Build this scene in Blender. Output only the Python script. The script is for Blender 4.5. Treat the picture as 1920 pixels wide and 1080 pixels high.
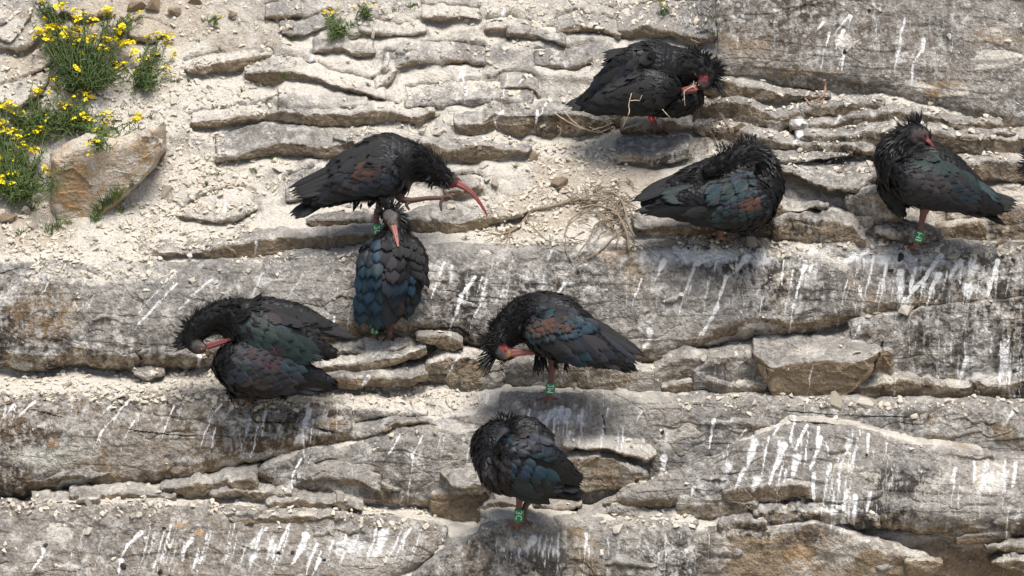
import bpy, bmesh, math, random
import numpy as np
from mathutils import Vector, Matrix
from mathutils.bvhtree import BVHTree

for o in list(bpy.data.objects):
    bpy.data.objects.remove(o, do_unlink=True)
scene = bpy.context.scene
COL = scene.collection

# ------------------------------------------------------------------ camera
PITCH = math.radians(12.0)
DIST = 15.0
S = 541.0                       # photograph pixels per metre at DIST
F = DIST * S
FWD = np.array([0.0, math.cos(PITCH), -math.sin(PITCH)])
UP = np.array([0.0, math.sin(PITCH), math.cos(PITCH)])
RIGHT = np.array([1.0, 0.0, 0.0])
CAM = np.array([0.0, 0.0, 1.0]) - DIST * FWD
cam_data = bpy.data.cameras.new('camera')
cam_data.sensor_width = 36.0
cam_data.lens = 36.0 * F / 1920.0
cam_data.clip_start = 0.5
cam_data.clip_end = 2000.0
cam = bpy.data.objects.new('camera', cam_data)
COL.objects.link(cam)
cam.location = CAM
cam.rotation_euler = (math.pi / 2 - PITCH, 0, 0)
scene.camera = cam

# ------------------------------------------------------------------ light
SUN_EL = math.radians(72)
SUN_AZ = math.radians(26)       # to the right of the viewing axis, in front of the face
sun_vec = Vector((math.sin(SUN_AZ) * math.cos(SUN_EL), -math.cos(SUN_AZ) * math.cos(SUN_EL), math.sin(SUN_EL)))
world = bpy.data.worlds.new('World')
scene.world = world
world.use_nodes = True
wn = world.node_tree.nodes
wl = world.node_tree.links
bg = wn['Background']
sky = wn.new('ShaderNodeTexSky')
sky.sky_type = 'NISHITA'
sky.sun_disc = False
sky.sun_elevation = SUN_EL
sky.sun_rotation = math.atan2(sun_vec.x, sun_vec.y)
sky.air_density = 1.0
sky.dust_density = 3.0
sky.ozone_density = 1.0
wl.new(sky.outputs['Color'], bg.inputs['Color'])
bg.inputs['Strength'].default_value = 0.088
sun_data = bpy.data.lights.new('sun', 'SUN')
sun_data.energy = 3.2
sun_data.angle = math.radians(30.0)
sun_data.color = (1.0, 0.97, 0.925)
sun = bpy.data.objects.new('sun', sun_data)
COL.objects.link(sun)
sun.rotation_euler = (-sun_vec).to_track_quat('-Z', 'Y').to_euler()
sun.location = (3, -6, 8)
scene.view_settings.view_transform = 'Standard'
scene.view_settings.look = 'None'
scene.view_settings.exposure = 0.58
scene.view_settings.gamma = 1.0
scene.view_settings.use_curve_mapping = False
scene.render.engine = 'CYCLES'
scene.cycles.max_bounces = 6

# ------------------------------------------------------------------ helpers
rng = np.random.default_rng(11)
R = random.Random(5)


def P(px, py, depth):
    """point of the place seen at photograph position px,py at a distance along the viewing axis"""
    px = np.asarray(px, float); py = np.asarray(py, float); depth = np.asarray(depth, float)
    a = (px - 960.0) / F * depth
    b = (540.0 - py) / F * depth
    return (CAM + depth[..., None] * FWD + a[..., None] * RIGHT + b[..., None] * UP)


def P1(px, py, depth):
    return Vector(P(np.array([px]), np.array([py]), np.array([depth]))[0])


def ray_dir(px, py):
    d = FWD + (px - 960.0) / F * RIGHT + (540.0 - py) / F * UP
    return Vector(d).normalized()


_perm = rng.permutation(256)
_perm = np.concatenate([_perm, _perm, _perm]).astype(np.int64)
_g = rng.normal(size=(256, 3)); _g /= np.linalg.norm(_g, axis=1)[:, None]


def perlin(p, seed=0):
    p = np.asarray(p, float) + seed * 17.31
    i = np.floor(p).astype(np.int64)
    f = p - i
    i &= 255
    w = f * f * f * (f * (f * 6 - 15) + 10)
    out = 0
    for dx in (0, 1):
        wx = w[:, 0] if dx else 1 - w[:, 0]
        for dy in (0, 1):
            wy = w[:, 1] if dy else 1 - w[:, 1]
            for dz in (0, 1):
                wz = w[:, 2] if dz else 1 - w[:, 2]
                h = _perm[_perm[_perm[(i[:, 0] + dx) & 255] + ((i[:, 1] + dy) & 255)] + ((i[:, 2] + dz) & 255)]
                g = _g[h]
                out = out + wx * wy * wz * (g[:, 0] * (f[:, 0] - dx) + g[:, 1] * (f[:, 1] - dy) + g[:, 2] * (f[:, 2] - dz))
    return out * 1.6


def fbm(p, octaves=4, seed=0, gain=0.5):
    a, s, o = 1.0, 1.0, 0
    for k in range(octaves):
        o = o + a * perlin(p * s, seed + k)
        a *= gain; s *= 2.03
    return o


def noise1(x, wl_, seed):
    x = np.asarray(x, float)
    p = np.stack([x / wl_, np.full_like(x, seed * 3.7 + .37), np.full_like(x, seed * 1.3 + .71)], 1)
    return perlin(p)


_cj = rng.random((4096, 3)); _ct = rng.normal(size=(4096, 3)) * 0.5


def facets(p, seed=0):
    """tilted-plane cells: angular fracture relief"""
    p = p + seed * 5.77
    i = np.floor(p).astype(np.int64)
    best = np.full(len(p), 1e9); val = np.zeros(len(p))
    for dx in (-1, 0, 1):
        for dy in (-1, 0, 1):
            for dz in (-1, 0, 1):
                c = i + np.array([dx, dy, dz])
                h = (c[:, 0] * 73856093 ^ c[:, 1] * 19349663 ^ c[:, 2] * 83492791) & 4095
                ctr = c + _cj[h]
                d = p - ctr
                q = (d * d).sum(1)
                m = q < best
                best[m] = q[m]
                val[m] = (d[m] * _ct[h[m]]).sum(1) + _ct[h[m], 0] * .35
    return val


def sstep(a, b, x):
    t = np.clip((x - a) / (b - a), 0, 1)
    return t * t * (3 - 2 * t)


def link(o, parent=None):
    COL.objects.link(o)
    if parent is not None:
        o.parent = parent
    return o


def tag(o, label=None, cat=None, group=None, kind=None):
    if label: o['label'] = label
    if cat: o['category'] = cat
    if group: o['group'] = group
    if kind: o['kind'] = kind
    return o


def mesh_np(name, V, faces, mat=None, smooth=True):
    """faces: int array (n,4) or (n,3) or a list of such arrays"""
    me = bpy.data.meshes.new(name)
    V = np.asarray(V, np.float32)
    if not isinstance(faces, (list, tuple)):
        faces = [faces]
    faces = [np.asarray(f, np.int32) for f in faces if len(f)]
    loops = np.concatenate([f.ravel() for f in faces])
    counts = np.concatenate([np.full(len(f), f.shape[1], np.int32) for f in faces])
    starts = np.concatenate([[0], np.cumsum(counts)[:-1]]).astype(np.int32)
    me.vertices.add(len(V)); me.vertices.foreach_set('co', V.ravel())
    me.loops.add(len(loops)); me.loops.foreach_set('vertex_index', loops)
    me.polygons.add(len(counts))
    me.polygons.foreach_set('loop_start', starts)
    me.polygons.foreach_set('loop_total', counts)
    me.polygons.foreach_set('use_smooth', np.full(len(counts), smooth, bool))
    me.update(calc_edges=True)
    me.validate()
    if mat is not None:
        me.materials.append(mat)
    return me


def set_col(me, name, arr):
    a = me.color_attributes.new(name, 'FLOAT_COLOR', 'POINT')
    a.data.foreach_set('color', np.asarray(arr, np.float32).ravel())


# ------------------------------------------------------------------ materials
class NT:
    def __init__(self, name):
        self.m = bpy.data.materials.new(name)
        self.m.use_nodes = True
        self.t = self.m.node_tree
        self.b = self.t.nodes['Principled BSDF']

    def n(self, typ, **kw):
        nd = self.t.nodes.new(typ)
        for k, v in kw.items():
            setattr(nd, k, v)
        return nd

    def l(self, a, b):
        self.t.links.new(a, b)

    def mix(self, fac, a, b, mode='MIX'):
        nd = self.n('ShaderNodeMix', data_type='RGBA', blend_type=mode)
        for s, v in ((nd.inputs[0], fac), (nd.inputs[6], a), (nd.inputs[7], b)):
            if hasattr(v, 'is_output'):
                self.l(v, s)
            elif isinstance(v, (int, float)):
                s.default_value = v if s == nd.inputs[0] else (v, v, v, 1)
            else:
                s.default_value = (*v, 1)
        return nd.outputs[2]

    def math(self, op, a, b=0.0, clamp=False):
        nd = self.n('ShaderNodeMath', operation=op, use_clamp=clamp)
        for s, v in ((nd.inputs[0], a), (nd.inputs[1], b)):
            if hasattr(v, 'is_output'):
                self.l(v, s)
            else:
                s.default_value = v
        return nd.outputs[0]

    def noise(self, vec, scale, detail=4, rough=.6, dist=0.0):
        nd = self.n('ShaderNodeTexNoise')
        nd.inputs['Scale'].default_value = scale
        nd.inputs['Detail'].default_value = detail
        nd.inputs['Roughness'].default_value = rough
        nd.inputs['Distortion'].default_value = dist
        self.l(vec, nd.inputs['Vector'])
        return nd.outputs['Fac']

    def ramp(self, v, a, b):
        nd = self.n('ShaderNodeMapRange', interpolation_type='SMOOTHSTEP')
        self.l(v, nd.inputs[0])
        nd.inputs[1].default_value = a; nd.inputs[2].default_value = b
        return nd.outputs[0]

    def bump(self, h, strength, dist):
        nd = self.n('ShaderNodeBump')
        nd.inputs['Strength'].default_value = strength
        nd.inputs['Distance'].default_value = dist
        self.l(h, nd.inputs['Height'])
        self.l(nd.outputs[0], self.b.inputs['Normal'])


def rock_material(name):
    t = NT(name)
    geo = t.n('ShaderNodeNewGeometry').outputs['Position']
    a1 = t.n('ShaderNodeAttribute', attribute_name='m1')
    a2 = t.n('ShaderNodeAttribute', attribute_name='m2')
    s1 = t.n('ShaderNodeSeparateColor'); t.l(a1.outputs['Color'], s1.inputs[0])
    s2 = t.n('ShaderNodeSeparateColor'); t.l(a2.outputs['Color'], s2.inputs[0])
    crust, tan, dust, white = s1.outputs[0], s1.outputs[1], s1.outputs[2], a1.outputs['Alpha']
    orange, dark, pale, sand = s2.outputs[0], s2.outputs[1], s2.outputs[2], a2.outputs['Alpha']
    nA = t.noise(geo, 5.5, 3, .6)
    nB = t.noise(geo, 26, 3, .65, .5)
    nC = t.noise(geo, 95, 2, .7)
    nD = t.noise(geo, 10, 4, .68, .8)
    fine = t.noise(geo, 230, 1, .7)
    fresh = t.mix(nB, (.49, .445, .375), (.70, .655, .58))
    fresh = t.mix(t.ramp(nA, .42, .66), fresh, (.47, .44, .39))
    grey = t.mix(t.ramp(nD, .3, .7), (.180, .163, .143), (.45, .42, .378))
    grey = t.mix(t.ramp(nA, .48, .62), grey, (.27, .255, .235))
    cf = t.math('ADD', crust, t.math('MULTIPLY', t.math('SUBTRACT', nD, .5), 1.5))
    c = t.mix(t.ramp(cf, .22, .7), fresh, grey)
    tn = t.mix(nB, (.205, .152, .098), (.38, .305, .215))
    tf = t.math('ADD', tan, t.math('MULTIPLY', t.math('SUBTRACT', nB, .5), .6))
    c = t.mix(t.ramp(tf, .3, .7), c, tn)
    spk = t.math('ADD', t.math('MULTIPLY', nD, .6), t.math('ADD', t.math('MULTIPLY', nC, .10), t.math('MULTIPLY', nB, .30)))
    dk = t.math('MULTIPLY', dark, t.ramp(spk, .47, .55))
    c = t.mix(t.math('MULTIPLY', dk, 1.15, True), c, (.060, .053, .046))
    lt = t.math('MULTIPLY', crust, t.ramp(spk, .47, .40))
    c = t.mix(t.math('MULTIPLY', lt, .8, True), c, (.58, .56, .52))
    vo = t.n('ShaderNodeTexVoronoi'); vo.inputs['Scale'].default_value = 34
    t.l(geo, vo.inputs['Vector'])
    pl = t.math('MULTIPLY', t.ramp(vo.outputs['Distance'], .36, .22), t.ramp(nD, .46, .62))
    c = t.mix(t.math('MULTIPLY', t.math('MULTIPLY', pl, crust), .5), c, (.50, .50, .47))
    c = t.mix(t.math('MULTIPLY', pale, t.ramp(nB, .34, .6)), c, (.52, .53, .47))
    c = t.mix(t.math('MULTIPLY', orange, t.ramp(t.math('ADD', nB, t.math('MULTIPLY', nC, .3)), .48, .82)), c, (.48, .29, .12))
    df = t.math('ADD', dust, t.math('MULTIPLY', t.math('SUBTRACT', nB, .5), 1.0))
    c = t.mix(t.ramp(df, .35, .75), c, t.mix(nC, (.51, .465, .395), (.77, .725, .645)))
    sf = t.math('ADD', sand, t.math('MULTIPLY', t.math('SUBTRACT', nD, .5), .7))
    c = t.mix(t.ramp(sf, .35, .7), c, t.mix(nB, (.37, .31, .24), (.57, .51, .42)))
    mpv = t.n('ShaderNodeMapping'); mpv.inputs['Scale'].default_value = (1, 1, .16)
    t.l(geo, mpv.inputs[0])
    nV = t.noise(mpv.outputs[0], 42, 3, .65)
    c = t.mix(t.math('MULTIPLY', t.math('MULTIPLY', t.ramp(nV, .52, .68), crust), .38), c, (.60, .585, .55))
    c = t.mix(t.math('MULTIPLY', t.math('MULTIPLY', t.ramp(nV, .46, .34), dark), .5), c, (.10, .09, .078))
    wf = t.math('ADD', white, t.math('ADD', t.math('MULTIPLY', t.math('SUBTRACT', nC, .5), .5), t.math('MULTIPLY', t.math('SUBTRACT', nV, .5), .7)))
    wf = t.math('MULTIPLY', t.ramp(wf, .26, .66), t.ramp(white, .02, .14))
    c = t.mix(wf, c, (.82, .82, .81))
    c = t.mix(t.math('MULTIPLY', t.ramp(fine, .35, .7), .3), c, t.mix(1.0, c, (.55, .53, .50), 'MULTIPLY'))
    c = t.mix(t.math('MULTIPLY', t.ramp(nC, .46, .62), .38), c, t.mix(1.0, c, (.42, .39, .35), 'MULTIPLY'))
    t.l(c, t.b.inputs['Base Color'])
    t.b.inputs['Roughness'].default_value = .92
    t.b.inputs['Specular IOR Level'].default_value = .2
    h = t.math('ADD', nC, t.math('MULTIPLY', fine, .4))
    t.bump(h, .9, .009)
    return t.m


def stone_material(name, ca, cb, cc, scale=14):
    t = NT(name)
    tc = t.n('ShaderNodeTexCoord').outputs['Object']
    oi = t.n('ShaderNodeObjectInfo').outputs['Random']
    add = t.n('ShaderNodeVectorMath', operation='ADD')
    cmb = t.n('ShaderNodeCombineXYZ'); t.l(t.math('MULTIPLY', oi, 37.0), cmb.inputs[0])
    t.l(tc, add.inputs[0]); t.l(cmb.outputs[0], add.inputs[1])
    v = add.outputs[0]
    n1 = t.noise(v, scale, 5, .65, .5); n2 = t.noise(v, scale * 7, 4, .7)
    c = t.mix(t.ramp(n1, .3, .7), ca, cb)
    c = t.mix(t.math('MULTIPLY', t.ramp(n2, .5, .68), .7), c, cc)
    c = t.mix(t.math('MULTIPLY', oi, .35), c, t.mix(1.0, c, (.72, .68, .6), 'MULTIPLY'))
    t.l(c, t.b.inputs['Base Color'])
    t.b.inputs['Roughness'].default_value = .9
    t.b.inputs['Specular IOR Level'].default_value = .2
    t.bump(t.math('ADD', n1, t.math('MULTIPLY', n2, .6)), .8, .006)
    return t.m


def plain_material(name, ca, cb, rough=.6, scale=30, spec=.3, bump=0.0, metal=0.0):
    t = NT(name)
    tc = t.n('ShaderNodeTexCoord').outputs['Object']
    oi = t.n('ShaderNodeObjectInfo').outputs['Random']
    n1 = t.noise(tc, scale, 4, .6)
    c = t.mix(t.math('ADD', t.math('MULTIPLY', n1, .7), t.math('MULTIPLY', oi, .4), True), ca, cb)
    t.l(c, t.b.inputs['Base Color'])
    t.b.inputs['Roughness'].default_value = rough
    t.b.inputs['Specular IOR Level'].default_value = spec
    t.b.inputs['Metallic'].default_value = metal
    if bump:
        t.bump(n1, bump, .003)
    return t.m


ROCK = rock_material('weathered_limestone')
CHIP = stone_material('pale_limestone_chip', (.60, .54, .44), (.74, .69, .60), (.45, .39, .30), 20)
CHIPG = stone_material('grey_limestone_chip', (.38, .34, .28), (.55, .49, .40), (.26, .22, .17), 20)
BROWNST = stone_material('brown_limestone', (.27, .20, .13), (.40, .31, .22), (.17, .13, .09), 16)
GROUND = stone_material('ground_rubble', (.30, .26, .20), (.42, .37, .29), (.2, .17, .13), 3)
# ------------------------------------------------------------------ the rock face
XL, XR = -260.0, 2180.0
K1 = (1 / math.tan(math.radians(45) + PITCH)) / S
K2 = (1 / math.tan(math.radians(62) + PITCH)) / S


def base(y):
    y = np.asarray(y, float)
    return DIST + np.where(y < 470, (470 - y) * K1, (470 - y) * K2)


def kslope(th):
    return 1.0 / math.tan(math.radians(th) + PITCH) / S


BLOCKS = []


def B(name, lip, bot, top=40, proud=.03, tt=32, tf=92, r=3, ew=4, ed=.008, xw=7, xd=.015, under=.12,
      jit=2.5, rough=1.0, facet=.35, crust=(.55, .6), tan=(0, .45), dark=(.35, .5), dust=.3, orange=0., own=None, td=.015, big=False):
    x0, x1 = lip[0][0], lip[-1][0]
    x0 = XL if x0 <= 0 else float(x0)
    x1 = XR if x1 >= 1920 else float(x1)
    if not (big or name in ('rock_bed', 'rock_wall', 'boulder')):
        r = min(r, 1.6); tf = tf + 8
        tan = (tan[0], min(1.0, tan[1] * 1.3 + .15)); crust = (min(1.0, crust[0] * 1.15 + .18), crust[1])
    BLOCKS.append(dict(name=name, lip=lip, bot=bot, top=top, proud=proud, tt=tt, tf=tf, r=r, ew=ew, ed=ed, xw=xw, xd=xd,
                       under=under, jit=jit, rough=rough, facet=facet, crust=crust, tan=tan, dark=dark, dust=dust,
                       orange=orange, td=td, big=big or name in ('rock_bed', 'rock_wall'), x0=x0, x1=x1, seed=len(BLOCKS) + 1, own=own,
                       upper=float(np.mean([p_[1] for p_ in lip])) < 462 and name != 'rock_flake'))


_kn = rng.uniform(-1, 1, 8192)


def kink(x, step, seed):
    """straight runs between random knots: the line of a broken edge"""
    u = np.asarray(x, float) / step + seed * 13.37 + 4000.0
    i = np.floor(u).astype(np.int64); t = u - i
    t = np.clip((t - .15) / .7, 0, 1)
    return _kn[i % 8192] * (1 - t) + _kn[(i + 1) % 8192] * t


def lines(b, x):
    x = np.asarray(x, float)
    f = lambda pts: np.interp(x, [p[0] for p in pts], [p[1] for p in pts])
    s, j = b['seed'], b['jit']
    jl = j * (1.1 * kink(x, 46, s) + .8 * kink(x, 17, s + 50) + .5 * kink(x, 7, s + 90))
    jb = j * (1.2 * kink(x, 38, s + 20) + .9 * kink(x, 15, s + 70) + .55 * kink(x, 6, s + 110))
    lip_s = f(b['lip'])
    lip = lip_s + jl
    bot = np.maximum(f(b['bot']) + jb, lip + .8)
    top = (lip - b['top']) if isinstance(b['top'], (int, float)) else np.minimum(f(b['top']) + jl * .7 + j * 1.2 * noise1(x, 33, s + 140), lip - .8)
    return top, lip, bot, lip_s


CRACKS = [
    ([(0, 762), (50, 753), (110, 748), (165, 754)], 3.0, .03),
    ([(55, 768), (120, 785), (170, 799), (230, 803), (290, 813), (350, 818), (430, 819)], 2.6, .03),
    ([(468, 755), (474, 785), (481, 792), (545, 792), (585, 801), (625, 812)], 3.2, .04),
    ([(228, 607), (252, 619), (253, 660), (266, 673)], 3.6, .05),
    ([(740, 612), (800, 616), (860, 614), (880, 632)], 3.0, .03),
    ([(848, 409), (853, 437)], 3.0, .03),
    ([(1440, 700), (1428, 640)], 3.0, .03),
    ([(1902, 620), (1886, 655), (1878, 700)], 3.2, .03),
    ([(938, 680), (942, 700), (944, 722)], 4.0, .05),
    ([(905, 708), (925, 696), (942, 693)], 3.0, .04),
    ([(1128, 775), (1133, 800), (1134, 815)], 3.0, .03),
    ([(1300, 760), (1460, 770), (1560, 777), (1700, 782)], 2.5, .02),
    ([(1090, 838), (1150, 838), (1190, 850)], 2.6, .02),
    ([(0, 515), (60, 497), (128, 486)], 4.0, .03),
    ([(590, 870), (610, 863), (634, 861)], 3.0, .02),
    ([(1470, 640), (1500, 655), (1560, 640)], 2.5, .02),
    ([(1655, 640), (1640, 690), (1612, 735)], 3.5, .05),
]


def seg_dist(px, py, pts):
    best = np.full(px.shape, 1e9)
    for (ax, ay), (bx, by) in zip(pts[:-1], pts[1:]):
        dx, dy = bx - ax, by - ay
        t = np.clip(((px - ax) * dx + (py - ay) * dy) / (dx * dx + dy * dy + 1e-9), 0, 1)
        best = np.minimum(best, np.hypot(px - ax - t * dx, py - ay - t * dy))
    return best


SURF0 = None


def bdepth(b, px, py, ln=None):
    top, lip, bot, lip_s = ln if ln is not None else lines(b, px)
    s = py - lip
    kt, kf = kslope(b['tt']), -kslope(b['tf'])
    if b.get('dabs') is not None:
        d0 = np.full_like(lip_s, b['dabs'])
    elif SURF0 is None or b['big'] or b['own']:
        d0 = base(lip_s) - b['proud']
    else:
        if b['upper']:
            d0 = samp(SURF0B, px, lip_s) - np.maximum(b['proud'] * .5, (bot - lip) * (K1 + .0004) + .008)
        else:
            d0 = base(lip_s) - b['proud']
        kt = np.clip((samp(SURF0, px, top) + .006 - d0) / np.maximum(lip - top, 2.0), kslope(82), kslope(16))
    A, C = -kt * s, kf * s
    eps = np.maximum(b['r'] * (kt + kf), 1e-6)
    dep = d0 + .5 * (A + C + np.sqrt((A - C) ** 2 + eps ** 2)) - .5 * eps
    t = np.clip(1 - (bot - py) / b['ew'], 0, 1)
    dep = dep + b['ed'] * (1 - np.sqrt(np.maximum(1 - t * t, 0)))
    if b['xw']:
        ex = np.minimum(np.where(b['x0'] <= XL, 1e6, px - b['x0']), np.where(b['x1'] >= XR, 1e6, b['x1'] - px))
        t = np.clip(1 - ex / b['xw'], 0, 1)
        dep = dep + b['xd'] * (1 - np.sqrt(np.maximum(1 - t * t, 0)))
    if b['top'] is not None:
        hgt = np.maximum(lip - top, 1.0)
        tw = np.minimum(9.0, hgt * .6)
        t = np.clip(1 - (py - top) / tw, 0, 1)
        dep = dep + b['td'] * t * t
    return dep


# ---- big slab, upper right
B('rock_slab', [(1345, 120), (1430, 118), (1520, 138), (1620, 148), (1700, 165), (1790, 190), (1860, 214), (1920, 226)],
  [(1345, 136), (1430, 141), (1480, 164), (1560, 172), (1660, 173), (1720, 190), (1780, 206), (1850, 232), (1920, 246)],
  top=[(1345, -90), (1920, -90)], big=True, proud=.17, tt=66, tf=112, r=14, crust=(1.0, .9), tan=(0, .35), dark=(.55, .8), dust=.12, xw=8,
  orange=.08, rough=.8, facet=.15)
B('rock_layer', [(1300, 160), (1363, 153), (1430, 165), (1460, 174), (1507, 177), (1560, 180)],
  [(1300, 172), (1363, 188), (1427, 191), (1480, 190), (1515, 187), (1560, 186)], top=9, proud=.06, tan=(0, .6))
B('rock_layer', [(1303, 193), (1363, 190), (1413, 197), (1427, 207), (1453, 217), (1477, 213), (1513, 203), (1580, 195), (1660, 192)],
  [(1303, 224), (1380, 230), (1427, 240), (1460, 250), (1480, 236), (1513, 232), (1580, 225), (1660, 205)], top=12, proud=.09, tan=(0, .75))
B('rock_layer', [(1480, 233), (1563, 231), (1590, 220), (1663, 211), (1713, 209), (1753, 217), (1780, 229), (1820, 233), (1880, 234)],
  [(1480, 244), (1563, 249), (1597, 249), (1663, 241), (1730, 241), (1780, 243), (1820, 254), (1880, 252)], top=15, proud=.10, tan=(0, .7))
B('rock_layer', [(1490, 254), (1597, 257), (1630, 247), (1680, 245), (1747, 247), (1813, 257), (1870, 260), (1920, 258)],
  [(1490, 266), (1530, 271), (1597, 278), (1647, 287), (1740, 285), (1820, 291), (1867, 294), (1920, 284)], top=24, proud=.11, tan=(0, .7))
B('rock_layer', [(1300, 238), (1380, 245), (1440, 262), (1500, 272), (1560, 270), (1650, 287)],
  [(1300, 252), (1380, 262), (1440, 278), (1500, 285), (1600, 292), (1650, 298)], top=24, proud=.10, tan=(0, .75))
B('rock_layer', [(1640, 310), (1700, 300), (1780, 312), (1860, 300), (1920, 305)],
  [(1640, 330), (1700, 335), (1780, 345), (1860, 340), (1920, 345)], top=26, proud=.11, tan=(0, .5))
B('rock_slab', [(1432, 300), (1467, 305), (1547, 294), (1596, 289)], [(1432, 304), (1467, 311), (1547, 299), (1596, 291)],
  top=[(1432, 284), (1500, 275), (1580, 285), (1596, 287)], proud=.13, tt=42, facet=.5, crust=(.75, .5))
B('rock_slab', [(1436, 320), (1487, 323), (1513, 337), (1553, 350), (1610, 352), (1648, 325)],
  [(1436, 324), (1487, 328), (1513, 342), (1553, 356), (1610, 361), (1648, 338)],
  top=[(1436, 312), (1530, 300), (1600, 299), (1648, 316)], proud=.19, tt=50, under=.2, facet=.5, crust=(.7, .5))
B('rock_block', [(1585, 372), (1640, 362), (1695, 366)], [(1600, 405), (1640, 452), (1695, 452)], top=[(1585, 364), (1620, 349), (1695, 348)],
  proud=.13, tt=40, facet=.7, crust=(.7, .8), tan=(0, .3))
B('rock_slab', [(1452, 385), (1500, 395), (1552, 382)], [(1452, 398), (1470, 404), (1552, 386)], top=[(1452, 366), (1552, 378)], proud=.13,
  tt=55, facet=.6, crust=(.6, .6))
B('rock_block', [(1448, 422), (1480, 409), (1570, 414), (1600, 424), (1622, 446)], [(1440, 450), (1500, 459), (1622, 460)],
  top=[(1448, 408), (1530, 384), (1590, 384), (1622, 418)], proud=.13, tt=45, tf=85, facet=.6, crust=(.7, .6), tan=(.1, .5))
B('rock_block', [(1640, 430), (1690, 428), (1769, 436)], [(1655, 440), (1700, 459), (1740, 457), (1769, 446)],
  top=[(1640, 424), (1700, 407), (1769, 428)], proud=.16, tt=48, tf=95, facet=.8, crust=(.95, .9), tan=(0, .1), dark=(.8, .8), dust=.05)
B('rock_block', [(1757, 432), (1800, 420), (1835, 416), (1850, 428)], [(1757, 456), (1800, 459), (1835, 456), (1850, 450)],
  top=[(1757, 424), (1800, 408), (1850, 414)], proud=.12, facet=.8, crust=(.2, .2), tan=(.6, .9))
B('rock_wall', [(1770, 385), (1850, 380), (1920, 388)], [(1770, 462), (1920, 466)], top=[(1770, 340), (1920, 345)], proud=.07, tt=55, tf=82,
  facet=.5, crust=(.5, .5), tan=(.2, .6))
B('rock_block', [(1156, 283), (1230, 288), (1292, 279)], [(1158, 308), (1222, 311), (1292, 298)], top=[(1156, 256), (1210, 249), (1292, 252)],
  proud=.12, tt=48, tf=86, facet=.4, crust=(.55, .8), tan=(0, .1), dark=(.2, .5))
B('rock_slab', [(1187, 430), (1250, 424), (1345, 429)], [(1187, 435), (1230, 442), (1345, 442)], top=[(1187, 405), (1260, 398), (1345, 400)],
  proud=.14, tt=45, tf=105, under=.2, crust=(.4, .3))
B('rock_block', [(1350, 405), (1420, 398), (1470, 385)], [(1350, 444), (1420, 452), (1470, 430)], top=25, proud=.07, tf=96, facet=.6, crust=(.1, .1), tan=(.6, 1.))
B('rock_slab', [(1165, 238), (1225, 233), (1300, 232)], [(1165, 246), (1225, 250), (1300, 244)], top=22, proud=.10, tan=(0, .6))
B('rock_wall', [(1080, 205), (1180, 200), (1300, 190)], [(1080, 236), (1180, 240), (1300, 230)], top=20, proud=.0, tf=95, crust=(.3, .3), tan=(.1, .8))
# ---- upper middle and left
B('rock_slab', [(497, 213), (533, 207), (583, 215), (640, 210), (700, 207), (750, 214), (773, 220), (814, 207)],
  [(497, 223), (560, 232), (600, 237), (640, 239), (707, 231), (740, 224), (773, 231), (790, 231), (814, 213)],
  top=[(497, 208), (640, 190), (700, 188), (814, 203)], proud=.06, tt=45, tf=98, crust=(.3, .3), tan=(0, .8), dark=(.15, .3))
B('rock_layer', [(850, 228), (905, 230), (927, 213), (973, 217), (1013, 212), (1057, 209), (1107, 220), (1145, 230)],
  [(850, 245), (873, 254), (930, 243), (973, 254), (1040, 257), (1090, 253), (1145, 241)], top=28, proud=.05, tt=45, tf=96, crust=(.4, .3), tan=(0, .85))
B('rock_slab', [(404, 292), (443, 289), (493, 276), (533, 266), (567, 272), (593, 276), (640, 265), (707, 261), (800, 270), (830, 277), (857, 277), (907, 273), (947, 277), (996, 283)],
  [(404, 302), (467, 294), (500, 291), (550, 291), (640, 296), (700, 300), (833, 305), (890, 306), (940, 299), (996, 288)],
  top=[(404, 258), (450, 240), (500, 224), (567, 233), (640, 238), (720, 248), (800, 258), (996, 268)], proud=.07, tt=50, tf=98,
  crust=(.45, .3), tan=(0, .85), dark=(.3, .3))
B('rock_block', [(521, 186), (560, 194), (600, 199), (640, 199), (690, 194)], [(517, 207), (583, 208), (640, 208), (690, 201)],
  top=[(521, 165), (534, 147), (583, 156), (640, 169), (690, 183)], proud=.07, tt=50, tf=80, crust=(.3, .45), tan=(0, .05), dark=(.2, .35), xw=5)
B('rock_slab', [(458, 140), (480, 134), (500, 131), (533, 132), (567, 139), (600, 146), (623, 156), (690, 174), (722, 184)],
  [(458, 146), (480, 154), (500, 159), (520, 160), (540, 148), (587, 151), (617, 161), (690, 182), (722, 187)],
  top=26, proud=.05, tt=46, tf=112, under=.2, crust=(.15, .1), tan=(0, .9), dark=(.05, .2))
B('rock_slab', [(346, 134), (400, 120), (467, 107), (512, 100)], [(346, 138), (360, 141), (400, 137), (467, 127), (493, 114), (512, 103)],
  top=[(346, 116), (400, 100), (512, 90)], proud=.03, tt=48, tf=88, crust=(.1, .1), tan=(0, .6), dark=(.05, .1))
B('rock_slab', [(358, 232), (417, 223), (467, 217), (502, 211)], [(370, 241), (417, 236), (467, 227), (502, 219)], top=20, proud=.02, tt=46, tf=90,
  crust=(.1, .1), tan=(0, .7), dark=(.05, .1))
B('rock_slab', [(495, 33), (530, 24), (566, 23)], [(495, 37), (530, 37), (566, 33)], top=26, proud=.02, crust=(.5, .3), dark=(.1, .1))
B('rock_slab', [(525, 64), (570, 62), (620, 46)], [(525, 67), (570, 67), (620, 50)], top=28, proud=.015, tt=48, crust=(.35, .3), dark=(.05, .1))
B('rock_slab', [(586, 95), (620, 90), (640, 87), (662, 96), (702, 97)], [(586, 98), (640, 96), (662, 102), (702, 103)], top=25, proud=.035, tt=46, crust=(.3, .2), dark=(.1, .1))
B('rock_slab', [(672, 56), (720, 60), (760, 62), (800, 55)], [(672, 60), (720, 66), (760, 67), (800, 60)], top=20, proud=.03, tt=46, crust=(.2, .2), dark=(.1, .1))
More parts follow.
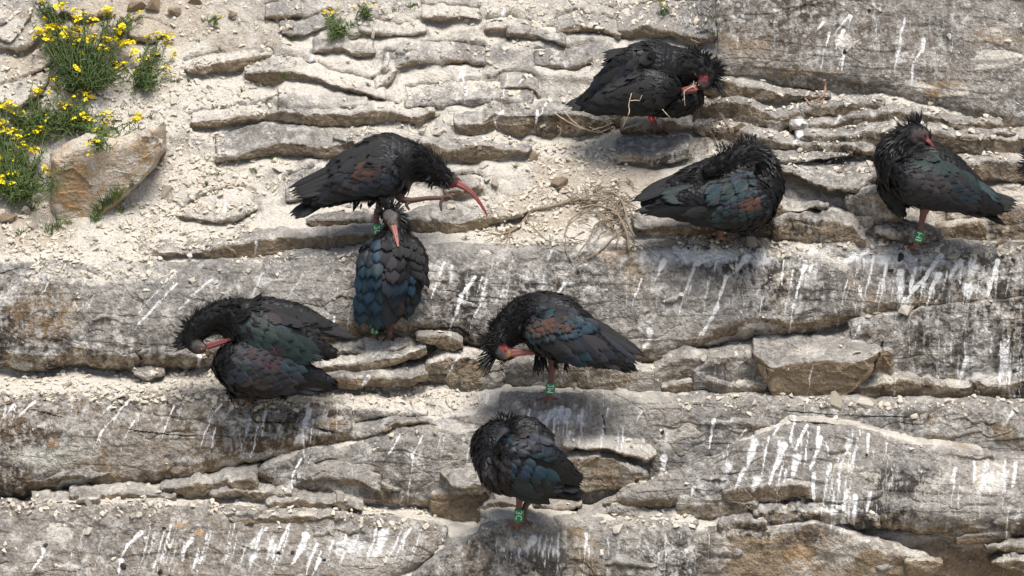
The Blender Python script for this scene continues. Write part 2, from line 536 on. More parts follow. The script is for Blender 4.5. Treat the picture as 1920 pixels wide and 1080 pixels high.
B('rock_slab', [(790, 32), (837, 31), (867, 28), (900, 33)], [(790, 37), (837, 36), (867, 36), (900, 38)], top=20, proud=.03, tt=46, crust=(.2, .2), dark=(.1, .1))
B('rock_slab', [(910, 50), (957, 46), (975, 50)], [(910, 59), (955, 61), (975, 57)], top=18, proud=.035, tt=46, crust=(.2, .2), tan=(0, .7), dark=(.1, .1))
B('rock_slab', [(950, 63), (987, 60), (1007, 64), (1030, 73), (1060, 80)], [(950, 67), (973, 68), (993, 75), (1010, 70), (1060, 86)], top=24, proud=.05, tt=46, crust=(.5, .3), dark=(.2, .3))
B('rock_slab', [(1040, 62), (1080, 45), (1130, 50), (1165, 66)], [(1040, 66), (1080, 56), (1130, 62), (1165, 72)], top=26, proud=.03, tt=52, crust=(.6, .5), dark=(.2, .3))
B('rock_slab', [(1155, 57), (1180, 55), (1203, 46), (1240, 57), (1280, 67), (1342, 70)], [(1155, 68), (1180, 73), (1207, 68), (1250, 68), (1280, 80), (1342, 84)],
  top=[(1155, 25), (1180, 8), (1260, 3), (1342, 0)], proud=.06, tt=54, tf=100, crust=(.75, .5), tan=(0, .7), dark=(.4, .4))
B('rock_slab', [(936, 164), (963, 161), (987, 159), (1004, 168), (1014, 183)], [(936, 167), (963, 165), (990, 166), (1004, 174), (1014, 187)], top=26, proud=.04, tt=56, crust=(.3, .2), dark=(.2, .2), under=.06)
B('rock_slab', [(720, 135), (780, 112), (860, 108), (910, 118)], [(720, 139), (780, 119), (860, 117), (910, 123)], top=30, proud=.03, tt=52, crust=(.35, .3), dark=(.3, .2), r=12)
B('rock_slab', [(700, 165), (730, 140), (745, 130)], [(705, 172), (732, 152), (745, 138)], top=20, proud=.02, tt=50, crust=(.1, .2), tan=(0, .6), r=8)
B('rock_slab', [(760, 200), (850, 188), (930, 185), (1000, 200)], [(760, 204), (850, 195), (930, 192), (1000, 206)], top=36, proud=.03, tt=55, crust=(.75, .6), dark=(.5, .4), r=12)
B('rock_slab', [(1000, 118), (1060, 125), (1110, 112)], [(1000, 123), (1060, 131), (1110, 118)], top=32, proud=.03, tt=54, crust=(.7, .5), dark=(.35, .3), r=8)
B('rock_slab', [(333, 401), (360, 406), (393, 413), (433, 409), (478, 393)], [(333, 404), (360, 409), (393, 417), (433, 413), (478, 396)],
  top=[(333, 390), (377, 366), (433, 350), (478, 358)], proud=.025, tt=46, crust=(.15, .1), tan=(0, .5), dark=(.05, .1), rough=.7)
B('rock_slab', [(535, 375), (600, 360), (740, 352)], [(535, 380), (600, 372), (740, 368)], top=[(535, 330), (600, 306), (740, 306)], proud=.02, tt=50, crust=(.5, .3), dark=(.3, .2))
B('rock_block', [(574, 416), (603, 414), (637, 411), (706, 411)], [(578, 421), (591, 428), (650, 430), (706, 427)], top=[(574, 412), (605, 400), (640, 386), (672, 392), (706, 402)],
  proud=.07, tt=44, tf=96, crust=(.85, .3), tan=(0, .85), dark=(.5, .3), dust=.15)
B('rock_block', [(744, 412), (776, 413), (811, 413), (846, 418), (871, 418), (892, 410), (938, 408), (992, 397)],
  [(747, 427), (776, 436), (811, 438), (852, 436), (903, 429), (938, 421), (992, 402)],
  top=[(744, 408), (765, 398), (811, 383), (846, 376), (880, 385), (938, 392), (992, 392)], proud=.08, tt=46, tf=92, crust=(.75, .1), tan=(0, .95), dark=(.45, .15), dust=.15)
B('rock_slab', [(832, 359), (870, 354), (905, 350)], [(832, 371), (870, 371), (905, 358)], top=[(832, 345), (870, 325), (905, 330)], proud=.04, tt=46, crust=(.6, .3), tan=(0, .8))
B('rock_layer', [(262, 473), (300, 473), (340, 475), (373, 474), (417, 463), (450, 458), (483, 450), (550, 443), (617, 440), (640, 438), (720, 434)],
  [(262, 477), (300, 481), (340, 481), (377, 479), (400, 484), (467, 485), (500, 480), (550, 472), (640, 467), (720, 460)],
  top=18, proud=.04, tt=38, tf=96, crust=(.4, .15), tan=(0, .9), dark=(.1, .15))
B('rock_slab', [(-60, 68), (0, 68), (20, 76), (40, 52), (58, 22)], [(-60, 74), (0, 73), (20, 81), (40, 58), (58, 26)], top=[(-60, 0), (0, 8), (58, 14)], proud=.09, tt=58,
  crust=(.0, .0), tan=(.4, .7), dark=(.0, .1), dust=.1)
B('rock_slab', [(0, 84), (30, 90), (60, 78), (90, 54)], [(0, 90), (30, 97), (60, 86), (90, 62)], top=[(0, -40), (60, -20), (90, 0)], proud=.03, tt=58, crust=(.3, .2), tan=(.2, .5), dark=(.1, .1), dust=.1)
B('rock_slab', [(0, 188), (30, 202), (60, 180), (80, 160), (92, 143)], [(0, 196), (30, 212), (60, 190), (80, 169), (92, 150)], top=[(0, 160), (60, 142), (92, 130)], proud=.08, tt=50,
  crust=(.2, .1), tan=(.3, .7), dark=(.05, .1), dust=.1)
B('rock_slab', [(58, 132), (80, 122), (98, 108)], [(58, 137), (80, 128), (98, 114)], top=[(58, 110), (80, 88), (98, 85)], proud=.06, tt=55, crust=(.2, .1), tan=(.3, .6), dark=(.05, .1), dust=.1)
B('rock_slab', [(240, 64), (285, 74), (312, 58)], [(240, 70), (285, 80), (312, 64)], top=[(240, 46), (270, 36), (312, 44)], proud=.06, tt=52, crust=(.1, .1), tan=(.35, .8), dark=(.05, .1), dust=.1)
B('rock_slab', [(110, 20), (160, 30), (210, 18)], [(110, 26), (160, 38), (210, 26)], top=[(110, -40), (210, -40)], proud=.03, tt=58, crust=(.5, .3), dark=(.05, .1), dust=.1)
# ---- second bed: the ledge the right-hand birds stand on
B('rock_bed', [(0, 508), (130, 492), (200, 505), (330, 517), (480, 498), (640, 482), (720, 474), (800, 472), (930, 480), (1000, 478), (1080, 470), (1200, 462), (1300, 461), (1450, 464), (1600, 464), (1750, 470), (1920, 476)],
  [(0, 692), (83, 701), (133, 690), (250, 697), (340, 690), (420, 682), (560, 650), (640, 640), (720, 632), (860, 634), (900, 660), (950, 680), (1040, 672), (1100, 672), (1240, 690), (1350, 640), (1420, 625), (1500, 632), (1590, 612), (1660, 600), (1750, 590), (1920, 575)],
  top=[(0, 476), (200, 470), (330, 490), (480, 484), (640, 466), (720, 458), (930, 455), (1100, 446), (1200, 440), (1450, 445), (1750, 448), (1920, 455)],
  proud=.12, tt=18, tf=86, r=85, ew=36, ed=.11, under=.2, crust=(.75, 1.0), tan=(0, .12), dark=(.3, .62), dust=.22, facet=.18)
B('rock_slab', [(925, 484), (990, 482), (1057, 478), (1112, 480)], [(938, 526), (990, 528), (1040, 526), (1100, 506)], top=20, proud=.125, tt=30, tf=100, ew=5, ed=.02, under=.06, crust=(.8, .9),
  tan=(0, .35), dark=(.3, .6), xw=20, r=8)
B('rock_bed', [(1592, 612), (1640, 598), (1680, 590), (1750, 582), (1830, 574), (1920, 560)], [(1592, 700), (1640, 745), (1670, 752), (1760, 757), (1920, 756)],
  top=[(1592, 600), (1920, 545)], proud=.13, tt=30, tf=86, r=24, ew=30, ed=.09, crust=(.9, 1.), tan=(0, .2), dark=(.4, .75), facet=.25)
B('rock_layer', [(1240, 722), (1330, 716), (1440, 725), (1600, 722), (1700, 715), (1800, 724), (1920, 712)], [(1240, 742), (1330, 744), (1440, 742), (1600, 750), (1700, 752), (1800, 756), (1920, 752)],
  top=18, proud=.115, tf=98, ew=8, facet=.6, crust=(.3, .3), tan=(.2, .8), jit=4)
B('rock_block', [(936, 684), (1000, 678), (1100, 684), (1180, 692), (1245, 700)], [(948, 720), (1000, 723), (1100, 736), (1170, 743), (1245, 743)],
  top=[(936, 672), (1000, 664), (1100, 668), (1180, 676), (1245, 688)], proud=.12, tt=40, tf=84, ew=10, ed=.03, under=.2, crust=(.9, .9), tan=(0, .25), dark=(.4, .6), facet=.4)
B('rock_block', [(1225, 695), (1280, 668), (1325, 672), (1345, 690)], [(1225, 735), (1280, 742), (1345, 738)], top=[(1225, 680), (1280, 648), (1345, 660)], proud=.13, tt=46, tf=88, facet=.6, crust=(.8, .7), tan=(0, .3))
B('rock_block', [(1300, 700), (1340, 672), (1400, 665), (1445, 690)], [(1300, 735), (1340, 740), (1445, 742)], top=[(1300, 690), (1330, 655), (1400, 645), (1445, 660)], proud=.145, tt=52, tf=88, facet=.55, crust=(.85, .8), tan=(0, .2))
B('rock_block', [(1412, 660), (1447, 690), (1500, 680), (1560, 676), (1600, 679), (1640, 667), (1652, 660)], [(1412, 668), (1450, 746), (1520, 752), (1580, 749), (1620, 716), (1652, 678)],
  top=[(1412, 633), (1500, 629), (1600, 632), (1652, 652)], proud=.20, tt=46, tf=95, ew=5, ed=.012, under=.22, crust=(.8, .1), tan=(0, .9), dark=(.4, .2), facet=.45, xw=8)
B('rock_block', [(1606, 670), (1640, 655), (1676, 660)], [(1606, 748), (1640, 735), (1676, 700)], top=[(1606, 650), (1640, 640), (1676, 645)], proud=.125, tt=44, tf=92, crust=(.5, .2), tan=(0, .8), facet=.5)
B('rock_slab', [(250, 700), (280, 708), (306, 700)], [(250, 706), (280, 714), (306, 706)], top=[(250, 690), (275, 682), (306, 686)], proud=.10, tt=36, crust=(.5, .4))
B('rock_block', [(430, 700), (520, 698), (600, 690), (640, 681), (690, 680), (740, 670), (775, 659), (802, 655)], [(430, 708), (520, 708), (600, 704), (640, 700), (707, 694), (775, 678), (802, 667)],
  top=[(430, 660), (600, 640), (690, 626), (760, 626), (802, 640)], proud=.15, tt=33, tf=100, under=.2, crust=(.7, .2), tan=(0, .9), dark=(.35, .3), dust=.4)
B('rock_block', [(780, 632), (830, 628), (868, 640)], [(780, 640), (800, 646), (850, 658), (868, 652)], top=[(780, 624), (830, 620), (868, 628)], proud=.15, tt=36, tf=90, crust=(.6, .4), tan=(.1, .6))
B('rock_block', [(560, 716), (690, 706), (760, 706), (802, 696)], [(560, 724), (690, 724), (760, 724), (802, 712)], top=[(560, 696), (690, 680), (802, 672)], proud=.16, tt=36, tf=98, crust=(.5, .2), tan=(0, .8))
B('rock_block', [(796, 690), (840, 672), (900, 676), (945, 690)], [(796, 715), (860, 724), (945, 722)], top=[(796, 672), (840, 648), (945, 660)], proud=.13, tt=44, tf=80, crust=(.4, .4), tan=(.2, .4), facet=.6, dust=.5)
# ---- third bed and below, left
B('rock_bed', [(0, 752), (150, 747), (300, 750), (400, 760), (480, 766), (560, 768), (660, 768)], [(0, 935), (108, 930), (118, 917), (200, 920), (300, 912), (400, 889), (495, 866), (570, 852), (660, 834)],
  top=[(0, 728), (300, 728), (480, 738), (660, 742)], proud=.16, tt=18, tf=86, r=85, ew=36, ed=.12, under=.2, crust=(.8, 1.), tan=(0, .15), dark=(.35, .85), dust=.2, facet=.18, orange=.2)
B('rock_bed', [(640, 772), (700, 770), (770, 777), (800, 784)], [(640, 792), (700, 786), (770, 783), (800, 786)], top=26, proud=.145, tt=34, tf=92, crust=(.5, .3), tan=(0, .6))
B('rock_slab', [(645, 812), (665, 818), (707, 806), (740, 791), (790, 792), (840, 800)], [(645, 816), (665, 828), (707, 814), (740, 800), (790, 797), (840, 804)], top=[(645, 800), (680, 786), (740, 778), (840, 786)],
  proud=.165, tt=44, tf=100, crust=(.5, .3), tan=(0, .7))
B('rock_bed', [(478, 888), (520, 868), (570, 858), (640, 846), (700, 836), (760, 830), (830, 815), (900, 802), (960, 796), (1075, 800)],
  [(478, 896), (520, 920), (600, 926), (640, 944), (720, 953), (812, 953), (850, 940), (930, 945), (1075, 945)], top=[(478, 880), (570, 845), (640, 832), (760, 800), (900, 765), (960, 755), (1075, 755)],
  proud=.17, tt=34, tf=88, r=60, ew=20, ed=.06, crust=(.85, 1.), tan=(0, .15), dark=(.35, .6), dust=.2, facet=.2)
B('rock_slab', [(556, 905), (600, 892), (640, 896), (680, 902), (716, 920)], [(556, 912), (600, 904), (640, 905), (680, 910), (716, 926)], top=34, proud=.185, tt=78, tf=110, under=.06, crust=(.9, .3), tan=(0, .7), r=6)
for lp, bt, pr in ((([(130, 932), (190, 925), (270, 930), (330, 926)], [(130, 940), (190, 944), (270, 943), (330, 936)], .19)),
                   (([(300, 915), (360, 908), (430, 896), (482, 890)], [(300, 924), (360, 926), (430, 918), (482, 912)], .18)),
                   (([(395, 925), (440, 915), (500, 920), (560, 930)], [(395, 934), (440, 934), (500, 938), (560, 940)], .20)),
                   (([(500, 942), (560, 938), (620, 944), (680, 952)], [(500, 951), (560, 952), (620, 957), (680, 960)], .21)),
                   (([(60, 942), (110, 938), (160, 944)], [(60, 950), (110, 952), (160, 952)], .20)),
                   (([(425, 905), (455, 898), (482, 905)], [(425, 922), (455, 926), (482, 922)], .205)),
                   (([(425, 975), (500, 971), (540, 964), (645, 968)], [(425, 981), (500, 981), (540, 980), (645, 977)], .235)),
                   (([(140, 936), (165, 930), (190, 940)], [(140, 944), (165, 948), (190, 948)], .225))):
    B('rock_slab', lp, bt, top=20, proud=pr, tt=40, tf=95, crust=(.4, .3), tan=(.1, .6), facet=.7, jit=4)
B('rock_bed', [(0, 1110), (300, 1108), (640, 1095), (720, 1072), (780, 1050), (820, 1025), (838, 1008)], [(0, 1300), (300, 1300), (640, 1110), (720, 1084), (780, 1062), (820, 1036), (838, 1014)],
  top=[(0, 944), (120, 940), (300, 937), (450, 948), (640, 958), (760, 972), (838, 990)], proud=.23, tt=57, tf=88, r=16, ew=12, under=.25, crust=(.85, .9), tan=(0, .4), dark=(.45, .5), dust=.2, facet=.22, orange=.15)
B('rock_bed', [(770, 1095), (830, 1046), (870, 1016), (930, 992), (1000, 984), (1100, 980), (1200, 988), (1310, 1002)], [(770, 1300), (1310, 1300)],
  top=[(770, 1080), (830, 1030), (930, 968), (1000, 960), (1310, 975)], proud=.27, tt=40, tf=76, r=34, xw=70, xd=.05, crust=(.75, .9), tan=(0, .25), dark=(.3, .55), dust=.2, facet=.3)
# ---- centre, around the lowest bird
B('rock_slab', [(827, 884), (847, 907), (873, 916), (924, 908)], [(827, 887), (850, 914), (873, 925), (903, 928), (924, 917)], top=[(827, 879), (873, 866), (924, 868)], proud=.20, tt=50, tf=98, under=.2, crust=(.8, .4), tan=(0, .8))
B('rock_wall', [(808, 930), (850, 925), (915, 935)], [(808, 965), (850, 975), (915, 982)], top=14, proud=.135, tt=50, tf=86, crust=(.1, .1), tan=(.4, .9), facet=.5)
B('rock_slab', [(905, 950), (940, 940), (985, 948)], [(905, 958), (940, 960), (985, 958)], top=18, proud=.18, facet=.8, crust=(.5, .4), tan=(.1, .6))
B('rock_slab', [(900, 966), (940, 962), (990, 968)], [(900, 976), (940, 980), (990, 980)], top=16, proud=.21, facet=.8, crust=(.5, .4), tan=(.1, .6))
B('rock_slab', [(1000, 944), (1040, 950), (1090, 945)], [(1000, 950), (1040, 964), (1090, 954)], top=[(1000, 936), (1040, 930), (1090, 938)], proud=.20, facet=.6, tt=42, crust=(.6, .4), tan=(.1, .6))
B('rock_block', [(1062, 862), (1150, 858), (1185, 880), (1212, 890)], [(1062, 900), (1100, 922), (1150, 920), (1190, 915), (1212, 902)], top=[(1062, 845), (1150, 842), (1212, 880)], proud=.195, tt=55, tf=84, facet=.55, crust=(.7, .6), tan=(.0, .4), under=.2)
B('rock_slab', [(1055, 836), (1130, 839), (1180, 849), (1212, 864), (1232, 850)], [(1055, 840), (1130, 844), (1180, 857), (1214, 871), (1232, 856)], top=[(1055, 822), (1100, 817), (1170, 812), (1192, 818), (1232, 844)],
  proud=.22, tt=42, tf=98, facet=.3, crust=(.45, .3), tan=(0, .6), dark=(.15, .2))
B('rock_slab', [(1083, 966), (1110, 974), (1140, 962), (1200, 968), (1262, 974)], [(1083, 974), (1110, 985), (1150, 981), (1200, 984), (1262, 990)], top=20, proud=.235, facet=.6, crust=(.5, .4), tan=(.1, .7))
B('rock_slab', [(1132, 944), (1180, 932), (1240, 934), (1300, 928)], [(1132, 948), (1180, 948), (1240, 952), (1300, 945)], top=[(1132, 940), (1180, 918), (1240, 900), (1300, 890)], proud=.235, tt=50, tf=100, under=.2, crust=(.8, .5), tan=(0, .6))
# ---- lower right
B('rock_bed', [(935, 752), (1060, 750), (1250, 757), (1480, 762), (1600, 766), (1700, 768), (1920, 776)],
  [(935, 830), (1060, 945), (1250, 945), (1440, 880), (1480, 800), (1600, 806), (1700, 834), (1840, 850), (1920, 856)], top=[(935, 736), (1250, 736), (1600, 742), (1920, 748)],
  proud=.15, tt=28, tf=78, r=22, ew=10, ed=.02, crust=(.8, .95), tan=(0, .2), dark=(.3, .55), dust=.3, facet=.25)
B('rock_bed', [(1130, 948), (1280, 930), (1360, 922), (1480, 916), (1550, 940), (1640, 962), (1700, 958), (1760, 970), (1850, 974), (1920, 962)],
  [(1130, 952), (1290, 944), (1400, 946), (1480, 940), (1560, 957), (1640, 992), (1750, 1002), (1850, 1012), (1920, 1002)],
  top=[(1130, 942), (1200, 914), (1280, 880), (1340, 858), (1400, 826), (1480, 790), (1600, 797), (1700, 824), (1760, 838), (1840, 845), (1920, 850)],
  proud=.24, tt=60, tf=114, r=14, ew=18, ed=.05, under=.3, crust=(.8, .9), tan=(0, .5), dark=(.3, .7), dust=.15, facet=.22)
B('rock_slab', [(1478, 790), (1530, 788), (1600, 799), (1650, 812), (1700, 829), (1760, 842), (1800, 845), (1842, 845)], [(1478, 792), (1530, 793), (1600, 807), (1650, 819), (1700, 838), (1760, 849), (1800, 851), (1842, 848)],
  top=[(1478, 784), (1530, 782), (1600, 792), (1700, 819), (1780, 832), (1842, 840)], proud=.225, tt=34, tf=95, under=.1, crust=(.1, .1), tan=(.35, .8), dark=(0, .1), jit=1.2)
B('rock_slab', [(1355, 926), (1420, 912), (1480, 905), (1517, 912)], [(1362, 946), (1400, 946), (1450, 938), (1517, 926)], top=[(1355, 918), (1480, 896), (1517, 902)], proud=.27, tt=45, tf=100, under=.2, crust=(.3, .3), tan=(.1, .7), dark=(.3, .3))
B('rock_slab', [(1270, 944), (1340, 938), (1422, 948)], [(1270, 968), (1340, 976), (1400, 971), (1422, 962)], top=18, proud=.25, tf=100, under=.2, crust=(.5, .4), tan=(0, .6), facet=.5)
B('rock_slab', [(1412, 966), (1480, 952), (1560, 958), (1650, 976)], [(1412, 974), (1490, 988), (1570, 984), (1650, 990)], top=20, proud=.26, tf=104, under=.25, crust=(.7, .6), tan=(0, .5), dark=(.4, .7), facet=.6, jit=4)
B('rock_slab', [(1345, 985), (1400, 978), (1440, 982)], [(1345, 1000), (1400, 998), (1440, 994)], top=14, proud=.265, tf=95, crust=(.6, .6), facet=.7, tan=(0, .4))
B('rock_wall', [(1262, 1002), (1340, 1004), (1430, 1004), (1480, 994), (1530, 990), (1570, 1002), (1600, 1016), (1680, 1042), (1735, 1056)], [(1262, 1300), (1735, 1300)],
  top=[(1262, 985), (1430, 986), (1530, 974), (1600, 998), (1735, 1044)], proud=.25, tt=44, tf=87, r=6, crust=(.5, .15), tan=(0, .8), dark=(.5, .3), facet=.25, orange=.12)
B('rock_wall', [(1600, 1010), (1700, 1004), (1800, 1012), (1920, 1008)], [(1600, 1300), (1920, 1300)], top=14, proud=.12, tt=45, tf=86, crust=(.1, .1), tan=(.3, .85), dark=(.2, .25), facet=.3)
B('rock_slab', [(1698, 1054), (1740, 1051), (1768, 1054)], [(1698, 1075), (1740, 1088), (1768, 1064)], top=[(1698, 1048), (1768, 1049)], proud=.29, tf=95, crust=(.2, .1), tan=(.2, .9), under=.2)
B('rock_slab', [(1790, 1010), (1830, 1002), (1895, 1002)], [(1790, 1020), (1830, 1022), (1895, 1016)], top=[(1790, 1006), (1830, 997), (1895, 995)], proud=.20, crust=(.3, .2), tan=(.1, .6), facet=.5, under=.2)
B('rock_slab', [(1848, 1026), (1880, 1024), (1920, 1022)], [(1848, 1032), (1880, 1038), (1920, 1036)], top=[(1848, 1020), (1880, 1010), (1920, 1010)], proud=.23, crust=(.3, .2), tan=(.1, .6), facet=.5, under=.2)
B('rock_slab', [(1862, 1056), (1890, 1050), (1920, 1052)], [(1862, 1060), (1890, 1070), (1920, 1068)], top=[(1862, 1052), (1890, 1038), (1920, 1040)], proud=.25, crust=(.4, .3), tan=(.1, .6), facet=.5, under=.2)
# the loose orange boulder on the scree is built the same way, as a thing of its own
B('boulder', [(94, 296), (108, 302), (140, 280), (172, 276), (215, 277), (250, 273), (285, 246), (304, 236)],
  [(94, 402), (115, 423), (158, 425), (193, 405), (250, 356), (285, 316), (304, 286)],
  top=[(94, 289), (130, 266), (167, 252), (215, 262), (260, 248), (304, 228)], proud=.13, tt=36, tf=93, r=4, ew=8, ed=.03, xw=16, xd=.06, under=.22, jit=1.2, rough=.7, facet=.35,
  crust=(.3, .0), tan=(.15, .3), dark=(.1, .03), dust=.1, orange=.75, own='boulder')

# ---- where the rock stands between the beds
gxs = np.arange(XL, XR + 1, 4.0)
gys = np.arange(-300, 1300 + 1, 4.0)


def raster(bl):
    out = np.full((len(gys), len(gxs)), np.inf)
    for b in bl:
        c = (gxs >= b['x0']) & (gxs <= b['x1'])
        if not c.any():
            continue
        xx = gxs[c]
        ln = lines(b, xx)
        sub = np.full((len(gys), c.sum()), np.inf)
        inside = (gys[:, None] >= ln[0][None]) & (gys[:, None] <= ln[2][None])
        L4 = [np.broadcast_to(a[None], sub.shape).ravel() for a in ln]
        D = bdepth(b, np.broadcast_to(xx[None], sub.shape).ravel(), np.broadcast_to(gys[:, None], sub.shape).ravel(), L4).reshape(sub.shape)
        sub[inside] = D[inside]
        out[:, c] = np.minimum(out[:, c], sub)
    return out


def blur(a, n):
    for _ in range(n):
        p = np.pad(a, 1, mode='edge')
        a = (p[1:-1, 1:-1] * 2 + p[:-2, 1:-1] + p[2:, 1:-1] + p[1:-1, :-2] + p[1:-1, 2:]) / 6
    return a


def samp(A, x, y):
    fx = np.clip((np.asarray(x, float) - gxs[0]) / 4.0, 0, len(gxs) - 1.001); fy = np.clip((np.asarray(y, float) - gys[0]) / 4.0, 0, len(gys) - 1.001)
    ix = fx.astype(int); iy = fy.astype(int); tx = fx - ix; ty = fy - iy
    return (A[iy, ix] * (1 - tx) + A[iy, ix + 1] * tx) * (1 - ty) + (A[iy + 1, ix] * (1 - tx) + A[iy + 1, ix + 1] * tx) * ty


RB = raster([b for b in BLOCKS if b['big']])
covb = np.isfinite(RB)
bs_ = base(gys)
OFF = np.zeros_like(RB)
for j in range(len(gxs)):
    k = covb[:, j]
    off = np.where(k, np.where(k, RB[:, j], 0) - bs_, 0)
    OFF[:, j] = np.interp(gys, gys[k], off[k], left=0, right=off[k][-1])
for _ in range(300):
    p = np.pad(OFF, 1, mode='edge')
    avg = (p[:-2, 1:-1] + p[2:, 1:-1] + p[1:-1, :-2] * 2 + p[1:-1, 2:] * 2) / 6
    OFF = np.where(covb, OFF, avg)
    OFF[:8] = 0
BACK = blur(OFF, 2) + bs_[:, None]
SURF0 = np.minimum(BACK, RB)
SURF0B = blur(SURF0, 6)

# ---- smaller chipped layers that break up the big faces
rs = np.random.default_rng(21)
for k in range(70):
    cx = rs.uniform(-150, 2070); cy = rs.choice([rs.uniform(20, 330), rs.uniform(560, 700), rs.uniform(760, 960), rs.uniform(960, 1075)])
    if (40 < cx < 420 and cy < 470) or (cx > 1300 and cy < 250):
        continue
    w = rs.uniform(25, 80); hgt = rs.uniform(2.5, 8)
    ref = None
    for b in BLOCKS[:-1]:
        if b['own'] or not (b['x0'] < cx - w and cx + w < b['x1']):
            continue
        t_, l_, bo_, _ = lines(b, np.array([cx]))
        if t_[0] < cy < bo_[0] - 10:
            d = bdepth(b, np.array([cx]), np.array([cy]))[0]
            if ref is None or d < ref:
                ref = d
    if ref is None:
        continue
    xs = np.linspace(cx - w, cx + w, 7)
    ys = cy + rs.uniform(-5, 5, 7) + (xs - cx) * rs.uniform(-.12, .12)
    arch = 1 - ((xs - cx) / w) ** 2
    B('rock_flake', [(x, y) for x, y in zip(xs, ys)], [(x, y + 1 + hgt * a) for x, y, a in zip(xs, ys, arch)],
      top=[(x, y - 1 - rs.uniform(10, 24) * a) for x, y, a in zip(xs, ys, arch)],
      proud=float(base(cy) - ref) + rs.uniform(.003, .012), tt=62 if cy > 500 else 50, tf=rs.uniform(92, 106), r=3, ew=4, ed=.008, xw=16, xd=.02,
      under=.05, crust=(.6, .5), tan=(0, .4), dark=(.3, .4), jit=3, facet=.5)

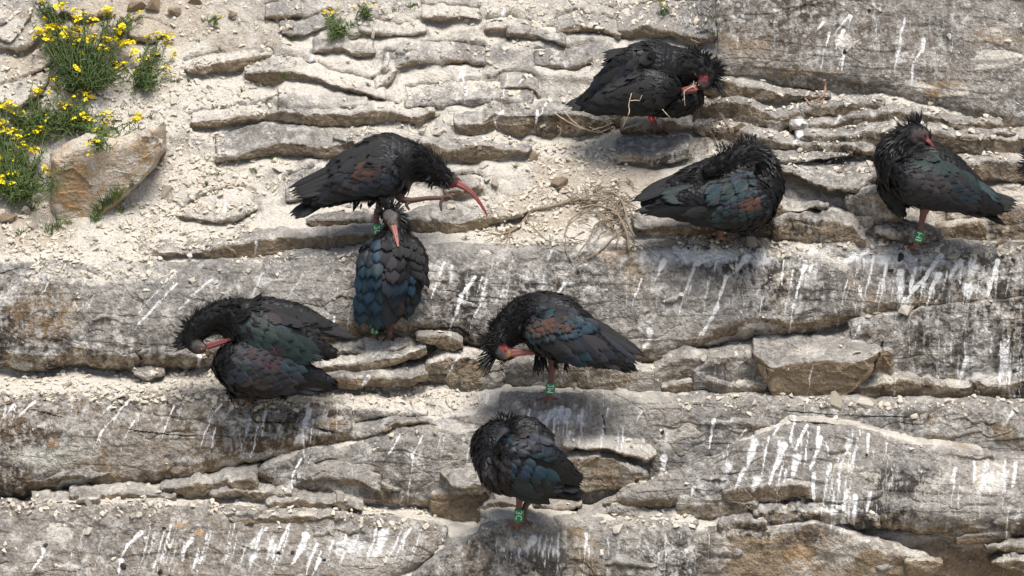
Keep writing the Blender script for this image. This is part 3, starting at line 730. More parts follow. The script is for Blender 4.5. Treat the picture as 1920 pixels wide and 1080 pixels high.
# ---- droppings, stains and lichen: (x0,y0,x1,y1,width,strength)
STREAKS = [
    (1595, 30, 1585, 75, 7, .55), (1585, 75, 1572, 130, 4, .6), (1545, 42, 1528, 60, 5, .8), (1592, 28, 1560, 70, 6, .6), (1555, 62, 1538, 130, 5, .75), (1582, 57, 1567, 92, 7, 1), (1582, 105, 1578, 135, 5, .9),
    (1697, 33, 1688, 75, 6, .8), (1690, 72, 1678, 125, 6, .75), (1676, 125, 1678, 160, 3, .5), (1732, 75, 1730, 98, 8, .9), (1728, 95, 1712, 120, 4, .9), (1712, 120, 1707, 170, 4, .85), (1863, 118, 1862, 145, 4, .4),
    (870, 135, 850, 160, 7, .7), (875, 168, 868, 198, 6, .8), (988, 140, 968, 160, 7, .75), (943, 207, 930, 222, 8, .95), (928, 222, 932, 250, 4, .8), (1030, 183, 1012, 215, 5, .7), (1008, 205, 1004, 240, 6, .8), (945, 20, 938, 40, 8, .7),
    (585, 108, 578, 135, 5, .9), (708, 198, 700, 210, 8, .6), (698, 212, 694, 240, 3, .5), (425, 385, 414, 412, 9, .95), (415, 418, 395, 428, 5, .7), (480, 452, 478, 482, 6, .8), (545, 460, 542, 475, 4, .4), (622, 443, 616, 468, 4, .6),
    (325, 515, 296, 545, 4, .8), (296, 545, 258, 588, 3, .7), (332, 532, 300, 565, 6, .75), (300, 565, 262, 605, 6, .75), (262, 605, 254, 618, 4, .7), (400, 522, 352, 562, 6, .6), (352, 562, 310, 610, 4, .5), (310, 610, 298, 630, 3, .4),
    (92, 525, 84, 545, 6, .8), (84, 545, 68, 560, 4, .7), (492, 532, 480, 545, 6, .5), (175, 488, 158, 510, 6, .5), (628, 595, 624, 612, 6, .9), (660, 555, 650, 620, 5, .6), (134, 585, 120, 612, 8, .35),
    (834, 492, 818, 530, 5, .7), (818, 530, 808, 560, 4, .7), (848, 500, 838, 560, 8, .5), (838, 560, 828, 620, 6, .5), (890, 520, 866, 555, 10, .8), (866, 555, 848, 605, 9, .75), (848, 605, 842, 625, 6, .6), (905, 520, 885, 575, 4, .6),
    (912, 525, 900, 570, 5, .7), (900, 570, 882, 610, 4, .75), (882, 610, 876, 640, 3, .6), (916, 485, 915, 515, 3, .5), (924, 485, 922, 520, 3, .6), (1035, 468, 1025, 500, 7, .5), (1058, 532, 1048, 550, 7, .95), (1020, 530, 1010, 545, 4, .5),
    (1245, 490, 1235, 515, 9, .95), (1235, 512, 1226, 528, 5, .8), (1203, 525, 1190, 555, 6, .8), (1190, 550, 1184, 580, 4, .7), (1290, 462, 1284, 490, 6, .9), (1345, 470, 1300, 500, 14, .45), (1300, 505, 1280, 560, 8, .6), (1280, 560, 1268, 612, 5, .6),
    (1405, 480, 1368, 520, 12, .5), (1362, 520, 1345, 575, 9, .7), (1345, 575, 1318, 625, 10, .75), (1315, 622, 1308, 632, 6, .6), (1510, 497, 1500, 530, 9, .95), (1500, 530, 1488, 575, 6, .9), (1488, 575, 1480, 628, 4, .85), (1468, 512, 1464, 535, 5, .8), (1522, 495, 1518, 520, 6, .6),
    (1625, 470, 1608, 485, 9, .5), (1660, 505, 1655, 570, 5, .5), (1765, 478, 1738, 515, 9, .85), (1735, 520, 1700, 560, 7, .8), (1695, 560, 1684, 582, 6, .7), (1688, 538, 1685, 560, 9, .9), (1760, 515, 1745, 545, 8, .95), (1745, 545, 1736, 575, 5, .9),
    (1870, 490, 1860, 525, 9, .95), (1860, 525, 1852, 555, 6, .95), (1800, 490, 1780, 520, 10, .35), (1560, 520, 1530, 580, 12, .3), (1445, 480, 1420, 500, 10, .35), (1612, 610, 1600, 640, 6, .6), (1760, 595, 1752, 625, 8, .5),
    (1690, 510, 1690, 580, 12, .35), (1830, 500, 1800, 560, 14, .3), (1600, 480, 1570, 510, 14, .3),
    (1760, 640, 1752, 740, 8, .35), (1812, 670, 1795, 720, 9, .4), (1680, 660, 1684, 735, 6, .3), (1890, 640, 1880, 700, 9, .4), (1165, 645, 1160, 690, 8, .35), (1215, 640, 1200, 665, 12, .6), (1220, 620, 1216, 632, 12, .8), (1178, 690, 1176, 735, 4, .5), (1148, 695, 1146, 730, 4, .5),
    (375, 668, 366, 705, 9, .85), (690, 708, 680, 722, 9, .9), (720, 650, 695, 672, 8, .5), (735, 645, 712, 665, 8, .4), (860, 670, 845, 685, 6, .8), (848, 685, 838, 710, 5, .7), (915, 742, 910, 756, 9, .9), (900, 740, 896, 760, 5, .6), (762, 752, 756, 768, 8, .4),
    (90, 725, 62, 742, 4, .6), (28, 755, 5, 785, 7, .6), (65, 752, 35, 782, 6, .75), (125, 745, 95, 785, 12, .4), (170, 755, 145, 785, 9, .3), (218, 752, 178, 790, 4, .9), (250, 745, 225, 770, 7, .7), (225, 770, 195, 805, 4, .8), (195, 805, 175, 840, 5, .85),
    (278, 745, 250, 790, 5, .5), (250, 790, 225, 840, 5, .6), (228, 840, 218, 885, 4, .6), (325, 765, 310, 800, 5, .85), (310, 800, 303, 822, 5, .8), (415, 758, 395, 785, 6, .7), (395, 785, 378, 830, 5, .75), (378, 830, 370, 882, 3, .6), (432, 768, 412, 800, 9, .5), (403, 800, 390, 870, 5, .7),
    (468, 780, 455, 870, 6, .4), (482, 800, 468, 866, 5, .75), (498, 770, 492, 818, 6, .9), (580, 768, 572, 800, 13, .9), (586, 790, 580, 836, 4, .85), (568, 810, 572, 858, 4, .85), (610, 770, 602, 850, 9, .3), (632, 758, 630, 838, 5, .55),
    (565, 860, 550, 885, 5, .95), (550, 885, 544, 922, 4, .9), (585, 860, 568, 890, 4, .6), (40, 820, 25, 920, 8, .3), (750, 815, 740, 835, 5, .95), (740, 835, 725, 853, 4, .95), (793, 818, 775, 850, 5, .7), (775, 850, 770, 900, 5, .75), (770, 900, 764, 944, 5, .75),
    (742, 900, 740, 940, 4, .35), (868, 820, 862, 870, 9, .4), (880, 800, 858, 820, 9, .45), (905, 800, 895, 835, 7, .5), (1055, 765, 1052, 785, 8, .7), (1065, 770, 1062, 820, 6, .5), (1040, 770, 1020, 800, 12, .35), (1085, 780, 1080, 810, 8, .3),
    (1205, 770, 1190, 800, 5, .5), (1245, 860, 1242, 890, 16, .9), (1222, 880, 1220, 900, 6, .5), (1240, 805, 1238, 822, 5, .6),
    (82, 1028, 78, 1045, 6, .9), (78, 1045, 58, 1072, 5, .9), (265, 998, 240, 1020, 6, .95), (240, 1020, 228, 1045, 6, .9), (228, 1050, 222, 1080, 7, .9), (290, 1000, 275, 1050, 7, .4), (360, 1012, 346, 1030, 7, .9), (346, 1030, 342, 1050, 5, .8),
    (545, 980, 530, 1010, 5, .7), (530, 1010, 525, 1030, 5, .5), (575, 1005, 562, 1035, 14, .8), (562, 1035, 548, 1058, 6, .8), (600, 1050, 585, 1078, 6, .9), (770, 990, 758, 1010, 6, .85), (758, 1010, 755, 1030, 4, .8), (720, 1000, 705, 1040, 18, .5), (830, 1010, 832, 1025, 5, .7),
    (500, 990, 470, 1020, 8, .4), (430, 1040, 400, 1060, 10, .35), (480, 1040, 460, 1070, 10, .35), (975, 1030, 972, 1065, 4, .6), (1022, 1050, 1020, 1080, 4, .6), (1040, 1030, 1035, 1050, 8, .35), (1110, 1045, 1112, 1080, 4, .4), (1000, 1010, 990, 1030, 16, .4), (1060, 1000, 1055, 1020, 14, .3),
    (1338, 788, 1334, 815, 8, .95), (1334, 815, 1328, 842, 5, .9), (1400, 805, 1375, 832, 7, .6), (1462, 795, 1450, 815, 8, .6), (1490, 785, 1482, 830, 7, .6), (1512, 798, 1490, 845, 6, .85), (1470, 835, 1455, 875, 12, .9), (1455, 870, 1443, 910, 7, .9), (1535, 800, 1528, 860, 7, .8), (1540, 820, 1520, 880, 9, .6),
    (1527, 888, 1525, 938, 7, .95), (1550, 830, 1553, 855, 5, .7), (1592, 825, 1575, 880, 9, .6), (1605, 840, 1590, 890, 7, .6), (1575, 880, 1573, 922, 5, .8), (1611, 808, 1611, 818, 4, .9), (1628, 815, 1625, 855, 7, .95), (1590, 920, 1578, 970, 8, .5), (1632, 925, 1625, 960, 8, .45), (1604, 930, 1600, 980, 9, .45),
    (1790, 880, 1785, 902, 9, .9), (1826, 865, 1826, 908, 6, .95), (1852, 862, 1843, 912, 6, .95), (1885, 862, 1880, 900, 7, .6), (1905, 870, 1900, 915, 9, .8), (1880, 900, 1900, 872, 5, .6), (1415, 830, 1400, 880, 18, .5), (1365, 875, 1355, 915, 18, .5), (1395, 880, 1375, 925, 9, .6), (1420, 900, 1412, 920, 18, .6), (1495, 860, 1485, 895, 16, .55),
    (1340, 870, 1330, 910, 14, .4), (1300, 915, 1295, 928, 9, .7), (1700, 840, 1680, 880, 16, .3), (1740, 840, 1738, 870, 14, .3), (1900, 772, 1888, 792, 10, .7), (1630, 768, 1620, 780, 6, .5),
    (1328, 1000, 1329, 1080, 3, .6), (1536, 1010, 1532, 1080, 6, .4), (1584, 1000, 1582, 1050, 4, .4), (1600, 1015, 1600, 1035, 4, .5), (1662, 965, 1655, 1020, 4, .5), (1286, 1030, 1284, 1045, 8, .6), (1350, 945, 1352, 960, 9, .5),
    (1498, 225, 1498, 232, 20, .8), (1500, 250, 1490, 268, 14, .85), (1575, 218, 1565, 232, 9, .7), (1720, 195, 1718, 225, 9, .5), (1540, 360, 1552, 375, 7, .9), (1562, 385, 1552, 398, 6, .6), (1590, 330, 1578, 350, 9, .35), (1505, 208, 1508, 216, 9, .7), (1605, 425, 1604, 452, 4, .4),
    (1636, 1, 1644, 18, 12, .5), (1830, 40, 1850, 30, 26, .2),
]
rs2 = np.random.default_rng(99)
for (xa, xb, ya, yb, n_, sl) in [(0, 640, 505, 545, 26, -.6), (760, 960, 488, 540, 22, -.3), (1160, 1920, 475, 560, 80, -.28), (0, 640, 752, 800, 60, -.45), (640, 930, 800, 850, 22, -.25), (980, 1280, 765, 815, 34, -.15), (1320, 1680, 800, 900, 34, -.2),
                                 (1640, 1920, 590, 690, 36, -.1), (0, 800, 960, 1050, 70, -.45), (850, 1280, 985, 1040, 44, -.1), (1560, 1920, 860, 960, 40, -.1), (1380, 1900, 10, 90, 16, -.1), (700, 1100, 60, 220, 26, -.5), (940, 1240, 680, 720, 16, -.05), (1300, 1640, 640, 690, 16, -.2)]:
    for k in range(n_):
        x, y = rs2.uniform(xa, xb), rs2.uniform(ya, yb); l_ = rs2.uniform(25, 120)
        STREAKS.append((x, y, x + sl * .7 * l_ + rs2.normal(0, 3), y + l_, rs2.uniform(2.0, 4.4), rs2.uniform(.26, .58)))
BLOBS = [(1285, 1050, 80, 100, 1, -.9), (1285, 1050, 80, 100, 0, .6), (1285, 1050, 80, 100, 5, .3),  # x,y,rx,ry,channel,strength ; channels 0 crust 1 tan 2 dust 3 white 4 orange 5 dark 6 pale 7 sand
    (60, 855, 34, 20, 6, .9), (110, 858, 34, 22, 6, .85), (160, 845, 30, 18, 6, .8), (130, 795, 30, 18, 6, .6), (225, 780, 24, 14, 6, .4), (340, 835, 20, 12, 6, .5), (370, 790, 18, 12, 6, .35), (130, 600, 16, 16, 6, .5), (175, 565, 14, 8, 6, .35),
    (1390, 85, 60, 30, 4, .3), (1500, 135, 70, 8, 4, .35), (1760, 165, 55, 18, 4, .6), (1790, 170, 40, 14, 2, .6), (1860, 70, 60, 22, 4, .3), (1870, 60, 40, 12, 2, .5), (1586, 78, 17, 17, 2, 1.3), (1725, 160, 35, 8, 2, .8), (1690, 75, 40, 20, 2, .35),
    (620, 795, 26, 10, 4, .7), (100, 830, 12, 8, 4, .8), (1500, 1045, 30, 22, 4, .7), (1480, 1060, 60, 40, 2, .25), (1860, 895, 48, 36, 2, .8), (1860, 900, 40, 30, 3, .25), (240, 940, 200, 8, 2, .4), (800, 1020, 20, 12, 7, .3),
    (375, 998, 8, 6, 4, 1.), (330, 985, 12, 5, 4, .8), (1640, 560, 40, 20, 4, .3), (1600, 530, 14, 12, 4, .4), (80, 590, 80, 50, 4, .35), (60, 610, 70, 40, 5, .3), (1420, 1010, 60, 20, 5, .5), (1500, 1005, 60, 10, 5, .8), (1700, 900, 90, 30, 5, .7), (1650, 960, 90, 25, 5, .6),
    (1530, 480, 300, 26, 3, .26), (1250, 480, 120, 22, 3, .22), (1450, 860, 110, 50, 3, .10), (1540, 850, 110, 60, 3, .08), (560, 1030, 120, 40, 3, .2), (700, 1020, 80, 40, 3, .22), (1020, 1020, 120, 26, 3, .22), (1000, 775, 140, 24, 3, .18), (1060, 790, 60, 30, 3, .12), (1160, 830, 60, 22, 3, .14),
    (1750, 520, 160, 40, 3, .18), (1850, 690, 70, 60, 3, .2), (1560, 950, 90, 50, 3, .2), (300, 1020, 200, 50, 3, .1), (760, 550, 60, 60, 3, .08), (960, 560, 90, 60, 0, .6), (960, 600, 60, 40, 5, -.5), (720, 760, 90, 14, 2, .9), (100, 480, 240, 14, 2, .8), (230, 520, 100, 20, 2, .5), (120, 520, 60, 20, 2, .35),
    (130, 722, 320, 16, 2, .9), (560, 740, 120, 14, 2, .6), (700, 640, 60, 10, 2, .35), (1000, 100, 200, 80, 2, -.15), (860, 170, 130, 30, 2, .25), (640, 130, 100, 30, 2, .35), (450, 60, 130, 70, 7, .35), (120, 120, 120, 60, 7, .9), (60, 420, 100, 70, 7, .7), (1120, 330, 120, 50, 7, 1.), (1010, 400, 110, 45, 7, .75),
    (1230, 60, 50, 60, 7, .2), (250, 30, 130, 60, 7, .9), (480, 250, 70, 14, 2, -.2), (1150, 100, 70, 40, 0, .5), (1060, 100, 60, 30, 0, .5), (920, 100, 60, 20, 0, .5), (560, 165, 60, 18, 2, .3), (740, 150, 60, 30, 2, .5), (1650, 15, 300, 20, 2, .2), (1500, 20, 200, 40, 0, .3),
    (1740, 1050, 60, 40, 1, .4), (840, 765, 60, 20, 2, .6), (1170, 445, 120, 14, 2, .5), (420, 330, 100, 50, 2, .5), (440, 170, 90, 40, 2, .4), (300, 190, 100, 60, 2, .55), (370, 100, 100, 60, 2, .3),
    (200, 340, 90, 80, 1, .25), (250, 300, 40, 35, 0, .35), (280, 262, 30, 14, 5, .8),
]


def masks(px, py, b, s, nz, pos, low=None):
    n = len(px)
    big = perlin(pos * 4.0, 3); mid = perlin(pos * 13.0, 5)
    ft = sstep(-3, 5, s)
    g = lambda ab: ab[0] + (ab[1] - ab[0]) * ft
    m = np.zeros((n, 8))
    huge = perlin(pos * np.array([1.7, 1.7, 2.6]), 13) + .5 * perlin(pos * np.array([6., 6., 2.]), 14)
    m[:, 0] = g(b['crust']) * (.95 + .55 * huge) + .2 * big
    m[:, 1] = g(b['tan']) + .35 * big * (g(b['tan']) > .05) + .2 * mid * (g(b['tan']) > .05)
    m[:, 1] += .5 * perlin(pos * np.array([7., 7., 5.]), 15) * (m[:, 1] > .1)
    m[:, 2] = b['dust'] * sstep(.5, .9, nz) * (1.15 + .9 * mid) + .08 * b['dust']
    m[:, 4] = b['orange'] * (.8 + .5 * big)
    m[:, 5] = g(b['dark']) * (.85 + .5 * big + .9 * huge)
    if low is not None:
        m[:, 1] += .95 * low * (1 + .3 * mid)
    wx = px + 9 * perlin(pos * 9, 8) + 4 * perlin(pos * 30, 9)
    wy = py + 6 * perlin(pos * 9, 18)
    for (x, y, rx, ry, ch, st) in BLOBS:
        q = (np.abs(wx - x) < rx * 1.5) & (np.abs(wy - y) < ry * 1.5)
        if q.any():
            r = np.hypot((wx[q] - x) / rx, (wy[q] - y) / ry)
            m[q, ch] += (st * 1.45 if ch == 3 else st) * (1 - sstep(.45, 1.35, r))
    sx = px + 2.2 * perlin(pos * 22, 28) + 1.2 * perlin(pos * 60, 29)
    w = np.zeros(n)
    for (x0, y0, x1, y1, wd, st) in STREAKS:
        hw = wd * .62
        q = (sx > min(x0, x1) - wd) & (sx < max(x0, x1) + wd) & (py > min(y0, y1) - wd) & (py < max(y0, y1) + wd)
        if q.any():
            xx, yy = sx[q], py[q]
            dx, dy = x1 - x0, y1 - y0
            t = np.clip(((xx - x0) * dx + (yy - y0) * dy) / (dx * dx + dy * dy + 1e-9), 0, 1)
            d = np.hypot(xx - x0 - t * dx, yy - y0 - t * dy)
            hv = hw * (1.12 - .5 * t + .38 * perlin(np.stack([t * np.hypot(dx, dy) / 11 + x0, 0 * t + y0 * .31, 0 * t + .4], 1)))
            w[q] = np.maximum(w[q], st * (1 - sstep(hv * .2, hv * 1.15, d)) * (1 - .22 * t))
    m[:, 3] += w * (1 + .25 * mid)
    return np.clip(m, 0, 1.5)


def grid_faces(nr, nc):
    i = np.arange(nr - 1)[:, None] * nc + np.arange(nc - 1)[None, :]
    i = i.ravel()
    return np.stack([i, i + nc, i + nc + 1, i + 1], 1)


_hs = rng.random(997)


def strata(pos, k, seed):
    """thin beds: each proud at its lower edge and sloping back above it, broken into lengths"""
    w = perlin(pos * np.array([1.6, 1.6, 1.2]), seed) * 1.1 + perlin(pos * np.array([6., 6., 3.]), seed + 1) * .35 + perlin(pos * np.array([21., 21., 8.]), seed + 2) * .12
    u = pos[:, 2] * k + pos[:, 0] * .18 + w
    f = np.floor(u); t = u - f
    h = _hs[(f.astype(np.int64) * 7 + seed * 31) % 997]
    q = perlin(np.stack([pos[:, 0] * 4.2 + f * 7.7, pos[:, 1] * 4.2, f * 3.3], 1), seed + 3)
    amp = sstep(-.05, .35, q + (h - .5) * .7)
    return (1 - t) * sstep(0, .10, t) * amp


def relief(pos, nrm, rough, facet, seed, soft=1.0):
    d = soft * (.012 * perlin(pos * 3.3, 40) + .009 * perlin(pos * 8.5, 41)) + .0048 * perlin(pos * 23, 42) + .0026 * perlin(pos * 61, 43) + .0011 * perlin(pos * 140, 44)
    d = d + .006 * strata(pos, 13.0, 45) + .003 * strata(pos + 3.1, 34.0, 55)
    d = d - .006 * sstep(.25, .6, perlin(pos * np.array([14., 14., 22.]), 47))
    if facet > 0:
        d = d + facet * (.013 if soft > .9 else .026) * facets(pos * np.array([9., 9., 14.]), seed % 7) + (0 if soft > .9 else .4) * facet * .012 * facets(pos * np.array([22., 22., 34.]), seed % 5)
    cr = np.abs(perlin(pos * np.array([2.3, 2.3, 6.5]) + .35 * perlin(pos * 9, 57)[:, None], 58))
    d = d - .005 * (1 - sstep(0, .04, cr)) * sstep(-.1, .25, perlin(pos * 2.1, 59))
    return d * rough


SP = 2.5
CLIFF_PARTS = []


def build_block(b, root):
    x0, x1 = b['x0'], b['x1']
    nc = max(int((x1 - x0) / SP), 10)
    xs = np.linspace(x0, x1, nc)
    # keep the columns within the block a little denser only where needed
    top, lip, bot, ls = lines(b, xs)
    nt = max(int(np.percentile(lip - top, 90) / SP), 3)
    nf = max(int(np.percentile(np.minimum(bot, 1180) - np.minimum(lip, 1179), 90) / SP), 4)
    t1 = np.linspace(0, 1, nt + 1)[:-1]
    t2 = np.linspace(0, 1, nf + 1)
    Y = np.concatenate([top[None] + (lip - top)[None] * t1[:, None], lip[None] + (bot - lip)[None] * t2[:, None]], 0)
    nr = Y.shape[0]
    X = np.broadcast_to(xs[None], Y.shape).copy()
    # lateral raggedness
    q = np.stack([X.ravel() / 30, Y.ravel() / 14, np.full(X.size, b['seed'] * 1.7)], 1)
    edge = np.ones_like(X)
    X = X + (perlin(q) * 2.2).reshape(X.shape)
    ln = [np.broadcast_to(a[None], Y.shape).ravel() for a in (top, lip, bot, ls)]
    D = bdepth(b, np.broadcast_to(xs[None], Y.shape).ravel(), Y.ravel(), ln).reshape(Y.shape)
    Sv = Y - lip[None]
    pos = P(X, Y, D)
    gx = np.gradient(pos, axis=1); gy = np.gradient(pos, axis=0)
    nrm = np.cross(gy, gx); nrm /= (np.linalg.norm(nrm, axis=2, keepdims=True) + 1e-12)
    sign = np.sign(-(nrm @ FWD)); sign[sign == 0] = 1
    nrm *= sign[..., None]
    pf = pos.reshape(-1, 3); nf_ = nrm.reshape(-1, 3)
    d = relief(pf, nf_, b['rough'] * (1.0 if b['big'] else .75), b['facet'], b['seed'], 1.0 if b['big'] else .35)
    # wrap to the front: blend the normal with the view direction so that thin rims stay whole
    nn = nf_ * .7 - FWD * .3
    pf2 = pf + nn * d[:, None]
    xr, yr = X.ravel(), Y.ravel()
    for pts, wdt, dp in CRACKS:
        bx = [p[0] for p in pts]; by = [p[1] for p in pts]
        m = (xr > min(bx) - 8) & (xr < max(bx) + 8) & (yr > min(by) - 8) & (yr < max(by) + 8)
        if m.any():
            wob = 2.0 * perlin(pf[m] * 25, 60)
            ds = seg_dist(xr[m] + wob, yr[m] + wob, pts)
            pf2[m] += FWD * (dp * .45 * (1 - sstep(wdt * .12, wdt * .55, ds)) * sstep(-.35, .1, perlin(pf[m] * 7, 61)))[:, None]
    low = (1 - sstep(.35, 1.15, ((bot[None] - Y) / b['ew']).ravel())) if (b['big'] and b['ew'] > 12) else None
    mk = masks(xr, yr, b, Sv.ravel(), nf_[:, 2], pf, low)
    # close the back
    idx = np.arange(nr * nc).reshape(nr, nc)
    loop = np.concatenate([idx[0, :-1], idx[:-1, -1], idx[-1, :0:-1], idx[:0:-1, 0]])
    ringpos = pf2[loop].copy()
    isbot = np.zeros(len(loop), bool); isbot[nc - 1 + nr - 1: nc - 1 + nr - 1 + nc - 1] = True
    back1 = ringpos + FWD * (b['under'] * .5) + UP * .006
    back2 = ringpos + FWD * b['under'] + UP * np.where(isbot, .02, 0.)[:, None]
    n0 = nr * nc; nl = len(loop)
    V = np.concatenate([pf2, back1, back2])
    a = loop; bb = np.roll(loop, -1)
    r1 = n0 + np.arange(nl); r1n = n0 + (np.arange(nl) + 1) % nl
    r2 = r1 + nl; r2n = r1n + nl
    Fc = np.concatenate([grid_faces(nr, nc), np.stack([bb, a, r1, r1n], 1)[:, ::-1][:, ::-1], np.stack([r1n, r1, r2, r2n], 1)])
    me = mesh_np(b['name'], V, Fc, ROCK, smooth=False)
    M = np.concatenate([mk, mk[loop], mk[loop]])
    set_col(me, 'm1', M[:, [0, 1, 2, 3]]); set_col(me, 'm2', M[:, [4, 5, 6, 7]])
    o = bpy.data.objects.new(b['name'], me)
    link(o, root)
    return o


# ---- backing slope: rock, sand and scree seen between the slabs
# ---- final lie of the backing: hollow under every overhang, tucked in behind the slabs
RAST = raster([b for b in BLOCKS if not b['own'] and b['name'] != 'rock_flake'])
cov = np.isfinite(RAST)
covf = blur(cov.astype(float), 2)
below = np.full(BACK.shape, 99.0)
for i in range(1, len(gys)):
    below[i] = np.where(cov[i], 0.0, below[i - 1] + 4.0)
below[0] = np.where(cov[0], 0, 99.0)
UND = np.where(cov | (below > 60), 0.0, .075 * np.exp(-below / 7.0))
BACK = BACK + blur(UND, 1) + .006
BACK = np.where(cov, np.maximum(BACK, np.where(cov, RAST, 0) + .02), BACK)
BACK = blur(BACK, 1)
BACK = np.where(cov, np.maximum(BACK, np.where(cov, RAST, 0) + .014), BACK)
bx = np.concatenate([np.arange(-3600, XL, 90.0), np.arange(XL, XR, 3.4), np.arange(XR, 5500, 90.0)])
by = np.concatenate([np.arange(-2400, -220, 60.0), np.arange(-220, 1250, 3.4), np.arange(1250, 2300, 60.0)])
X, Y = np.meshgrid(bx, by)
Dm = samp(BACK, X.ravel(), Y.ravel()).reshape(X.shape) + (base(Y) - base(np.clip(Y, gys[0], gys[-1])))
pos = P(X, Y, Dm)
gx = np.gradient(pos, axis=1); gy = np.gradient(pos, axis=0)
nrm = np.cross(gy, gx); nrm /= np.linalg.norm(nrm, axis=2, keepdims=True)
sg = np.sign(-(nrm @ FWD)); sg[sg == 0] = 1
nrm *= sg[..., None]
pf = pos.reshape(-1, 3); nf_ = nrm.reshape(-1, 3)
d = .010 * perlin(pf * 4, 70) + .007 * perlin(pf * 11, 71) + .0045 * perlin(pf * 28, 72) + .0028 * np.abs(perlin(pf * 70, 73)) + .0016 * perlin(pf * 150, 74)
d = d + (.015 * strata(pf, 9.0, 75) + .008 * strata(pf + 1.7, 22.0, 85)) * (.25 + .75 * sstep(380, 520, X.ravel() + 90 * perlin(pf * 3, 95)))
pf2 = pf + nf_ * d[:, None]
bk = dict(crust=(.42, .42), tan=(.0, .0), dark=(.2, .2), dust=.7, orange=.0)
mk = masks(X.ravel(), Y.ravel(), bk, np.zeros(X.size), nf_[:, 2], pf)
mk[:, 7] += .18 * (Y.ravel() < 470) + .35 * sstep(.6, .25, nf_[:, 2])
me = mesh_np('cliff', pf2, grid_faces(len(by), len(bx)), ROCK)
set_col(me, 'm1', mk[:, [0, 1, 2, 3]]); set_col(me, 'm2', np.clip(mk[:, [4, 5, 6, 7]], 0, 1))
cliff = link(bpy.data.objects.new('cliff', me))
tag(cliff, 'stepped pale grey limestone cliff with scree and ledges', 'cliff', kind='structure')
BOULDER = None
for b in BLOCKS:
    if b['own']:
        b['dabs'] = float(samp(BACK, 150, 430)) - .03
for b in BLOCKS:
    o = build_block(b, None if b['own'] else cliff)
    if b['own']:
        BOULDER = o
tag(BOULDER, 'big ochre-faced boulder resting on scree below the yellow flowers', 'boulder')

gme = mesh_np('ground', [(-400, -400, -2.0), (400, -400, -2.0), (400, 60, -2.0), (-400, 60, -2.0)], np.array([[0, 1, 2, 3]]), GROUND)
ground = link(bpy.data.objects.new('ground', gme))
tag(ground, 'pale rubble ground at the foot of the cliff', 'ground', kind='structure')

bpy.context.view_layer.update()
DG = bpy.context.evaluated_depsgraph_get()
CAMV = Vector(CAM)


def hit(px, py, default=None):
    """where the line of sight meets the rock: position, normal, distance along the viewing axis"""
    dr = ray_dir(px, py)
    ok, loc, nor, idx, ob, mt = scene.ray_cast(DG, CAMV + dr * 5.0, dr)
    if not ok:
        d = float(base(py)); return P1(px, py, d), Vector((0, -.7, .7)), d
    if nor.dot(dr) > 0:
        nor = -nor
    return loc, nor, (loc - CAMV).dot(Vector(FWD))
# ------------------------------------------------------------------ loose stone
def hull_mesh(name, seed, flat=.45, n=10, mat=None, sub=0):
    r = random.Random(seed)
    bm = bmesh.new()
    for _ in range(n):
        v = Vector((r.gauss(0, 1), r.gauss(0, 1), r.gauss(0, 1))).normalized() * r.uniform(.8, 1)
        bm.verts.new((v.x * .5, v.y * .5 * r.uniform(.6, .9), v.z * .5 * flat))
    res = bmesh.ops.convex_hull(bm, input=bm.verts)
    junk = [e for e in res['geom_interior'] if isinstance(e, bmesh.types.BMVert)]
    if junk:
        bmesh.ops.delete(bm, geom=junk, context='VERTS')
    bmesh.ops.bevel(bm, geom=list(bm.edges), offset=.03, segments=1, affect='EDGES') if sub else None
    me = bpy.data.meshes.new(name)
    bm.to_mesh(me); bm.free()
    if mat: me.materials.append(mat)
    return me


VAR = [hull_mesh('chip_shape', 100 + k, R.uniform(.28, .5), R.randint(8, 11), CHIP) for k in range(8)]
VARG = [hull_mesh('chip_shape_grey', 200 + k, R.uniform(.3, .55), R.randint(8, 11), CHIPG) for k in range(5)]
VAR_NP = []
for me in VAR:
    v = np.array([x.co[:] for x in me.vertices]); f = [tuple(p.vertices) for p in me.polygons]
    tri = []
    for q in f:
        for k in range(1, len(q) - 1):
            tri.append((q[0], q[k], q[k + 1]))
    VAR_NP.append((v, np.array(tri)))


def frame(n, spin, tilt=0.0):
    n = Vector(n).normalized()
    a = Vector((1, 0, 0)) if abs(n.x) < .8 else Vector((0, 1, 0))
    u = a.cross(n).normalized(); v = n.cross(u)
    m = Matrix((u, v, n)).transposed()
    return m @ Matrix.Rotation(spin, 3, 'Z') @ Matrix.Rotation(tilt, 3, 'X')


# where the scree lies: x0,y0,x1,y1,weight
SCREE = [(300, 0, 560, 130, 4), (250, 120, 540, 215, 5), (290, 225, 420, 400, 6), (170, 130, 330, 240, 8), (220, 380, 480, 480, 9), (0, 425, 300, 490, 8), (60, 480, 330, 530, 5), (440, 470, 700, 492, 6),
         (0, 695, 430, 752, 11), (430, 725, 900, 765, 8), (640, 950, 830, 990, 6), (990, 265, 1170, 390, 8), (890, 360, 1090, 460, 8), (380, 295, 560, 365, 6), (640, 0, 1350, 50, 6), (640, 225, 1100, 275, 5),
         (1440, 448, 1920, 482, 5), (0, 935, 660, 965, 5), (640, 60, 1150, 210, 1.5), (1280, 740, 1920, 770, 4), (1130, 920, 1300, 990, 3), (1300, 150, 1920, 330, 4), (0, 0, 110, 240, 5), (0, 360, 110, 470, 5),
         (1160, 430, 1460, 470, 4), (1680, 20, 1920, 110, 2), (0, 480, 1920, 1080, .3)]
cells = np.array([(b_[2] - b_[0]) * (b_[3] - b_[1]) * b_[4] for b_ in SCREE], float)
cells /= cells.sum()
rc = np.random.default_rng(77)
Vs, Fs, nv = [], [], 0
N_SMALL = 6800
made = 0
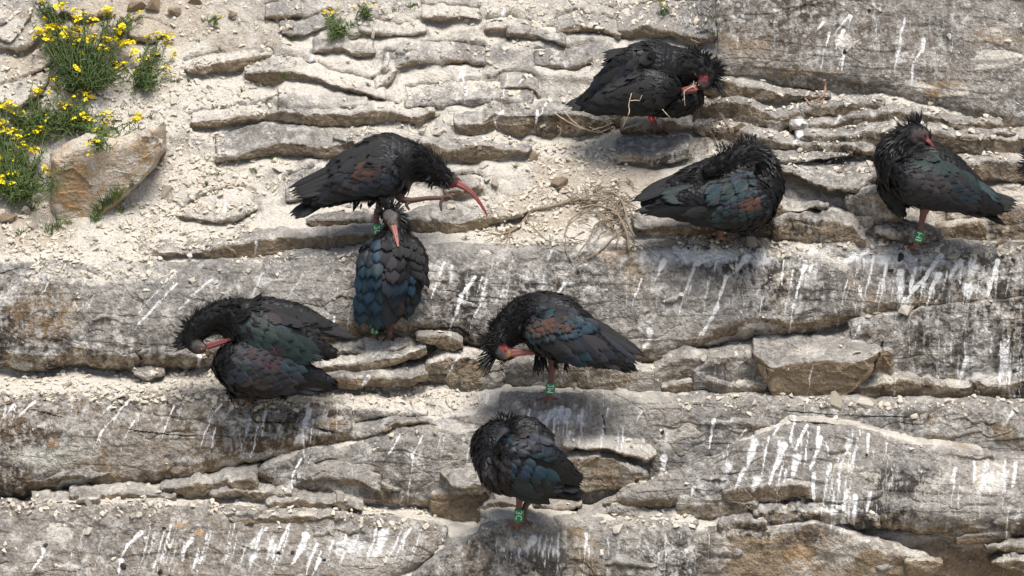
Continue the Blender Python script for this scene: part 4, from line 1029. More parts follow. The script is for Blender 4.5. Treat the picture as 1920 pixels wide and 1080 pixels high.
for k in range(N_SMALL * 3):
    if made >= N_SMALL:
        break
    b_ = SCREE[rc.choice(len(SCREE), p=cells)]
    x, y = rc.uniform(b_[0], b_[2]), rc.uniform(b_[1], b_[3])
    loc, nor, dd = hit(x, y)
    if nor.z < (.42 if b_[4] > 4 else .62):
        continue
    u_ = Vector((1, 0, 0)); u_ = (u_ - nor * u_.dot(nor)).normalized(); v_ = nor.cross(u_)
    for c_ in range(rc.integers(1, 5)):
        sz = min(.0038 * math.exp(rc.exponential(.75)), .028) * 1.15
        v, f = VAR_NP[rc.integers(len(VAR_NP))]
        m = np.array(frame(nor, rc.uniform(0, 6.28), rc.normal(0, .4)))
        off = u_ * rc.normal(0, .014) * (c_ > 0) + v_ * rc.normal(0, .012) * (c_ > 0)
        Vs.append((v * sz) @ m.T + np.array(loc + off) + np.array(nor) * sz * .1)
        Fs.append(f + nv); nv += len(v)
    made += 1
me = mesh_np('scree', np.concatenate(Vs), np.concatenate(Fs), CHIP, smooth=False)
gr = link(bpy.data.objects.new('scree', me))
tag(gr, 'pale limestone grit and chips scattered over the ledges', 'gravel', kind='stuff')

# larger chips one can pick out, each a thing of its own: x, y, size in px, spin
PICK = [(1408, 455, 34, .2), (1450, 456, 20, .5), (1450, 478, 14, .2), (1440, 478, 12, 1.), (1498, 476, 12, 0), (1790, 478, 30, .1), (1812, 482, 14, .6), (1840, 520, 20, .3), (1818, 522, 18, 1.2), (1620, 590, 34, .7), (1645, 588, 24, .1), (1700, 582, 40, .15), (1628, 594, 18, 1.4),
        (1320, 672, 18, .8), (1608, 662, 20, .1), (1856, 560, 16, .2), (78, 800, 18, .3), (62, 805, 10, .9), (165, 997, 24, .1), (222, 968, 14, .2), (250, 968, 22, .6), (262, 965, 16, 2.), (165, 940, 30, .2), (360, 752, 18, .4), (742, 803, 26, .5), (815, 808, 20, .1),
        (700, 805, 10, .2), (128, 445, 24, 1.2), (207, 470, 24, 1.4), (215, 478, 20, .2), (433, 418, 22, .1), (375, 415, 30, .2), (392, 446, 12, .4), (270, 385, 26, .8), (252, 382, 20, .1), (318, 370, 24, .9), (325, 188, 26, .6), (300, 265, 14, .4), (520, 320, 24, .2),
        (475, 165, 20, 0.), (820, 215, 16, .9), (795, 247, 30, .1), (820, 250, 26, .3), (672, 250, 24, .1), (908, 312, 20, .7), (930, 345, 28, .8), (915, 338, 16, .1), (895, 435, 22, .1), (1018, 235, 14, .3), (1022, 48, 18, .8), (1022, 60, 14, .1), (1100, 22, 22, .2), (1120, 24, 18, .9),
        (1392, 30, 10, .2), (1650, 18, 12, .9), (1735, 60, 12, .4), (1780, 68, 16, .2), (1745, 195, 20, .1), (1748, 206, 24, .1), (1842, 226, 20, .5), (1905, 243, 22, .8), (1862, 258, 16, .2), (1840, 258, 18, .1), (1915, 258, 16, .2), (1618, 293, 24, .2), (1640, 297, 20, .3), (1632, 308, 28, .1),
        (1610, 297, 16, .5), (1500, 280, 14, .1), (1735, 215, 14, .1), (1830, 474, 24, .3), (1850, 478, 18, .1), (1880, 470, 26, .3), (1900, 474, 20, .9), (1700, 468, 18, .2), (1640, 470, 12, .3), (1575, 460, 14, .3), (870, 448, 16, .4), (1185, 912, 26, .5), (1205, 905, 22, .2), (1170, 918, 18, .1), (1225, 898, 14, .4),
        (960, 1015, 20, .1), (1058, 1012, 18, .6), (1160, 992, 30, .1), (1570, 753, 44, .05), (1620, 757, 40, .1), (1415, 755, 20, .1), (1680, 762, 14, .9), (1905, 770, 20, .1), (1340, 858, 20, .3), (1285, 875, 14, .2), (412, 506, 10, .2), (360, 527, 18, .2), (272, 523, 14, .6), (268, 558, 14, .9),
        (418, 550, 10, .8), (95, 552, 12, .9), (405, 530, 16, .8), (468, 508, 20, .1), (520, 516, 10, .2), (700, 470, 24, .1), (640, 482, 20, .2), (655, 478, 16, .8), (560, 484, 14, .3), (125, 722, 30, .1), (75, 705, 26, .1), (205, 728, 20, .2), (300, 735, 16, .7), (45, 740, 16, .3), (395, 738, 20, .5),
        (590, 740, 14, .2), (610, 752, 12, .1), (735, 741, 24, .2), (1025, 772, 12, .3), (1185, 838, 12, .5), (640, 395, 16, .8), (845, 390, 22, .3), (700, 65, 16, .4), (595, 52, 14, .4), (1150, 10, 20, .4), (440, 32, 22, 1.), (300, 128, 12, .7), (280, 200, 14, .2), (245, 210, 18, .6), (230, 195, 14, .1), (215, 225, 16, .5),
        (260, 180, 20, .3), (360, 300, 18, .3), (340, 325, 14, .8), (320, 290, 16, .2), (350, 345, 20, .5), (290, 410, 20, .1), (330, 430, 14, .7), (250, 430, 16, .2), (180, 450, 18, .3), (60, 445, 14, .5), (20, 455, 18, .2), (150, 485, 14, .2), (300, 450, 12, .4), (450, 445, 14, .2)]
LAND = [(720, 310, 'striding bird'), (735, 530, 'bird seen from behind'), (1200, 150, 'topmost bird'), (1340, 370, 'rusty-shouldered bird'), (1760, 330, 'sleeping bird with the HJ ring'), (480, 660, 'green-winged squatting bird'), (1050, 620, 'bowing centre bird'),
        (985, 860, 'lowest round bird'), (200, 340, 'ochre boulder'), (150, 90, 'big flowering bush'), (30, 300, 'flower bush at the left edge'), (1110, 410, 'root tangle'), (960, 430, 'thick dry root'), (640, 40, 'small flowering tuft'), (1550, 690, 'square brown block'),
        (1525, 178, 'hooked root knot'), (1500, 860, 'thickest white droppings'), (120, 850, 'pale lichen patches'), (1640, 60, 'big smooth slab'), (40, 1060, 'bottom left corner'), (1890, 1060, 'bottom right corner'), (1900, 780, 'right edge'), (700, 1020, 'bottom left bed end'), (900, 100, 'plain pale upper rock'), (20, 560, 'left edge')]
ORD = ['', 'second nearest ', 'third nearest ', 'fourth nearest ', 'fifth nearest ', 'sixth nearest ', 'seventh nearest ', 'eighth nearest ', 'ninth nearest ', 'tenth nearest ']
PLACED = []


def place_label(o, x, y, what, cat, group):
    d, lx, ly, nm = min((math.hypot(x - a, (y - b_) * 1.3), a, b_, n_) for a, b_, n_ in LAND)
    if abs(x - lx) > abs(y - ly) * 1.3: w_ = 'right of' if x > lx else 'left of'
    else: w_ = 'below' if y > ly else 'above'
    PLACED.append((what, w_ + ' the ' + nm, d, o))
    tag(o, None, cat, group)


def finish_labels():
    seen = {}
    for what, rel, d, o in sorted(PLACED, key=lambda q: q[2]):
        k = seen.get((what, rel), 0); seen[(what, rel)] = k + 1
        o['label'] = (ORD[min(k, 9)] + what + ' ' + rel).strip()


for k, (x, y, s_, sp_) in enumerate(PICK):
    loc, nor, dd = hit(x, y)
    me = VAR[k % 8] if (k % 5) else VARG[k % 5]
    o = bpy.data.objects.new('stone_chip', me)
    m = frame((nor + Vector((0, -.15, .5))).normalized(), sp_ * 3 + k, R.uniform(-.2, .2)).to_4x4()
    sc = s_ / S * dd / DIST * 1.15
    o.matrix_world = Matrix.Translation(loc + nor * sc * .08) @ m @ Matrix.Diagonal((sc, sc, sc * R.uniform(.8, 1.1), 1))
    link(o)
    place_label(o, x, y, ('tiny' if s_ < 14 else 'small' if s_ < 21 else 'large') + (' grey' if not (k % 5) else ' pale') + ' limestone chip', 'stone', 'loose limestone chips on the cliff')

# ---- brown stones at the head of the scree and others that stand alone
STONES = [((256, 14, 40, 34), 'wedge-shaped brown stone at top edge, left of two wedged together'), ((291, 10, 38, 36), 'brown stone at top edge with a lighter tilted face, right of the wedged pair'),
          ((327, 22, 32, 24), 'squat brown stone in soil just right of the wedged pair'), ((360, 5, 40, 24), 'rounded brown stone cut by the top edge above the scree'), ((439, 28, 26, 22), 'lone tan stone on open scree near the top edge'),
          ((312, 362, 34, 28), 'small grey stone with tan front right of the ochre boulder'), ((15, 408, 36, 20), 'brown flat stone at left edge below the flower bank'), ((48, 395, 26, 24), 'pale stone beside the ochre boulder near left edge'),
          ((62, 425, 22, 18), 'small rounded stone left of boulder foot'), ((302, 298, 16, 14), 'tiny brown stone against right side of boulder'), ((1000, 295, 26, 20), 'ochre knob of stone above the dry sand bank'), ((1050, 345, 40, 30), 'ochre earthy stone in the sand bank left of roots'),
          ((1385, 238, 36, 18), 'small tan stone under crested bird among twigs'), ((1255, 236, 40, 26), 'brown rounded stone beside the red-ringed foot'), ((1880, 455, 26, 14), 'small tan stone on ledge near right edge')]
for k, ((x, y, w_, h_), lab) in enumerate(STONES):
    loc, nor, dd = hit(x, y)
    bm = bmesh.new()
    r = random.Random(900 + k)
    for _ in range(9):
        v = Vector((r.gauss(0, 1), r.gauss(0, 1), r.gauss(0, 1))).normalized() * r.uniform(.85, 1.05)
        bm.verts.new(v * .5)
    res = bmesh.ops.convex_hull(bm, input=bm.verts)
    junk = [e for e in res['geom_interior'] if isinstance(e, bmesh.types.BMVert)]
    if junk: bmesh.ops.delete(bm, geom=junk, context='VERTS')
    bmesh.ops.bevel(bm, geom=list(bm.edges), offset=.014, segments=1, affect='EDGES')
    bmesh.ops.triangulate(bm, faces=bm.faces)
    bmesh.ops.subdivide_edges(bm, edges=bm.edges, cuts=2, use_grid_fill=True)
    for v in bm.verts:
        v.co += v.co.normalized() * .03 * float(perlin(np.array([v.co[:]]) * 5 + k)[0])
    me = bpy.data.meshes.new('loose_stone'); bm.to_mesh(me); bm.free()
    me.materials.append(BROWNST if k not in (7, 8, 5) else CHIPG)
    o = link(bpy.data.objects.new('loose_stone', me))
    o.location = loc + Vector((0, -.25, .1)).normalized() * (w_ / S * .12)
    o.scale = (w_ / S * 1.1, w_ / S * .9, h_ / S * 1.15)
    o.rotation_euler = (r.uniform(-.3, .3), r.uniform(-.2, .2), r.uniform(0, .6))
    tag(o, lab, 'stone')

# ------------------------------------------------------------------ dry roots and twigs
BARK = plain_material('dry_bark', (.17, .13, .09), (.34, .275, .20), .85, 60, .15, .5)
PALE_TWIG = plain_material('bleached_twig', (.55, .45, .33), (.70, .60, .46), .8, 60, .15, .2)
REDBROWN = plain_material('red_brown_root', (.20, .13, .09), (.32, .22, .15), .8, 60, .2, .4)


def tube(pts, rad, sides=6):
    """pts Nx3, rad N -> verts, quads"""
    pts = np.asarray(pts, float); n = len(pts)
    tg = np.gradient(pts, axis=0); tg /= np.linalg.norm(tg, axis=1)[:, None] + 1e-12
    ref = np.array([.31, -.8, .52])
    a = np.cross(tg, ref); a /= np.linalg.norm(a, axis=1)[:, None] + 1e-12
    b_ = np.cross(tg, a)
    th = np.arange(sides) / sides * 2 * math.pi
    V = pts[:, None] + np.asarray(rad)[:, None, None] * (np.cos(th)[None, :, None] * a[:, None] + np.sin(th)[None, :, None] * b_[:, None])
    V = V.reshape(-1, 3)
    Q = []
    for i in range(n - 1):
        for j in range(sides):
            j2 = (j + 1) % sides
            Q.append((i * sides + j, i * sides + j2, (i + 1) * sides + j2, (i + 1) * sides + j))
    V = np.concatenate([V, pts[:1], pts[-1:]])
    T = [(n * sides, (j + 1) % sides, j) for j in range(sides)] + [(n * sides + 1, (n - 1) * sides + j, (n - 1) * sides + (j + 1) % sides) for j in range(sides)]
    return V, np.array(Q), np.array(T)


def smooth_path(p, n):
    p = np.asarray(p, float); m = len(p)
    if m < 3:
        t = np.linspace(0, m - 1, n)
        return np.stack([np.interp(t, range(m), p[:, k]) for k in range(p.shape[1])], 1)
    out = []
    for t in np.linspace(0, m - 1 - 1e-6, n):
        i = int(t); f = t - i
        p0 = p[max(i - 1, 0)]; p1 = p[i]; p2 = p[i + 1]; p3 = p[min(i + 2, m - 1)]
        out.append(.5 * ((2 * p1) + (-p0 + p2) * f + (2 * p0 - 5 * p1 + 4 * p2 - p3) * f * f + (-p0 + 3 * p1 - 3 * p2 + p3) * f ** 3))
    return np.array(out)


def merge(parts):
    V, Q, T, n = [], [], [], 0
    for v, q, t in parts:
        V.append(v)
        if len(q): Q.append(q + n)
        if len(t): T.append(t + n)
        n += len(v)
    return np.concatenate(V), [x for x in ([np.concatenate(Q)] if Q else []) + ([np.concatenate(T)] if T else [])]


def root_parts(paths, lift=.008, wob=1.2):
    """paths: list of (points px, r0 px, r1 px[, extra lift in m])"""
    out = []
    for q in paths:
        pts, r0, r1 = q[:3]
        ex = q[3] if len(q) > 3 else 0.0
        n = max(len(pts) * 4, 8)
        sp = smooth_path(pts, n)
        L = []
        for i, (x, y) in enumerate(sp):
            x += R.gauss(0, wob * .3); y += R.gauss(0, wob * .3)
            loc, nor, dd = hit(x, y)
            L.append((x, y, dd - lift - r0 / S))
        L = np.array(L)
        # follow the rock loosely: hang in front of hollows
        dep = L[:, 2].copy()
        for _ in range(3):
            dep = np.minimum(dep, np.convolve(np.pad(dep, 2, mode='edge'), np.ones(5) / 5, 'valid'))
        pos = P(L[:, 0], L[:, 1], dep - ex)
        rad = np.linspace(r0, r1, n) / S * (1 + .25 * np.array([R.uniform(-1, 1) for _ in range(n)]))
        out.append(tube(pos, rad, 6))
    return out


def make_roots(name, paths, mat, label, cat, **kw):
    V, Fc = merge(root_parts(paths, **kw))
    o = link(bpy.data.objects.new(name, mesh_np(name, V, Fc, mat)))
    return tag(o, label, cat)


make_roots('dry_root', [([(950, 432), (968, 428), (985, 412), (992, 396), (1010, 391), (1040, 386), (1065, 378), (1090, 374), (1120, 378)], 3.6, 3.0), ([(968, 428), (950, 437), (935, 440), (915, 436)], 2.6, 1.),
                         ([(960, 432), (945, 448), (930, 452)], 1.6, .6), ([(958, 434), (950, 452), (946, 462)], 1.5, .5), ([(948, 436), (930, 430), (920, 422)], 1.6, .6), ([(945, 438), (925, 446), (908, 452)], 1.4, .5),
                         ([(955, 436), (965, 448), (972, 444)], 1.3, .5), ([(940, 440), (922, 438), (905, 444)], 1.2, .4), ([(950, 440), (935, 456), (925, 458)], 1.2, .4), ([(962, 436), (955, 446), (958, 458)], 1.2, .4)],
           BARK, 'thick dry root lying across the sand, frayed at its left end', 'root')
rp = [([(1180, 470), (1176, 440), (1168, 420), (1160, 405), (1150, 395), (1130, 388), (1110, 385), (1085, 392)], 2.6, 2.2, .02), ([(1190, 445), (1178, 420), (1172, 395), (1165, 375), (1150, 362), (1130, 360)], 3.0, 1.8, .03),
      ([(1150, 412), (1135, 412), (1118, 420), (1108, 440), (1100, 455), (1082, 480), (1088, 492), (1078, 500)], 2.2, 1.0, .02), ([(1160, 405), (1166, 425), (1172, 445), (1190, 452), (1210, 465), (1232, 482)], 1.8, .7),
      ([(1100, 388), (1085, 400), (1068, 415), (1060, 440), (1075, 448), (1105, 452)], 1.8, .9, .01), ([(1060, 445), (1062, 470), (1072, 490), (1085, 505), (1088, 515), (1070, 518), (1045, 516)], 1.3, .7), ([(995, 422), (1012, 438), (1025, 450), (1045, 455), (1075, 455), (1100, 448)], 1.2, .8),
      ([(1170, 430), (1150, 445), (1125, 470), (1100, 485), (1085, 492)], 2.0, 1.0), ([(1150, 395), (1158, 380), (1175, 372), (1190, 378)], 1.8, .9, .02), ([(1120, 395), (1125, 410), (1120, 425), (1105, 435)], 1.5, .7, .01), ([(1135, 370), (1115, 366), (1098, 372), (1085, 366)], 1.6, .7, .02),
      ([(1165, 400), (1185, 395), (1200, 400)], 1.6, .7, .02), ([(1175, 440), (1160, 440), (1145, 432)], 1.4, .6), ([(1168, 452), (1185, 458), (1200, 466), (1190, 470)], 1.2, .5), ([(1045, 516), (1042, 540), (1040, 556)], 1.1, .6), ([(1110, 360), (1125, 350), (1145, 352), (1160, 345)], 1.5, .6),
      ([(1090, 380), (1075, 372), (1060, 376)], 1.4, .5), ([(1178, 425), (1190, 412), (1205, 418)], 1.2, .5), ([(1142, 400), (1150, 425), (1160, 445), (1150, 462)], 1.7, .7, .01), ([(1130, 405), (1145, 418), (1160, 420), (1180, 430)], 1.6, .9, .015)]
for k in range(75):
    x0, y0 = R.gauss(1140, 28), R.gauss(392, 26)
    a = R.uniform(0, 6.28); x1, y1 = x0 + 26 * math.cos(a), y0 + 14 * math.sin(a)
    rp.append(([(x0, y0), ((x0 + x1) / 2 + R.uniform(-8, 8), (y0 + y1) / 2 + R.uniform(-6, 6)), (x1, y1)], 1.1, .4, R.uniform(0, .02)))
for k in range(26):
    x0, y0 = R.gauss(1145, 26), R.gauss(385, 22); a = R.uniform(0, 6.28)
    x1, y1 = x0 + 44 * math.cos(a), y0 + 26 * math.sin(a)
    rp.append(([(x0, y0), ((x0 * 2 + x1) / 3 + R.uniform(-9, 9), (y0 * 2 + y1) / 3 + R.uniform(-8, 8)), ((x0 + 2 * x1) / 3 + R.uniform(-9, 9), (y0 + 2 * y1) / 3 + R.uniform(-8, 8)), (x1, y1)], R.uniform(1.3, 2.3), .6, R.uniform(0, .03)))
make_roots('root_tangle', rp, BARK, 'tangle of grey dry roots trailing over the ledge edge', 'roots')
tw = [([(1200, 178), (1196, 200), (1192, 214)], 0, 0)]


def free_twig(name, chains, mat, label, ref, fwd):
    dd = hit(*ref)[2] - .02
    ally = [q[1] for c in chains for q in c[0]]
    y0, y1 = max(ally), min(ally)
    parts = []
    for pts, r0, r1 in chains:
        n = len(pts) * 3
        sp = smooth_path(pts, n)
        dep = dd - fwd * np.clip((y0 - sp[:, 1]) / max(y0 - y1, 1) * 3.0, 0, 1) + np.array([R.uniform(-.003, .003) for _ in range(n)])
        parts.append(tube(P(sp[:, 0], sp[:, 1], dep), np.linspace(r0, r1, n) * .8 / S, 5))
    V, Fc = merge(parts)
    o = link(bpy.data.objects.new(name, mesh_np(name, V, Fc, mat)))
    return tag(o, label, 'twig')


free_twig('twig', [([(1166, 242), (1173, 226), (1180, 210), (1179, 196), (1184, 175)], 1.5, .9), ([(1182, 189), (1192, 188), (1199, 189)], 1., .6), ([(1199, 189), (1204, 178)], .8, .4), ([(1173, 226), (1170, 218)], .8, .4)], PALE_TWIG,
          'pale forked twig standing in front of the topmost bird', (1168, 246), .36)
free_twig('twig', [([(1287, 208), (1284, 196), (1283, 180), (1284, 170), (1298, 162), (1301, 152)], 1.3, .7), ([(1284, 186), (1279, 187)], .7, .3), ([(1284, 172), (1282, 166)], .7, .3), ([(1298, 162), (1308, 168)], .7, .3)], PALE_TWIG,
          'thin pale twig in front of the topmost bird\'s bill', (1290, 222), .34)
free_twig('twig', [([(1242, 205), (1250, 214), (1260, 223)], 1.0, .6)], PALE_TWIG, 'short straight pale twig under the topmost bird\'s breast', (1255, 232), .34)
make_roots('twig_litter', [([(1040, 212), (1060, 225), (1085, 238), (1110, 246), (1130, 250)], 1.3, .7), ([(1058, 208), (1075, 228), (1100, 243), (1128, 248)], 1.1, .6), ([(1045, 236), (1052, 244), (1047, 256)], 1., .5), ([(1110, 244), (1130, 238), (1150, 230)], 1.4, .7), ([(1120, 250), (1140, 242), (1152, 238), (1145, 252)], 1.4, .6), ([(1168, 242), (1185, 236), (1204, 230)], 1.3, .6), ([(1105, 238), (1125, 246), (1140, 256)], 1., .5)],
           PALE_TWIG, 'loose dry grass stalks and twigs under the topmost bird\'s tail', 'twigs')
rp = [([(1332, 230), (1345, 224), (1356, 222), (1362, 235)], 2., 1.), ([(1356, 222), (1366, 236), (1370, 250)], 1.8, .9), ([(1335, 228), (1340, 245), (1338, 262)], 1.8, .8), ([(1330, 245), (1340, 258), (1342, 270)], 1.8, 1.)]
for k in range(34):
    x0, y0 = R.uniform(1300, 1395), R.uniform(232, 282); a = R.uniform(0, 6.28); l_ = R.uniform(14, 34)
    x1, y1 = x0 + l_ * math.cos(a), y0 + l_ * .55 * math.sin(a)
    rp.append(([(x0, y0), ((x0 + x1) / 2 + R.uniform(-5, 5), (y0 + y1) / 2 + R.uniform(-4, 4)), (x1, y1)], .9, .4, R.uniform(0, .02)))
make_roots('twig_litter', rp, BARK, 'brushy litter of dry twigs left of the head-tucked bird', 'twigs')
rp = [([(1545, 150), (1548, 165), (1543, 180), (1530, 188), (1515, 186), (1508, 180)], 2.8, 1.8), ([(1508, 182), (1518, 195), (1535, 198), (1545, 185)], 1.8, 1.2)]
for k in range(16):
    x0, y0 = R.uniform(1508, 1535), R.uniform(176, 192); a = R.uniform(0, 6.28); l_ = R.uniform(8, 18)
    rp.append(([(x0, y0), (x0 + l_ * .5 * math.cos(a), y0 + 2), (x0 + l_ * math.cos(a), y0 + l_ * .5 * math.sin(a) + 3)], .9, .4, R.uniform(0, .012)))
make_roots('root_knot', rp, REDBROWN, 'hooked brown root knot under the big smooth slab', 'root')
# dark pellets in the droppings
DARK = plain_material('dark_pellet', (.02, .018, .015), (.05, .045, .04), .8, 50, .2, .3)
for k, (x, y, s_) in enumerate([(1583, 97, 12), (314, 755, 8), (308, 990, 11), (232, 1062, 18), (522, 1037, 10), (548, 1035, 11), (608, 1050, 10), (86, 1022, 12), (777, 740, 7), (1242, 810, 11), (1625, 853, 8), (1670, 508, 14), (1688, 484, 22), (1702, 532, 8), (1880, 482, 12), (1900, 488, 12), (1195, 900, 10), (300, 1072, 14), (1630, 19, 9), (1290, 466, 9)]):
    loc, nor, dd = hit(x, y)
    o = link(bpy.data.objects.new('dark_pellet', hull_mesh('pellet_shape', 700 + k, .7, 14, DARK, 0)))
    sc = s_ / S
    o.matrix_world = Matrix.Translation(loc + nor * sc * .1) @ frame(nor, k * 1.3).to_4x4() @ Matrix.Diagonal((sc, sc, sc, 1))
    place_label(o, x, y, 'dark pellet stuck on the rock', 'pellet', 'dark pellets on the ledges')
# ------------------------------------------------------------------ plants
STEM = plain_material('plant_stem', (.075, .115, .030), (.11, .145, .045), .6, 40, .3)
LEAF = plain_material('plant_leaf', (.045, .085, .018), (.105, .150, .038), .55, 25, .35)
LEAFD = plain_material('plant_leaf_dark', (.034, .060, .016), (.080, .115, .032), .55, 25, .35)
PETAL = plain_material('petal_yellow', (.86, .74, .02), (.80, .62, .012), .55, 40, .25)
GRASS = plain_material('grass_blade', (.070, .125, .020), (.125, .175, .045), .55, 30, .3)


def blade_np(base_p, d, L, W, bend, nseg=4, up=np.array([0, 0, 1.])):
    """thin tapering leaf: strip of quads"""
    d = d / np.linalg.norm(d)
    s = np.cross(d, -FWD); s /= np.linalg.norm(s) + 1e-9
    s = s + rc.normal(0, .5, 3); s -= d * (s @ d); s /= np.linalg.norm(s)
    V = []
    p = base_p.copy(); dd = d.copy()
    for i in range(nseg + 1):
        t = i / nseg
        w = W * (1 - t) ** .7 * min(1, .45 + 1.6 * t)
        V += [p - s * w * .5, p + s * w * .5]
        dd = dd + np.array([0, 0, -1.]) * bend / nseg; dd /= np.linalg.norm(dd)
        p = p + dd * L / nseg
    Q = np.array([(2 * i, 2 * i + 1, 2 * i + 3, 2 * i + 2) for i in range(nseg)])
    return np.array(V), Q, np.zeros((0, 3), int)


def flower_mesh(name, seed):
    """a head of small four-petalled flowers, about 1 unit across"""
    r = np.random.default_rng(seed)
    V, Q, k = [], [], 0
    for i in range(r.integers(10, 15)):
        c = r.normal(0, .26, 3); c[2] = abs(c[2]) * .7
        n = c + np.array([0, -.25, .5]); n /= np.linalg.norm(n)
        a = np.cross(n, [.3, .8, .1]); a /= np.linalg.norm(a); b_ = np.cross(n, a)
        ph = r.uniform(0, 1.5); rad = r.uniform(.19, .27)
        for q in range(4):
            t = ph + q * math.pi / 2
            u = a * math.cos(t) + b_ * math.sin(t); w = np.cross(n, u)
            V += [c, c + u * rad * .6 + w * rad * .45 + n * rad * .2, c + u * rad * 1.05 + n * rad * .28, c + u * rad * .6 - w * rad * .45 + n * rad * .2]
            Q.append((k, k + 1, k + 2, k + 3)); k += 4
    return mesh_np(name, np.array(V), np.array(Q), PETAL, smooth=False)


FLOW = [flower_mesh('flower_cluster', 50 + k) for k in range(6)]


def make_plant(label, base_px, heads, extra, head_px=15, lift=.07, spread=46, ptype='wallflower', leafW=2.4, dark=False, stem_px=1.1):
    bl, bn, bd = hit(*base_px)
    root = link(bpy.data.objects.new('flowering_plant', None)); root.empty_display_size = .05
    root.location = bl
    o3 = np.array(bl)
    tag(root, label, 'plant', 'yellow flowering plants on the cliff')
    stems, leaves = [], []
    targets = [(x, y, True) for x, y in heads]
    for k in range(extra):
        if heads and R.random() < .75:
            hx, hy = R.choice(heads); f = R.uniform(.25, .95)
            targets.append((base_px[0] + (hx - base_px[0]) * f + R.gauss(0, spread * .35), base_px[1] + (hy - base_px[1]) * f + R.gauss(0, spread * .3), False))
        else:
            targets.append((base_px[0] + R.gauss(0, spread), base_px[1] - abs(R.gauss(0, spread * .7)) + 8, False))
    for (x, y, fl) in targets:
        hd = hit(x, y)[2]
        dep = min(hd, bd + .25) - R.uniform(.25, 1.0) * lift
        bj = (base_px[0] + R.gauss(0, spread * .22), base_px[1] + R.gauss(0, spread * .12))
        b0, _, b0d = hit(*bj)
        A = np.array(b0) - o3; Bq = np.array(P1(x, y, dep)) - o3
        mid = (A + Bq) / 2 + np.array([R.gauss(0, .015), -.03 - R.random() * .03, R.gauss(0, .012) - .012])
        n = 9
        pts = smooth_path([A, mid, Bq], n)
        stems.append(tube(pts, np.linspace(stem_px, stem_px * .5, n) / S, 4))
        L = np.linalg.norm(Bq - A)
        m = max(3, int(L * S / 5.5))
        for i in range(m):
            t = R.uniform(.08, .97)
            k = min(int(t * (n - 1)), n - 2); f = t * (n - 1) - k
            p = pts[k] * (1 - f) + pts[k + 1] * f
            tg = pts[k + 1] - pts[k]; tg /= np.linalg.norm(tg)
            side = rc.normal(0, 1, 3); side -= tg * (side @ tg); side /= np.linalg.norm(side)
            dr = tg * R.uniform(.25, .9) + side * 1.15
            leaves.append(blade_np(p, dr, R.uniform(7, 19) * (1.15 - .5 * t) / S, leafW * R.uniform(.7, 1.5) / S, R.uniform(.2, .9), 3))
        if fl:
            for q in range(R.choice((2, 3, 3, 4))):
                o = bpy.data.objects.new('flower_cluster', R.choice(FLOW))
                link(o, root)
                sz = head_px * R.uniform(.75, 1.2) * (1 if q == 0 else .75) / S
                o.location = Vector(Bq) + (Vector((0, 0, 0)) if q == 0 else Vector((R.gauss(0, .017), R.gauss(0, .01), R.gauss(0, .016) - .006)))
                o.rotation_euler = (R.uniform(-.5, .5), R.uniform(-.5, .5), R.uniform(0, 6.28))
                o.scale = (sz, sz, sz)
    V, Fc = merge(stems)
    o = link(bpy.data.objects.new('stems', mesh_np('stems', V, Fc, STEM)), root)
    V, Fc = merge(leaves)
    o = link(bpy.data.objects.new('leaves', mesh_np('leaves', V, Fc, LEAFD if dark else LEAF)), root)
    o['kind'] = 'stuff'
    return root


z5 = lambda L: [(x * .2315, y * .2315) for x, y in L]
z6 = lambda L: [(x * .2686, y * .2686 + 180) for x, y in L]
main = z5([(505, 40), (590, 100), (675, 110), (870, 65), (770, 165), (885, 165), (365, 160), (315, 240), (405, 230), (530, 230), (680, 255), (970, 215), (985, 265), (455, 330), (510, 295), (380, 285), (630, 340), (700, 320), (740, 320), (925, 325), (1020, 355), (985, 370), (655, 435), (850, 330), (815, 390), (1090, 440), (930, 520), (1010, 520), (615, 550), (795, 570), (685, 590), (345, 5), (310, 270), (430, 335), (640, 235), (860, 95), (1000, 345), (440, 220), (560, 320)])
make_plant('big bushy yellow-flowered plant at upper left on the rocks', (160, 152), main, 300, 16, .10, 50, dark=True)
make_plant('low yellow-flowered sprig leaning right beside the big bush', (262, 152), z5([(1200, 465), (1270, 455), (1400, 465), (1350, 300), (1275, 265), (1195, 300), (1175, 595), (1245, 595), (1345, 550), (1370, 310), (1180, 475)]), 60, 13, .05, 24, dark=True)
make_plant('thin stalky plant with one bud cluster above the big bush, near brown stones', (225, 52), z5([(1140, 100), (1045, 130)]), 26, 8, .05, 22)
make_plant('dark leafy shoot with few flowers at the very top left', (110, 35), z5([(345, 5), (770, 5)])[:1], 30, 7, .05, 20, dark=True)
make_plant('sparse yellow-flowered plant between the big bush and boulder', (135, 225), z5([(435, 650), (310, 745), (600, 790), (690, 770), (690, 810), (500, 880), (545, 855), (375, 955), (630, 915), (580, 975), (540, 1010), (300, 1065)]), 170, 13, .06, 42, dark=True)
make_plant('small yellow-flowered plant growing over the boulder top', (190, 262), z5([(700, 960), (680, 990), (825, 925), (830, 1010), (780, 1050), (1100, 975), (815, 1060)]) + z6([(770, 285), (660, 325), (950, 170)]), 40, 15, .05, 28)
make_plant('dense yellow-flowered bush cut off by the left edge', (28, 352), z6([(140, 135), (20, 180), (90, 245), (115, 300), (190, 370), (260, 370), (60, 445), (20, 470), (90, 450), (150, 595), (325, 520), (260, 255), (65, 390), (270, 640), (10, 215), (90, 550), (30, 250), (240, 265), (10, 600), (50, 60), (5, 90)]), 280, 15, .10, 50, leafW=2.6)
make_plant('low leafy clump with few flowers between bush and left edge', (75, 232), z5([(160, 935), (70, 825), (375, 955), (115, 1060), (310, 745)]), 130, 13, .06, 44)
make_plant('small flowering tuft right of the scree near the top edge', (640, 58), [(612, 22), (624, 24), (618, 30)], 40, 9, .04, 24)
